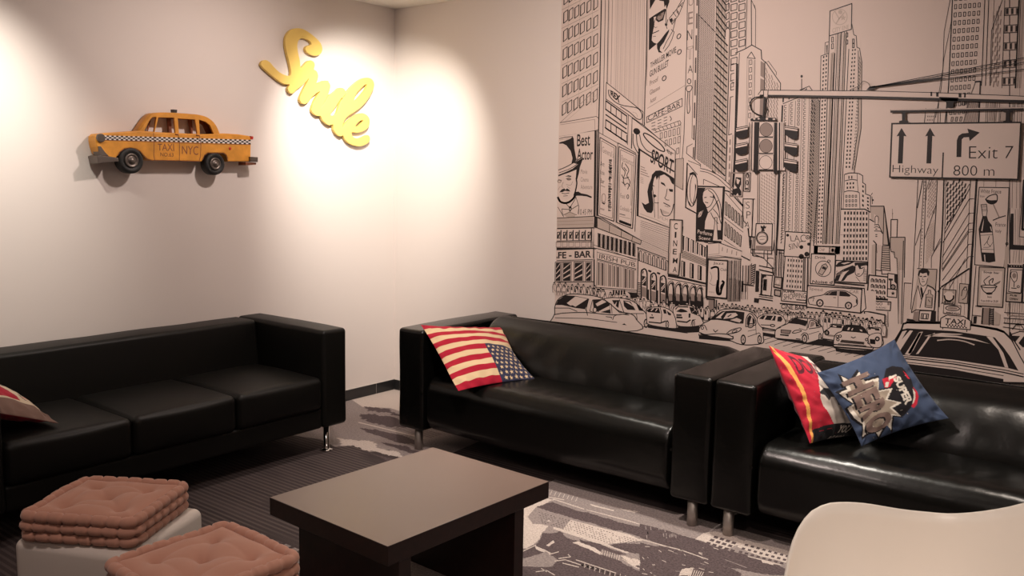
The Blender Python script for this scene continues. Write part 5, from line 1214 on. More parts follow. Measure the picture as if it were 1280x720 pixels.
# tall narrow posters
def tall(q, title, dark):
    D.up(); D.poly(q, 0); D.up(); D.line(q, .9, 1, True); q2_ = [D.bil(q, .1, .03), D.bil(q, .9, .03), D.bil(q, .9, .97), D.bil(q, .1, .97)]; D.line(q2_, .5, 1, True)
    D.text(title, [D.bil(q, .16, .09), D.bil(q, .86, .09), D.bil(q, .86, .17), D.bil(q, .16, .17)], 2, .0)
D.frame(690, 100, P6)
tall([(395, 470), (525, 545), (508, 1155), (378, 1108)], "General's", 0); tall([(550, 545), (690, 612), (660, 1215), (532, 1165)], 'Restaurant', 1)
D.line([(383, 430), (372, 1110)], 1.1); D.line([(545, 515), (690, 600)], .7); D.line([(540, 515), (525, 1165)], .6); D.line([(705, 610), (680, 1240)], .6)
D.frame(690, 200, P6)
for i, (s_, y) in enumerate((('Art', 10), ('In the', 80), ('Bar', 150))): D.text(s_, [(398, y), (432, y+10), (430, y+45), (396, y+35)], 1, .0)
D.text('Theatre', [(470, 20), (500, 30), (490, 440), (458, 420)], 2) if False else None
rn_ = random.Random(3)
for k in range(46):
    y = 0+k*9.2; a = 468-k*.25; D.line([(a+rn_.uniform(0, 8), y), (a+rn_.uniform(14, 30), y+rn_.uniform(-2, 6))], rn_.choice((.5, .9, 1.3)), 1)
D.ell(425, 310, 16, 35, 2, w=.7, n=14); D.poly([(402, 318), (412, 345), (428, 352), (442, 342), (430, 366), (410, 352)], 1); D.line([(395, 205), (435, 222)], .7, 2); D.line([(393, 392), (430, 405)], .8, 2); D.line([(395, 400), (428, 412)], .5, 2)
for p in ([(580, 20), (575, 60), (600, 100), (585, 160), (600, 215)], [(600, 30), (630, 80), (615, 130), (640, 180), (620, 240)], [(572, 120), (590, 150), (630, 140)], [(575, 180), (600, 200), (620, 190), (640, 215)], [(590, 60), (612, 90)]): D.curve(p, .8, 1)
D.ell(622, 300, 8, 16, 1, w=.7, n=10); D.text('Food', [(562, 270), (600, 280), (598, 318), (560, 308)], 2, .01); D.text('Cocktails C', [(560, 372), (655, 400), (652, 432), (556, 405)], 2, .01); D.line([(556, 440), (600, 452)], .8, 1); D.line([(556, 460), (640, 480)], .5, 2)
D.poly([(554, 488), (652, 526), (648, 546), (550, 510)], 1); D.line([(655, 40), (648, 370)], 1.6, 3)
# two-faces poster
D.up(); D.poly([(712, -95), (1004, 85), (985, 560), (985, 570), (700, 455)], 0); D.up(); D.line([(714, -90), (735, -75), (1000, 95)], 1.6, 1); D.line([(716, -90), (702, 455)], 2.2, 1); D.line([(702, 455), (985, 562)], .9, 1); D.line([(1008, 100), (1000, 570)], .9)
D.frame(800, 200, P6)
D.poly([(95, 150), (100, 120), (130, 88), (170, 85), (215, 105), (282, 150), (280, 205), (262, 190), (240, 145), (200, 118), (165, 130), (160, 165), (150, 140), (138, 165), (130, 130), (118, 150), (108, 200), (100, 260), (112, 350), (110, 410), (95, 435), (60, 428), (35, 395), (15, 345), (45, 365), (75, 350), (62, 260), (75, 200)], 1)
D.up()
D.curve([(110, 160), (104, 220), (118, 330), (125, 350), (155, 350)], .7); D.line([(158, 130), (150, 345)], .5, 2); D.poly([(108, 285), (125, 280), (138, 295), (122, 308), (110, 300)], 1); D.line([(104, 205), (118, 215)], .8); D.line([(118, 350), (122, 470)], .6); D.line([(150, 345), (152, 480)], .5)
D.poly([(172, 178), (200, 190), (215, 220), (195, 205), (175, 195)], 1); D.poly([(236, 235), (272, 240), (270, 262), (245, 258)], 1); D.curve([(225, 235), (215, 290), (205, 310), (220, 325), (240, 328)], .7); D.line([(195, 350), (230, 368), (248, 380)], 1.0); D.line([(205, 375), (235, 385)], .5); D.curve([(170, 400), (190, 450), (235, 455), (262, 420), (278, 360)], .9)
for k in range(9): D.line([(180+k*7, 405+k*3), (184+k*7, 440)], .4, 2)
D.text('FILM', [(165, 455), (228, 480), (226, 505), (163, 480)], 2, -.01); D.line([(5, 440), (140, 490), (235, 540)], .9, 3)
for k in range(4): D.line([(8, 52+k*20), (40+k*12, 66+k*24)], .9, 2); D.line([(5, 140+k*14), (30, 150+k*14)], .5, 2)
D.up(); D.frame(800, 100, P6); D.text('SPORT', [(103, 562), (282, 658), (265, 775), (84, 672)], 1, .018); D.text('er', [(218, 560), (276, 600), (272, 628), (222, 590)], 1); D.frame(800, 200, P6)
# shutter, CINEMA
D.up(); D.poly([(0, 475), (245, 565), (235, 935), (0, 800)], 0); q = [(8, 480), (242, 555), (232, 920), (-2, 790)]; D.rows(q, 20, .45, 1)
# ---------- cafe block, irish pub, arches (frame 690,300)
D.frame(690, 200, P6); D.poly([(42, 575), (325, 562), (322, 655), (42, 662)], 0); D.up()
for k in range(6):
    x = 40+k*50; D.poly([(x+4, 588), (x+30, 586), (x+28, 642), (x+2, 644)], 1); D.up(); D.poly([(x+8, 600), (x+24, 590), (x+14, 615)], 0); D.poly([(x+24, 610), (x+26, 632), (x+16, 640)], 0); D.line([(x+36, 575), (x+34, 655)], 1.2, 1)
D.line([(42, 662), (325, 655)], .6); D.line([(42, 672), (325, 664)], .4, 2)
for k in range(7): x = 36+k*52; D.line([(x, 672), (x+38, 670), (x+38, 710), (x, 712)], .5, 2, True)
D.line([(325, 560), (322, 720)], .8); D.line([(345, 558), (340, 800)], .6)
q = [(372, 470), (735, 660), (725, 690), (372, 555)]; D.poly(q, 3); D.up(); D.line(q, .7, 1, True)
for a in (.28, .55, .8): D.line([D.bil(q, a, 0), D.bil(q, a, 1)], .6, 1)
D.frame(690, 300, P6); D.up()
D.poly([(40, 65), (335, 60), (335, 440), (40, 440)], 0); D.poly([(345, -90), (690, 30), (690, 460), (345, 430)], 0); D.up()
# upper pub windows
q = [(372, -60), (690, 30), (688, 140), (370, 55)]; D.cells(q, 9, 1, .62, .95, 0); D.cells(q, 9, 1, .5, .92, 2); D.up(); D.cells([D.bil(q, 0, 0), D.bil(q, 1, 0), D.bil(q, 1, 1), D.bil(q, 0, 1)], 9, 1, .26, .9, 1); D.cells(q, 9, 1, .7, .95, 1, w=.5)
D.line([(345, 40), (690, 165)], .5); D.line([(365, 68), (705, 160)], .8); D.line([(345, 62), (345, 430)], .8); D.line([(372, 90), (365, 430)], .5, 2)
D.poly([(40, 62), (330, 62), (365, 66), (365, 76), (330, 74), (40, 84)], 1)
D.text('FE - BAR', [(52, 98), (324, 86), (322, 142), (52, 152)], 1, .03); D.line([(42, 168), (335, 160)], .8); D.line([(42, 178), (335, 170)], .5); D.poly([(40, 135), (48, 135), (48, 152), (40, 152)], 1)
for x in (35, 95, 188, 282):
    w_ = 38 if x == 35 else 66 if x > 90 and x < 250 else 40
    if x == 95: w_ = 60
    D.up(); D.poly([(x, 186), (x+w_, 184), (x+w_-2, 334), (x-2, 334)], 1); D.up()
    for k in range(3): y = 205+k*38; D.poly([(x+1, y+28), (x+w_-4, y-16+k*6), (x+w_-4, y-8+k*9), (x, y+38)], 0)
    D.line([(x-6, 180), (x+w_+6, 178), (x+w_+4, 340), (x-8, 340)], .6, 1, True)
D.line([(42, 342), (345, 340)], .9); D.rows([(42, 350), (345, 346), (345, 400), (42, 392)], 4, .5, 2, True)
D.line([(350, 160), (350, 430)], .8); D.text('IRISH PUB', [(392, 112), (684, 185), (682, 222), (388, 150)], 1, .0); D.line([(372, 155), (690, 238)], .9); D.line([(372, 165), (690, 248)], .5); D.line([(372, 100), (690, 175)], .5)
for k in range(10):
    x = 374+k*31.5; y0 = 178+k*7.5
    D.poly([(x, y0), (x+19, y0+4), (x+18, 372+k*3), (x, 368+k*3)], 2 if k % 2 else 3); D.up()
    if k in (0, 1, 4, 5, 7, 8): D.poly([(x+9, y0+3), (x+17, y0+5), (x+16, 370+k*3), (x+9, 368+k*3)], 1)
    D.line([(x-4, y0-6), (x-4, 370+k*3)], .5, 1)
D.line([(350, 385), (700, 412)], .8); D.line([(350, 395), (700, 425)], .5)
for k in range(5): D.poly([(500+k*22, 408), (514+k*22, 410), (512+k*22, 450), (498+k*22, 448)], 1)
D.poly([(372, 395), (388, 397), (384, 425), (372, 425)], 1); D.poly([(618, 425), (700, 432), (695, 470), (655, 475), (635, 440)], 1)
# arched block
D.poly([(700, 60), (916, 135), (930, 200), (930, 560), (700, 520)], 0); D.up(); D.frame(690, 300, P6)
D.line([(700, 60), (935, 150)], 1.0); D.line([(700, 72), (935, 162)], .5); D.line([(705, 165), (935, 250)], .8); D.line([(708, 60), (700, 480)], 1.0)
for k in range(7):
    x = 715+k*36; y = 92+k*13; D.curve([(x, y+75), (x, y+12), (x+11, y-2), (x+21, y+16), (x+21, y+84)], .8, 1, 3); D.line([(x+6, y+12), (x+6, y+76)], .5, 1)
for k, (x, y) in enumerate(((735, 250), (812, 284), (890, 306))):
    D.up(); D.poly(smooth_loop([(x, y+130), (x-2, y+20), (x+10, y-6), (x+26, y-14), (x+42, y+8), (x+44, y+140)], 3), 0); D.up(); D.curve([(x-2, y+225), (x-2, y+20), (x+10, y-6), (x+26, y-14), (x+42, y+8), (x+46, y+60), (x+44, y+230)], 1.5, 1)
    D.poly([(x+4, y+40), (x+38, y+50), (x+38, y+128), (x+4, y+118)], 1); D.up(); D.line([(x+8, y+90), (x+34, y+56)], 1.0, 0); D.line([(x+8, y+108), (x+34, y+74)], .8, 0); D.poly([(x+4, y+130), (x+38, y+140), (x+38, y+220), (x+4, y+210)], 2); D.poly([(x+6, y+8), (x+20, y+2), (x+10, y+34)], 1)
D.line([(793, 250), (812, 258)], 2); D.line([(865, 268), (884, 276)], 2); D.poly([(785, 405), (797, 405), (795, 540), (783, 540)], 1); D.poly([(862, 412), (872, 412), (870, 545), (860, 545)], 1)
for k in range(10): D.line([(708, 350+k*14), (726, 352+k*14)], 1.0)
# cinema building (frame 800,300)
D.frame(800, 300, P6); D.up(); D.poly([(335, -60), (555, 30), (548, 470), (230, 470), (232, 280), (335, 290)], 0); D.up()
for k, x in enumerate((345, 385, 425, 460, 495, 520)): D.poly([(x+8, -35+k*18+0), (x+20, -30+k*18), (x+18, 85+k*11), (x+6, 80+k*11)], 1); D.line([(x-2, -40+k*18), (x+22, -28+k*18)], .7); D.line([(x-4, -38+k*18), (x-6, 82+k*11)], .5)
q = [(345, 85), (548, 165), (546, 215), (343, 140)]; D.poly(q, 3); D.up(); D.rows(q, 4, .5, 1, True)
for k, x in enumerate((345, 415, 480)):
    D.line([(x-2, 170+k*18), (x+26, 180+k*18), (x+24, 300+k*14), (x-4, 292+k*14)], .7, 1, True); D.poly([(x+12, 176+k*18), (x+25, 180+k*18), (x+23, 298+k*14), (x+10, 294+k*14)], 1); D.poly([(x, 175+k*18), (x+10, 178+k*18), (x+8, 290+k*14), (x-2, 288+k*14)], 3)
D.poly([(232, 280), (345, 300), (545, 350), (543, 366), (345, 320), (230, 300)], 1); D.line([(232, 315), (545, 378)], .9)
for k, x in enumerate((258, 318, 375, 440, 492)):
    y = 352+k*10; D.up(); D.poly(smooth_loop([(x-26, 540), (x-26, y+35), (x-12, y+2), (x+6, y-6), (x+22, y+20), (x+28, 560)], 3), 1); D.up(); D.poly(smooth_loop([(x-20, 470), (x-20, y+38), (x-10, y+12), (x+2, y+8), (x+10, y+36), (x+8, 460)], 3), 0); D.up(); D.poly([(x-20, 438), (x+9, 442), (x+8, 500), (x-20, 495)], 2); D.curve([(x-32, 480), (x-32, y+30), (x-14, y-10), (x+8, y-16), (x+28, y+16)], .7, 1)
D.poly([(250, -110+0), (352, -105), (318, 292), (232, 280)], 3); D.up(); D.line([(248, -112), (352, -108), (320, 290), (232, 278), (240, 40)], 1.1, 1, True)
D.poly([(265, -95), (338, -92), (306, 275), (245, 265)], 0)
D.up()
for ch, y in (('C', -62-60), ('I', -50), ('N', 0-20+18), ('E', 75), ('M', 145), ('A', 222)):
    pass
D.frame(800, 200, P6); D.poly([(246, 488), (350, 492), (345, 720), (340, 760), (234, 760)], 3); D.up(); D.poly([(262, 500), (334, 503), (330, 760), (256, 760)], 0); D.up(); D.line([(248, 488), (350, 492), (344, 760)], 1.2, 1); D.line([(248, 488), (236, 760)], 1.0)
D.text('C', [(282, 515), (312, 516), (310, 568), (280, 566)], 1, .01); D.text('I', [(288, 588), (302, 588), (300, 636), (286, 636)], 1, .0); D.text('N', [(276, 656), (308, 657), (306, 706), (274, 706)], 1, .01)
D.frame(800, 300, P6)
for ch, y in (('N', 2), ('E', 72), ('M', 146), ('A', 218)):
    if ch == 'N': continue
    D.text(ch, [(274, y), (306 if ch != 'M' else 312, y+2), (303 if ch != 'M' else 308, y+46), (270, y+44)], 1, .01)
D.poly([(545, 40), (558, 42), (552, 480), (538, 470)], 1)
# jazz club
D.poly([(560, 160), (720, 170), (712, 478), (548, 462)], 0); D.up(); D.line([(560, 160), (720, 170), (712, 478), (548, 462)], 1.6, 1, True); D.text('Jazz', [(602, 178), (690, 182), (688, 208), (600, 204)], 1, .0); D.text('Club', [(662, 228), (712, 232), (710, 254), (660, 250)], 1, .0)
D.curve([(585, 232), (608, 222), (632, 222), (644, 240), (645, 330), (640, 390)], 2.0, 1); D.curve([(640, 330), (630, 400), (638, 440), (660, 440), (670, 400), (688, 350), (675, 335)], 2.2, 1); D.curve([(660, 400), (668, 370), (690, 345)], 1.2); D.poly([(630, 385), (650, 380), (655, 430), (665, 445), (635, 442), (624, 410)], 1); D.curve([(575, 260), (590, 300), (580, 340)], .5, 2); D.text('enjoy', [(566, 415), (612, 420), (610, 436), (565, 432)], 2, .0); D.curve([(570, 350), (600, 370), (625, 365)], .5, 2); D.poly([(640, 250), (652, 262), (650, 330), (640, 330)], 1)
D.poly([(560, 10), (660, -5), (832, 85), (828, 160), (722, 160), (560, 145)], 0); D.up(); D.line([(462, 2), (665, 18)], 2.4, 1); D.line([(560, 30), (650, 22), (835, 92)], .9); D.line([(565, 120), (650, 112), (650, 22)], .5, 2); D.line([(560, 148), (700, 140), (832, 160)], 1.0); D.line([(560, 135), (650, 128), (830, 150)], .5)
for x in (678, 718, 756, 794): D.line([(x, 60+(x-678)*.3), (x-3, 90+(x-678)*.3)], .9, 2)
for k in range(9): x = 730+k*12; D.line([(x, 168), (x-8, 500)], .7 if k % 2 else 1.0, 1 if k % 3 else 2)
D.line([(548, 480), (612, 486)], 1.6); D.poly([(565, 488), (606, 492), (604, 580), (560, 570)], 2); D.line([(612, 486), (608, 590)], 1.0); D.line([(628, 490), (622, 590)], 1.2)
for x, w_ in ((845, 1), (870, 2.2), (890, 1), (905, 2.4)): D.line([(x, 210), (x-4, 360)], w_, 1 if w_ < 2 else 2)
D.line([(832, 130), (900, 165)], 1.2); D.line([(845, 360), (930, 372)], 1.0)
# ---------- crowd along the street
crowd(694, 760, 368, 376, 15, 9, 0)
crowd(745, 815, 378, 392, 16, 8, 0)
crowd(812, 905, 392, 402, 17, 10, 1)
crowd(900, 1010, 396, 408, 16, 22, 1)
crowd(1005, 1045, 408, 412, 17, 7, 1)
crowd(1030, 1108, 410, 420, 19, 14, 1)
# street surface
D.frame(0, 0, 1); D.up(); D.poly([(810, 408), (960, 400), (1010, 405), (1120, 425), (1130, 470), (700, 440), (750, 405)], 0); D.up()
for k in range(16): x = 950+k*11; D.line([(x-14, 426+k*1.6), (x+16, 416+k*1.8)], .6, 1)
# ---------- cars
def traced(ox, oy, sc): D.frame(ox, oy, sc); D.up()
# far-left car and the wagon behind it (frame 690,300)
traced(690, 300, P6)
D.sblob([(420, 490), (500, 470), (600, 478), (680, 505), (740, 560), (790, 620), (795, 700), (520, 720), (420, 560)], 0, .9)
D.poly([(500, 490), (560, 490), (552, 555), (520, 530)], 1); D.poly([(592, 492), (650, 500), (692, 572), (625, 568), (598, 540)], 1); D.poly([(697, 520), (720, 530), (760, 580), (720, 575)], 1); D.up(); D.poly([(600, 500), (640, 505), (680, 545)], 0); D.poly([(512, 540), (540, 500), (530, 540)], 0)
D.line([(560, 485), (600, 600), (700, 600), (760, 600)], .8); D.line([(700, 600), (710, 700)], .7); wheel(778, 680, 20, 38)
D.sblob([(32, 600), (34, 540), (60, 485), (115, 452), (180, 440), (300, 448), (400, 468), (470, 510), (560, 580), (660, 605), (700, 650), (705, 740), (32, 740)], 0, 1.0)
D.poly([(40, 530), (60, 490), (115, 452), (200, 455), (308, 478), (300, 520), (280, 565), (190, 552), (90, 530)], 1); D.up(); D.poly([(130, 515), (200, 460), (300, 480), (200, 545), (178, 532), (160, 535)], 0); D.up()
D.poly([(342, 485), (420, 482), (480, 520), (490, 600), (380, 585), (350, 560)], 1); D.up(); D.poly([(365, 520), (420, 488), (455, 505), (380, 540)], 0); D.poly([(390, 582), (480, 535), (482, 565), (400, 590)], 0); D.line([(310, 480), (285, 575)], .8); D.line([(340, 490), (318, 580), (350, 590)], .7); D.line([(480, 515), (560, 590), (600, 592)], .9); D.line([(495, 520), (500, 600)], .7)
D.line([(34, 555), (150, 555), (215, 582)], .8); D.curve([(32, 608), (120, 595), (300, 592), (500, 610), (640, 600)], 1.0); D.line([(290, 570), (300, 615)], .9); D.line([(34, 635), (300, 640), (540, 672)], .7); D.curve([(505, 650), (520, 620), (570, 605), (640, 612)], .8); D.line([(450, 625), (495, 630), (495, 640)], .8); D.ell(360, 570, 15, 20, 0); D.up(); D.ell(360, 570, 15, 20, 1, w=.9, n=12); D.poly([(580, 690), (600, 680), (620, 695)], 1)
# two hatchbacks (frame 800,340 x7.2)
traced(800, 340, 7.2)
D.poly([(80, 480), (250, 470), (540, 470), (550, 548), (430, 550), (80, 500)], 1)
D.sblob([(68, 350), (90, 320), (200, 312), (270, 335), (310, 370), (350, 430), (355, 490), (330, 505), (250, 500), (90, 470), (70, 420)], 0, .9)
D.poly([(70, 345), (95, 325), (180, 322), (192, 370), (120, 362), (85, 360)], 1); D.poly([(215, 335), (240, 335), (250, 372), (225, 372)], 1); D.poly([(250, 345), (290, 375), (285, 390), (262, 382)], 1); D.up(); D.line([(110, 345), (130, 328)], 1.2, 0); D.line([(150, 350), (165, 330)], .9, 0); D.line([(192, 320), (205, 380), (200, 460)], .8); D.poly([(95, 402), (135, 402), (135, 416), (95, 414)], 1); D.line([(90, 448), (190, 458), (240, 440)], 1.4); D.line([(115, 382), (122, 388)], 1.2)
wheel(255, 470, 16, 38); wheel(345, 482, 11, 28)
D.sblob([(305, 340), (345, 300), (440, 298), (500, 320), (540, 380), (570, 430), (572, 470), (470, 490), (350, 480), (330, 420)], 0, .9)
D.poly([(330, 352), (370, 328), (420, 335), (440, 358), (380, 362)], 1); D.poly([(452, 312), (490, 318), (530, 370), (520, 385), (470, 365)], 1); D.poly([(320, 335), (350, 305), (440, 305), (445, 320), (360, 318)], 1); D.up(); D.poly([(325, 338), (350, 315), (438, 318), (440, 350), (380, 325), (335, 352)], 0); D.line([(330, 340), (350, 312), (440, 315)], .7); D.line([(340, 385), (380, 386)], 1.8); D.line([(340, 405), (388, 408)], 2.0); D.poly([(448, 370), (465, 372), (462, 410), (446, 408)], 1); D.line([(345, 440), (430, 450), (462, 430)], 1.5); D.line([(468, 480), (480, 430), (510, 425)], .6); D.line([(470, 365), (560, 400)], .6)
wheel(490, 462, 14, 38); D.curve([(478, 360), (500, 345), (500, 330)], .6, 0)
# lion-badge style hatchback generic
D.poly([(540, 560), (1115, 610), (1100, 640), (540, 600)], 1)
D.sblob([(540, 560), (545, 500), (580, 460), (640, 430), (700, 370), (745, 338), (850, 330), (960, 345), (1020, 365), (1070, 420), (1110, 500), (1118, 580), (1105, 640), (920, 650), (760, 590), (560, 568)], 0, 1.0)
D.poly([(635, 430), (660, 405), (748, 350), (850, 345), (950, 360), (940, 462), (880, 462), (800, 440), (700, 428)], 1); D.up(); D.poly([(690, 412), (750, 365), (778, 352), (735, 402), (745, 415)], 0); D.poly([(760, 420), (790, 370), (870, 365), (890, 385), (860, 410), (800, 415)], 0); D.poly([(820, 430), (880, 410), (925, 430), (905, 452)], 0); D.up(); D.line([(800, 400), (830, 380)], 1.2); D.line([(835, 420), (880, 395)], 1.0)
D.curve([(960, 490), (965, 420), (985, 380), (1010, 375), (1045, 420), (1050, 470), (1010, 480), (960, 490)], 1.0); D.poly([(970, 470), (975, 410), (995, 385), (1015, 400), (1000, 440), (990, 480)], 1); D.poly([(1020, 400), (1042, 430), (1045, 462), (1022, 468)], 1)
D.ell(1005, 480, 26, 17, 0, -.3); D.up(); D.ell(1005, 480, 26, 17, 1, -.3, w=1.0); D.curve([(545, 540), (600, 560), (700, 552), (790, 558), (840, 580)], 1.0); D.curve([(555, 555), (640, 575), (760, 592), (840, 600), (845, 575)], 1.4)
D.curve([(790, 550), (830, 520), (905, 500), (918, 515), (880, 540), (800, 556)], 1.0); D.curve([(560, 480), (590, 478), (612, 520)], .9); D.ell(570, 500, 12, 14, 1, w=.8, n=10); D.ell(860, 530, 24, 10, 1, -.4, w=.8, n=14); D.curve([(670, 515), (685, 535), (710, 520)], .9); D.poly([(675, 528), (688, 545), (700, 530), (690, 540)], 1); D.line([(600, 400), (590, 470)], .01)
D.line([(980, 580), (1080, 545), (1095, 560)], .7); D.line([(1050, 470), (1055, 560)], .6); D.line([(980, 530), (1050, 515)], .6); wheel(938, 605, 24, 46); wheel(1085, 605, 20, 42); D.poly([(430, 545), (540, 540), (540, 556), (470, 556)], 0)
# middle saloon cars (frame 940,380 x8)
traced(940, 380, 8.0)
D.poly([(120, 255), (250, 300), (240, 335), (125, 315)], 1); D.sblob([(60, 160), (100, 110), (200, 95), (290, 105), (330, 140), (345, 190), (300, 220), (240, 260), (180, 262), (110, 235)], 0, .8); D.poly([(80, 145), (120, 110), (250, 115), (240, 165), (150, 155)], 1); D.poly([(262, 170), (268, 125), (300, 120), (315, 150), (300, 175)], 1); D.up(); D.line([(130, 150), (150, 118)], 1.5, 0); D.line([(205, 155), (225, 120)], 1.2, 0); D.line([(100, 205), (200, 210)], .9); D.ell(215, 212, 22, 11, 1, .1, w=1.0); D.line([(112, 232), (200, 250), (240, 255)], 1.4); D.poly([(115, 262), (240, 285), (238, 300), (118, 280)], 0)
D.sblob([(-60, 330), (0, 180), (50, 175), (90, 230), (120, 320), (115, 385), (60, 400), (-60, 400)], 0, .9) if False else None
D.poly([(250, 345), (500, 360), (700, 350), (830, 370), (825, 425), (560, 400), (270, 355)], 1)
D.sblob([(240, 320), (245, 260), (290, 225), (370, 190), (420, 140), (560, 140), (640, 155), (700, 215), (720, 250), (715, 330), (570, 385), (520, 375), (480, 360), (260, 340)], 0, 1.0)
D.poly([(378, 190), (410, 150), (450, 138), (570, 168), (545, 220), (480, 200)], 1); D.up(); D.curve([(570, 235), (585, 175), (610, 160), (650, 180), (695, 225), (580, 245)], .9); D.poly([(590, 230), (595, 180), (620, 172), (640, 190), (625, 215)], 2); D.poly([(640, 175), (690, 222), (650, 225)], 1); D.line([(565, 145), (560, 250)], .8)
D.poly([(300, 255), (400, 262), (385, 295), (300, 285)], 2); D.line([(300, 255), (400, 262), (385, 295), (300, 285)], .8, 1, True); D.poly([(290, 296), (378, 304), (376, 320), (290, 310)], 1); D.curve([(410, 285), (440, 262), (490, 258), (500, 270), (440, 288), (410, 285)], .9); D.line([(250, 250), (300, 230)], .7); D.line([(450, 345), (495, 350)], 1.0); D.line([(575, 300), (680, 270)], .6); D.curve([(500, 310), (530, 285), (565, 300), (575, 350)], .9); D.line([(480, 240), (545, 260), (560, 250)], .6)
wheel(535, 345, 28, 48); wheel(690, 325, 17, 38)
D.sblob([(715, 330), (720, 290), (745, 262), (790, 230), (800, 200), (910, 205), (960, 240), (960, 330), (830, 370), (720, 350)], 0, .9); D.poly([(790, 230), (805, 200), (910, 210), (905, 240)], 1); D.up(); D.line([(820, 215), (850, 222)], 1.4, 0); D.ell(758, 285, 18, 20, 1, w=1.6, n=14); D.ell(758, 285, 7, 8, 1, n=8); D.line([(770, 310), (850, 318)], 2.0, 2); D.line([(720, 345), (840, 362)], 1.4)
D.sblob([(1160, 260), (1170, 235), (1290, 235), (1300, 300), (1320, 400), (1230, 410), (1180, 330)], 0, .9); D.poly([(1165, 250), (1180, 232), (1280, 240), (1285, 265)], 1); D.up(); D.line([(1200, 250), (1235, 256)], 1.4, 0)
# classic car facing the viewer
D.poly([(840, 430), (1210, 460), (1280, 440), (1290, 500), (1180, 515), (850, 470)], 1)
D.sblob([(825, 410), (835, 320), (865, 285), (905, 270), (925, 225), (960, 208), (1080, 215), (1130, 240), (1160, 290), (1205, 330), (1215, 400), (1210, 455), (1100, 462), (860, 440)], 0, 1.0)
D.poly([(905, 268), (925, 225), (960, 208), (1080, 215), (1130, 240), (1160, 292), (1040, 278)], 1); D.up(); D.poly([(960, 255), (975, 230), (990, 232), (978, 258)], 0); D.poly([(1000, 258), (1015, 235), (1022, 240), (1010, 262)], 0); D.poly([(1085, 250), (1110, 255), (1112, 272), (1090, 265)], 0)
for c_ in ((862, 322), (890, 318), (1155, 352), (1185, 350), (868, 352), (1178, 382)): D.up(); D.ell(*c_, 17, 17, 1, n=14); D.up(); D.ell(*c_, 8, 8, 0, n=10)
D.poly([(905, 355), (1130, 378), (1130, 400), (890, 378)], 2); D.rows([(905, 355), (1130, 378), (1130, 400), (890, 378)], 4, .5, 1, True); D.line([(825, 400), (1210, 430)], 1.2); D.line([(830, 425), (1208, 455)], 1.6); D.line([(870, 392), (1150, 415)], .8); D.curve([(1000, 325), (1022, 335), (1045, 325)], .9)
D.sblob([(1170, 330), (1230, 290), (1300, 300), (1300, 420), (1200, 420)], 0, .8); D.ell(1262, 345, 18, 18, 1, w=1.5, n=12); D.rows([(1190, 350), (1240, 355), (1240, 395), (1190, 390)], 6, .9, 1, True)
# ---------- near taxi (frame 1130,320 x4.8)
traced(1130, 320, 4.8)
body = [(-150, 700), (-60, 520), (0, 400), (20, 390), (60, 396), (300, 398), (560, 436), (600, 448), (640, 470), (760, 700), (760, 720)]
D.shape([(-150, 700), (-70, 540), (-10, 440), (0, 405), (25, 398), (150, 400), (300, 402), (450, 418), (560, 440), (605, 455), (650, 500), (760, 690), (760, 760), (-150, 740)], 0, 2.0)
D.line([(20, 396), (210, 398)], 2.6); D.line([(400, 410), (560, 436), (600, 452)], 2.4)
D.poly([(-12, 440), (25, 432), (300, 448), (500, 478), (548, 486), (620, 560), (690, 685), (622, 668), (300, 620), (0, 592), (-85, 580)], 1); D.up()
D.poly([(-70, 575), (-5, 450), (22, 444), (-55, 580)], 0); D.poly([(-40, 582), (42, 446), (70, 448), (10, 586)], 0) if False else None
D.poly([(10, 588), (42, 540), (95, 455), (118, 452), (62, 560), (38, 592)], 0); D.poly([(-55, 578), (-10, 500), (40, 444), (58, 446), (10, 520), (-30, 582)], 0)
D.poly([(28, 580), (95, 458), (112, 458), (78, 520), (50, 575), (40, 584)], 0)
D.poly([(76, 586), (82, 578), (150, 480), (190, 458), (184, 470), (160, 486), (92, 584)], 0)
D.poly([(125, 478), (190, 470), (320, 476), (430, 495), (520, 525), (430, 505), (320, 486), (190, 480)], 0); D.poly([(125, 478), (160, 470), (230, 460), (360, 466), (340, 470), (200, 472)], 0)
D.curve([(205, 504), (280, 498), (360, 508), (425, 530)], 1.4, 0)
D.poly([(498, 480), (535, 484), (600, 580), (630, 668), (608, 664), (570, 560)], 0); D.poly([(548, 486), (560, 488), (620, 550), (665, 620), (698, 685), (690, 685), (640, 600), (600, 545)], 0)
D.line([(-100, 590), (0, 600), (300, 632), (600, 680), (720, 705)], 1.0); D.line([(-100, 600), (0, 612), (300, 645), (600, 695), (720, 722)], 1.4); D.line([(-100, 625), (0, 632), (300, 665), (600, 715)], .8)
D.poly([(-110, 632), (0, 640), (300, 678), (600, 735), (600, 800), (-120, 800)], 1)
D.up(); D.poly([(225, 372), (262, 352), (362, 360), (404, 388), (402, 440), (222, 425)], 0); D.up(); D.line([(225, 372), (262, 352), (362, 360), (404, 388), (402, 440), (222, 425)], 1.1, 1, True); D.text('TAXI', [(252, 370), (375, 380), (372, 412), (248, 402)], 1, .02); D.text('NEW YORK', [(278, 360), (350, 365), (350, 371), (278, 367)], 2, .0)
for k in range(7):
    D.poly([(255+k*18, 404+k*1.6), (264+k*18, 405+k*1.6), (264+k*18, 414+k*1.6), (255+k*18, 413+k*1.6)], 1); D.poly([(264+k*18, 414+k*1.6), (273+k*18, 415+k*1.6), (273+k*18, 424+k*1.4), (264+k*18, 423+k*1.4)], 1)
D.line([(238, 425), (236, 436)], 1.0); D.line([(382, 440), (380, 452)], 1.0)
D.shape([(640, 470), (700, 450), (780, 460), (780, 690), (735, 660), (700, 600), (660, 520)], 0, 1.2); D.poly([(650, 475), (700, 478), (670, 515)], 1); D.poly([(690, 520), (720, 480), (780, 485), (780, 540), (715, 545)], 1); D.line([(640, 455), (660, 500), (700, 560)], 1.4)
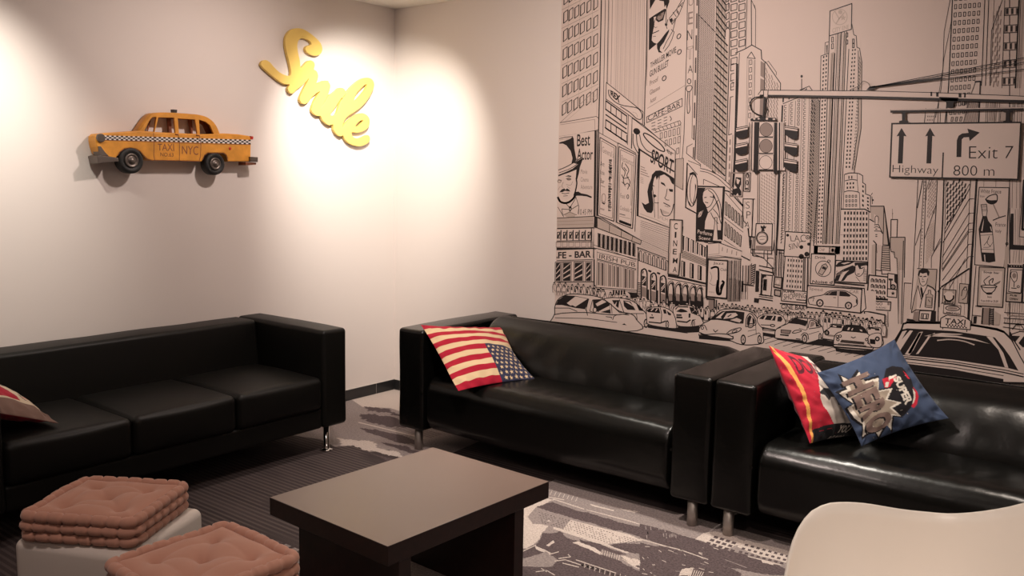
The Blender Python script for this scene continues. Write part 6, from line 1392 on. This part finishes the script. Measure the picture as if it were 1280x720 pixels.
# ---------- street lamp beam, wires, sign, traffic lights (nearest layer)
D.frame(0, 0, 1); D.up()
D.poly([(952, 113.5), (1090, 114.5), (1180, 117), (1285, 121), (1400, 126), (1400, 133), (1285, 127.5), (1085, 122), (951, 120)], 0); D.up()
D.line([(953, 113), (1090, 114), (1180, 116.5), (1285, 120.8), (1400, 126)], .8); D.poly([(951, 118.6), (1085, 120.4), (1285, 125.6), (1400, 131), (1400, 136), (1285, 129.4), (1085, 123.4), (951, 121.4)], 1)
D.poly([(953, 113), (949, 118), (950, 121), (957, 121)], 0); D.line([(953, 113), (949, 118.5)], .8)
for a in (75.5, 80.5, 88.5): D.line([(1088, 110), (1400, 110+(a-110)*312/192)], .9)
D.line([(1092, 109), (1178, 97.5)], 1.6); D.poly([(1084, 113), (1088, 108.5), (1095, 107.5), (1096, 110.5), (1091, 113)], 1); D.curve([(1064, 112.5), (1074, 108), (1080, 102), (1086, 104), (1089, 109)], .6)
D.frame(1080, 80, 4.5)
D.poly([(378, 158), (388, 158), (388, 182), (378, 182)], 1); D.poly([(410, 160), (424, 160), (424, 186), (410, 185)], 1); D.poly([(536, 164), (552, 165), (552, 190), (536, 189)], 1); D.poly([(568, 166), (578, 166), (576, 190), (566, 190)], 1)
D.poly([(424, 186), (536, 190), (530, 212), (508, 216), (504, 248), (468, 248), (466, 216), (440, 206)], 1)
D.up(); D.poly([(153, 257), (900, 243), (900, 262), (153, 275)], 1); D.up(); D.line([(156, 260), (900, 247)], 1.0, 0)
for x in (228, 812): D.poly([(x-24, 264), (x+24, 264), (x+24, 272), (x+10, 276), (x+10, 318), (x+26, 322), (x+26, 332), (x-26, 332), (x-26, 322), (x-10, 318), (x-10, 276), (x-24, 272)], 1)
D.up(); sg = [(158, 332), (890, 325), (872, 655), (146, 640)]; D.poly(sg, 1); D.up()
D.poly([(166, 340), (884, 332), (866, 647), (154, 632)], 2) if False else None
D.poly([(167, 341), (881, 334), (864, 645), (155, 632)], 0); D.up()
for x in (216, 376): D.poly([(x-28, 408), (x, 360), (x+28, 408), (x+13, 405), (x+6, 560), (x-21, 560), (x-14, 405)], 1)
D.poly([(524, 524), (526, 430), (536, 405), (555, 392), (592, 388), (585, 364), (655, 386), (598, 434), (594, 412), (565, 414), (554, 425), (551, 524)], 1)
D.line([(450, 500), (444, 641)], 1.6, 1)
D.text('Highway', [(166, 568), (424, 574), (420, 634), (164, 622)], 1, -.012); D.text('Exit 7', [(595, 464), (845, 462), (838, 532), (594, 532)], 1, -.012); D.text('800 m', [(508, 570), (738, 574), (736, 630), (506, 628)], 1, -.012)
# traffic lights (frame 900,100 P6)
D.frame(900, 100, P6); D.up()
D.poly([(365, 92), (400, 92), (400, 142), (365, 138)], 0); D.up(); D.line([(365, 92), (365, 140)], .9); D.line([(402, 90), (400, 142)], .9)
D.curve([(350, 138), (290, 148), (256, 190), (270, 250), (310, 280), (355, 296)], 1.3, 1, 6)
D.poly([(366, 142), (384, 144), (372, 300), (358, 300)], 1); D.line([(396, 150), (388, 215), (395, 250), (380, 300)], .9); D.ell(396, 245, 8, 8, 1, n=8)
D.poly([(258, 318), (300, 312), (345, 300), (400, 308), (470, 312), (472, 335), (260, 338)], 1); D.up(); D.ell(392, 318, 11, 10, 0, n=10); D.ell(325, 318, 10, 7, 0, n=10); D.ell(290, 320, 10, 7, 0, n=10); D.ell(450, 322, 12, 7, 0, n=10)
D.poly([(262, 340), (535, 345), (540, 740), (262, 735)], 0); D.up()
D.poly([(265, 340), (290, 340), (286, 745), (262, 730)], 1) if False else None
D.poly([(268, 345), (276, 345), (270, 745), (262, 740)], 1); D.poly([(290, 345), (330, 345), (322, 752), (300, 770), (282, 750)], 1); D.poly([(452, 348), (478, 348), (478, 760), (450, 770), (446, 740)], 1); D.poly([(490, 350), (502, 350), (500, 760), (488, 750)], 1)
D.line([(250, 350), (245, 740)], .7); D.line([(530, 352), (528, 720)], .7); D.line([(515, 350), (513, 740)], .5)
for k, m_ in ((0, 2), (1, 2), (2, 0)):
    y = 345+k*134; D.up(); D.poly([(330, y), (448, y), (444, y+128), (326, y+128)], 1); D.up(); D.poly([(333, y+2), (446, y+2), (442, y+118), (329, y+118)], 0); D.up(); D.ell(387-k*2, y+62, 54, 57, 1, n=28); D.up(); D.ell(387-k*2, y+62, 50, 53, m_, n=28)
for k in range(3):
    for x0, x1, tl in ((140, 238, 1), (538, 645, -1)):
        y = 372+k*134; yy = y+18 if tl > 0 else y; y2 = y if tl > 0 else y+16
        x0 -= k*3; x1 -= k*3
        D.up(); D.poly([(x0, yy), (x1, y2), (x1-2, y2+90), (x1-20, y2+100), ((x0+x1)/2, y+108), (x0+20, yy+88), (x0-2, yy+70)], 1); D.up()
        D.poly([(x0+2, yy+6), (x1-2, y2+6), (x1-2, y2+12), (x0+2, yy+13)], 0); D.poly([(x0+2, yy+19), (x1-2, y2+19), (x1-2, y2+32), (x0+2, yy+34)], 0)
mural = D.build('wall_mural', [PAPER, INK, GREY, LIGHTGREY])
tag(mural, 'black line-drawn city street mural covering the back wall above the two leather sofas', 'mural')

# ------------------------------------------------------------------ carpet (the floor) with a skyline print
def carpet_mat():
    m = bpy.data.materials.new('printed_carpet'); m.use_nodes = True; nt = m.node_tree; N = nt.nodes; Lk = nt.links
    b = N['Principled BSDF']; b.inputs['Roughness'].default_value = .95; b.inputs['Specular IOR Level'].default_value = .15
    tc = N.new('ShaderNodeTexCoord')
    def noise_(sc, sx, sy, det=3, dist=0, off=0):
        mp = N.new('ShaderNodeMapping'); mp.inputs['Scale'].default_value = (sx, sy, 1); mp.inputs['Location'].default_value = (off, off*.7, 0)
        Lk.new(tc.outputs['Object'], mp.inputs['Vector']); n = N.new('ShaderNodeTexNoise'); n.inputs['Scale'].default_value = sc; n.inputs['Detail'].default_value = det; n.inputs['Distortion'].default_value = dist
        Lk.new(mp.outputs['Vector'], n.inputs['Vector']); return n.outputs['Fac']
    def ramp(src, p0, p1, c0=(0, 0, 0, 1), c1=(1, 1, 1, 1)):
        r = N.new('ShaderNodeValToRGB'); r.color_ramp.elements[0].position = p0; r.color_ramp.elements[1].position = p1; r.color_ramp.elements[0].color = c0; r.color_ramp.elements[1].color = c1
        Lk.new(src, r.inputs['Fac']); return r.outputs['Color']
    def mix(f, a, c):
        x = N.new('ShaderNodeMix'); x.data_type = 'RGBA'
        if isinstance(f, float): x.inputs[0].default_value = f
        else: Lk.new(f, x.inputs[0])
        for s_, v in ((6, a), (7, c)):
            if isinstance(v, tuple): x.inputs[s_].default_value = v
            else: Lk.new(v, x.inputs[s_])
        return x.outputs[2]
    # fine pile grain only; the drawn skyline is geometry in the same mesh
    base = ramp(noise_(3.0, .6, 3.0, 6, .3), .35, .65, (.045, .034, .034, 1), (.066, .050, .049, 1))
    wv = N.new('ShaderNodeTexWave'); wv.wave_type = 'BANDS'; wv.bands_direction = 'Y'; wv.inputs['Scale'].default_value = 11; wv.inputs['Distortion'].default_value = .6; wv.inputs['Detail Scale'].default_value = .4
    mp = N.new('ShaderNodeMapping'); mp.inputs['Scale'].default_value = (.3, 1, 1); Lk.new(tc.outputs['Object'], mp.inputs['Vector']); Lk.new(mp.outputs['Vector'], wv.inputs['Vector'])
    stripes = ramp(wv.outputs['Fac'], .50, .72)
    patch = ramp(noise_(1.5, .7, 1.6, 1, 0, 3.1), .44, .52)
    s2 = N.new('ShaderNodeMath'); s2.operation = 'MULTIPLY'; Lk.new(stripes, s2.inputs[0]); Lk.new(patch, s2.inputs[1])
    col = mix(s2.outputs[0], base, (.098, .076, .072, 1))
    grain = noise_(260, 1, 1, 2)
    gm = N.new('ShaderNodeMix'); gm.data_type = 'RGBA'; gm.blend_type = 'MULTIPLY'; gm.inputs[0].default_value = .5; Lk.new(col, gm.inputs[6]); Lk.new(ramp(grain, .3, .7, (.6, .6, .6, 1), (1.3, 1.3, 1.3, 1)), gm.inputs[7])
    Lk.new(gm.outputs[2], b.inputs['Base Color'])
    bp = N.new('ShaderNodeBump'); bp.inputs['Strength'].default_value = .5; bp.inputs['Distance'].default_value = .003; Lk.new(grain, bp.inputs['Height']); Lk.new(bp.outputs[0], b.inputs['Normal'])
    return m
CARPET = carpet_mat()
CB = mat('carpet_beige', (.47, .40, .36), .95, spec=.1, var=(160, .28), bump=[(260, .5, .003)])
CM = mat('carpet_taupe', (.24, .20, .19), .95, spec=.1, var=(120, .3), bump=[(260, .5, .003)])
CD = mat('carpet_plum', (.088, .066, .068), .95, spec=.1, var=(120, .35), bump=[(260, .5, .003)])
K = Drawing(lambda u, v, h: (u, v, .0002+h), 3e-5)
K.v += [(-.12, YF-.12, 0), (XR+.12, YF-.12, 0), (XR+.12, .12, 0), (-.12, .12, 0), (-.12, YF-.12, -.1), (XR+.12, YF-.12, -.1), (XR+.12, .12, -.1), (-.12, .12, -.1)]
K.f += [[0, 1, 2, 3], [7, 6, 5, 4], [0, 4, 5, 1], [1, 5, 6, 2], [2, 6, 7, 3], [3, 7, 4, 0]]; K.m += [0]*6
rk = random.Random(11)
def skyline(x0, x1, yb, hmax, m, up=1, step=(.03, .12), wins=None, detail=True):
    """row of building silhouettes printed on the carpet; towers point along +x or -x"""
    y = yb; 
def jag(x0, x1, y0, y1, m, n=24, amp=.05, seed=0):
    """blotch with a ragged printed outline, long in x"""
    r_ = random.Random(seed); top = []; bot = []; n = int(n*2.2); a = b = 0; x = x0
    for i in range(n+1):
        a = max(-amp, min(amp, a+r_.choice((-1, 1, .4, -.4))*amp*r_.uniform(.2, .8))); b = max(-amp, min(amp, b+r_.uniform(-.6, .6)*amp))
        env = min(1, 4*min(i, n-i)/n+.15); h2 = (y1-y0)/2; c = (y0+y1)/2
        x2 = x+(x1-x0)/n*r_.uniform(.5, 1.4)
        top += [(x, c+h2*env+a*env), (x2, c+h2*env+a*env)]; bot += [(x, c-h2*env+b*env), (x2, c-h2*env+b*env)]; x = x2
    K.up(); K.poly(top+bot[::-1], m)
def towers(x0, y0, n, wy, lmin, lmax, m, seed, direction=1, wm=1, dark=3):
    """towers lying on their side: bases at x0, growing along direction*x, stacked in y, with window rows"""
    r_ = random.Random(seed); y = y0
    K.up()
    jobs = []
    for i in range(n):
        w_ = wy*r_.uniform(.6, 1.4); L = r_.uniform(lmin, lmax)*direction
        K.poly([(x0, y), (x0+L, y), (x0+L, y+w_*.7), (x0+L*1.05, y+w_*.75), (x0+L*1.05, y+w_*.9), (x0, y+w_)], m)
        jobs.append((y, w_, L)); y += w_*r_.uniform(.9, 1.3)
    K.up()
    for y, w_, L in jobs:
        k = r_.random(); nn = max(3, int(abs(L)/.035))
        if k < .55:
            ny = max(2, int(w_/.028))
            for a in range(nn):
                for b in range(ny):
                    xx = x0+L*(a+.5)/nn; yy = y+w_*(b+.5)/ny; K.poly([(xx-.010, yy-.007), (xx+.010, yy-.007), (xx+.010, yy+.007), (xx-.010, yy+.007)], wm)
        else:
            for b in range(max(2, int(w_/.02))):
                yy = y+.008+b*.02
                if yy < y+w_: K.poly([(x0, yy-.002), (x0+L, yy-.002), (x0+L, yy+.003), (x0, yy+.003)], wm)
# corner patch between the sofas: pale ground with dark blotches
K.up(); K.poly([(.0, -.45), (0, 0), (.98, 0), (1.25, -.55), (1.3, -1.0), (1.15, -1.08), (.98, -1.0), (.93, -1.1), (.80, -1.05), (.72, -1.16), (.55, -1.12), (.3, -1.2), (0, -1.1)], 2)
K.up(); K.poly([(0, 0), (.98, 0), (.95, -.3), (.7, -.33), (.62, -.42), (.35, -.38), (.2, -.48), (0, -.4)], 1)
jag(.20, .52, -.50, -.44, 3, 9, .035, 1); jag(.32, .78, -.66, -.56, 3, 9, .04, 2); jag(.62, .95, -.46, -.38, 3, 8, .03, 3); jag(.55, 1.0, -.86, -.78, 3, 8, .02, 4); jag(.85, 1.25, -.97, -.90, 3, 8, .02, 14)
K.up(); K.poly([(.45, -.735), (.98, -.715), (.98, -.728), (.45, -.75)], 1)
for k in range(5): K.poly([(.70, -.60-k*.022), (1.0, -.59-k*.022), (1.0, -.597-k*.022), (.70, -.608-k*.022)], 3)
jag(.60, 1.2, -1.10, -.99, 1, 14, .03, 5); jag(.95, 1.28, -1.13, -1.09, 3, 6, .015, 6)
jag(1.15, 1.6, -1.0, -.95, 1, 8, .02, 15)
# bright print to the right of the table, traced and laid on the floor plane
K.up(); K.poly([(1.95, -.80), (4.6, -.80), (4.6, -3.2), (2.2, -3.2), (2.0, -2.0)], 2)
def floor_place(u, v, h): q = on(2, 0, u, v); return (q.x, q.y, .0002+h)
G = Drawing(floor_place, 3e-5); G.L = K.L+1
def ragged(pts, m, amp=7, seed=0, step=16):
    """outline broken into small skyline steps"""
    r_ = random.Random(seed); out = []
    for a, b in zip(pts, pts[1:]+pts[:1]):
        L = math.hypot(b[0]-a[0], b[1]-a[1]); n = max(1, int(L/step)); o_ = 0
        nx, ny = -(b[1]-a[1])/L, (b[0]-a[0])/L
        for i in range(n):
            o_ = max(-amp, min(amp, o_+r_.uniform(-amp, amp))) if i else 0
            for t in (i/n, (i+.95)/n): out.append((a[0]+(b[0]-a[0])*t+nx*o_, a[1]+(b[1]-a[1])*t+ny*o_))
    G.up(); G.poly(out, m)
G.frame(620, 600, 6.0)
ragged([(150, 240), (385, 138), (440, 150), (300, 205), (235, 272), (270, 330), (395, 345), (345, 400), (325, 445), (280, 485), (235, 515), (100, 500)], 1, 5, 1)
ragged([(305, 200), (420, 165), (560, 215), (700, 250), (880, 305), (1150, 365), (1240, 390), (1240, 470), (1100, 432), (900, 385), (700, 320), (540, 275), (400, 235)], 3, 4, 2)
ragged([(240, 272), (300, 215), (400, 238), (560, 287), (800, 352), (1000, 402), (1150, 462), (1100, 480), (950, 482), (840, 492), (650, 430), (450, 362), (300, 305)], 2, 5, 3)
G.up(); rr2 = random.Random(6)
G.poly([(560, 300), (800, 362), (1000, 410), (1100, 455), (960, 470), (840, 480), (650, 418), (500, 372)], 1); G.up()
for a in range(34):
    for b in range(7):
        if rr2.random() < .8:
            x = 320+a*22+b*4; y = 240+a*6.3+b*(13+a*.05)
            G.poly([(x, y), (x+12, y+3), (x+10, y+7), (x-1, y+4)], 3)
ragged([(430, 352), (700, 430), (1000, 540), (985, 552), (680, 450), (430, 366)], 1, 2, 4)
ragged([(350, 400), (480, 385), (560, 445), (700, 490), (780, 560), (900, 585), (1010, 650), (1240, 740), (1240, 900), (60, 900), (120, 620), (170, 530), (260, 500), (330, 450)], 3, 8, 5)
ragged([(620, 445), (780, 480), (900, 530), (980, 560), (900, 570), (780, 545), (640, 480)], 3, 4, 6)
ragged([(850, 490), (980, 478), (1100, 490), (1240, 540), (1240, 600), (1100, 560), (960, 530)], 3, 5, 7)
ragged([(575, 470), (620, 462), (740, 510), (800, 550), (780, 562), (700, 520)], 1, 3, 8); ragged([(375, 492), (430, 455), (440, 470), (395, 500)], 1, 2, 9); ragged([(290, 492), (420, 548), (400, 556), (300, 520)], 1, 3, 10)
ragged([(160, 600), (380, 540), (470, 600), (420, 650), (180, 650)], 2, 4, 11); ragged([(380, 250+60), (400, 300), (410, 312)], 1, 1, 12)
G.up()
for k in range(16): G.poly([(790+k*9, 520+k*3), (795+k*9, 521+k*3), (788+k*9, 560+k*3), (783+k*9, 559+k*3)], 1 if k % 2 else 2)
for p in ([(440, 610), (520, 600), (640, 640), (760, 670)], [(470, 590), (560, 578), (540, 560)], [(500, 625), (620, 655)], [(600, 600), (900, 700)], [(300, 690), (380, 680), (440, 715)], [(340, 665), (380, 690)], [(150, 560), (300, 490)], [(400, 560), (470, 540)]): G.line(p, .9, 1)
for k in range(11): x = 640+k*38; y = 625+k*12; G.poly([(x, y), (x+22, y+6), (x+18, y+26), (x-4, y+20)], 0); G.line([(x+27, y-4), (x+22, y+34)], .6, 1)
for k in range(3):
    G.curve([(940+k*4, 572+k*10), (1000, 600+k*14), (1080, 640+k*14), (1160, 640+k*10), (1190-k*20, 600), (1150-k*10, 570)], 1.2, 1 if k != 1 else 3)
ragged([(940, 570), (1040, 590), (1090, 620), (1040, 650), (980, 610)], 1, 8, 13)
G.line([(430, 145), (660, 220)], 1.1, 1); G.line([(680, 225), (1010, 310), (1120, 345)], .8, 1)
for k in range(7): G.line([(420+k*32, 82+k*8), (405+k*32, 112+k*8)], .7, 1)
G.line([(385, 128), (510, 150)], 1.0, 1); ragged([(700, 180), (820, 210), (890, 228), (880, 236), (720, 196)], 1, 2, 14); ragged([(930, 215), (1080, 238), (1040, 252), (960, 232)], 1, 3, 15)
for k in range(22): G.poly([(790+k*16, 255+k*4.5), (800+k*16, 250+k*4.5), (806+k*16, 262+k*4.5)], 1)
G.frame(800, 600, 6.0)
ragged([(0, 330), (150, 370), (330, 420), (420, 445), (520, 490), (700, 540), (900, 600), (1050, 650), (1240, 740), (900, 700), (600, 640), (380, 560), (200, 500), (0, 430)], 3, 4, 16)
ragged([(0, 470), (300, 530), (520, 600), (760, 700), (760, 900), (0, 900)], 3, 5, 17)
ragged([(415, 445), (480, 400), (570, 388), (720, 430), (800, 470), (700, 505), (640, 520), (520, 480)], 1, 4, 18); ragged([(730, 500), (790, 452), (1150, 545), (1100, 625), (900, 575)], 1, 3, 19)
G.up()
for a in range(5):
    for b in range(3):
        x = 560+a*45-b*28; y = 420+a*14+b*22
        if x < 700: G.poly([(x, y), (x+30, y+8), (x+18, y+24), (x-12, y+16)], 3)
for a in range(8):
    for b in range(3):
        x = 790+a*44-b*22; y = 480+a*12+b*26; G.poly([(x, y), (x+24, y+6), (x+16, y+20), (x-8, y+14)], 3)
G.line([(300, 525), (510, 598)], .9, 1); G.line([(0, 445), (200, 500), (320, 530)], 1.0, 1); G.line([(810, 575), (1060, 640)], .9, 1); G.line([(640, 600), (800, 660)], .7, 2)
ragged([(910, 605), (1010, 620), (1000, 640), (920, 625)], 1, 3, 20)
ragged([(320, 670), (400, 660), (380, 720), (290, 720)], 1, 4, 21); G.up()
for k in range(7): G.line([(380+k*16, 670+k*4), (360+k*16, 730)], .9, 1)
for k in range(30):
    a, b = rr2.uniform(0, 560), rr2.uniform(500, 720); G.line([(a, b), (a+rr2.uniform(8, 40), b+rr2.uniform(0, 16))], .6, 1 if k % 3 else 2)
for k in range(20):
    a, b = rr2.uniform(20, 360), rr2.uniform(340, 420); G.line([(a, b), (a+3, b+22)], 1.0, 2)
b0 = len(K.v); K.v += G.v; K.f += [[q+b0 for q in f_] for f_ in G.f]; K.m += G.m; K.L = G.L
for k, (x, y, L_, w_, m_) in enumerate(((2.9, -2.05, .9, .10, 3), (3.3, -2.3, 1.2, .07, 1), (2.5, -2.35, .7, .09, 3), (3.0, -2.6, 1.1, .12, 3), (2.6, -2.8, .8, .05, 1), (3.5, -2.85, 1.0, .10, 3), (3.5, -1.7, 1.0, .12, 3), (3.7, -1.4, .8, .05, 1), (3.6, -2.05, .9, .05, 1))):
    jag(x, x+L_, y-w_, y, m_, 18, .03, 60+k)
# left side: window-like blocks near the stools
for j in range(9):
    for i in range(16):
        if rk.random() < .6: x = 1.35+i*.055; y = -2.15-j*.055; K.poly([(x, y), (x+.036, y), (x+.036, y-.03), (x, y-.03)], 2 if (i+j) % 3 else 3)
fl = K.build('floor', [CARPET, CB, CM, CD]); tag(fl, kind='structure')
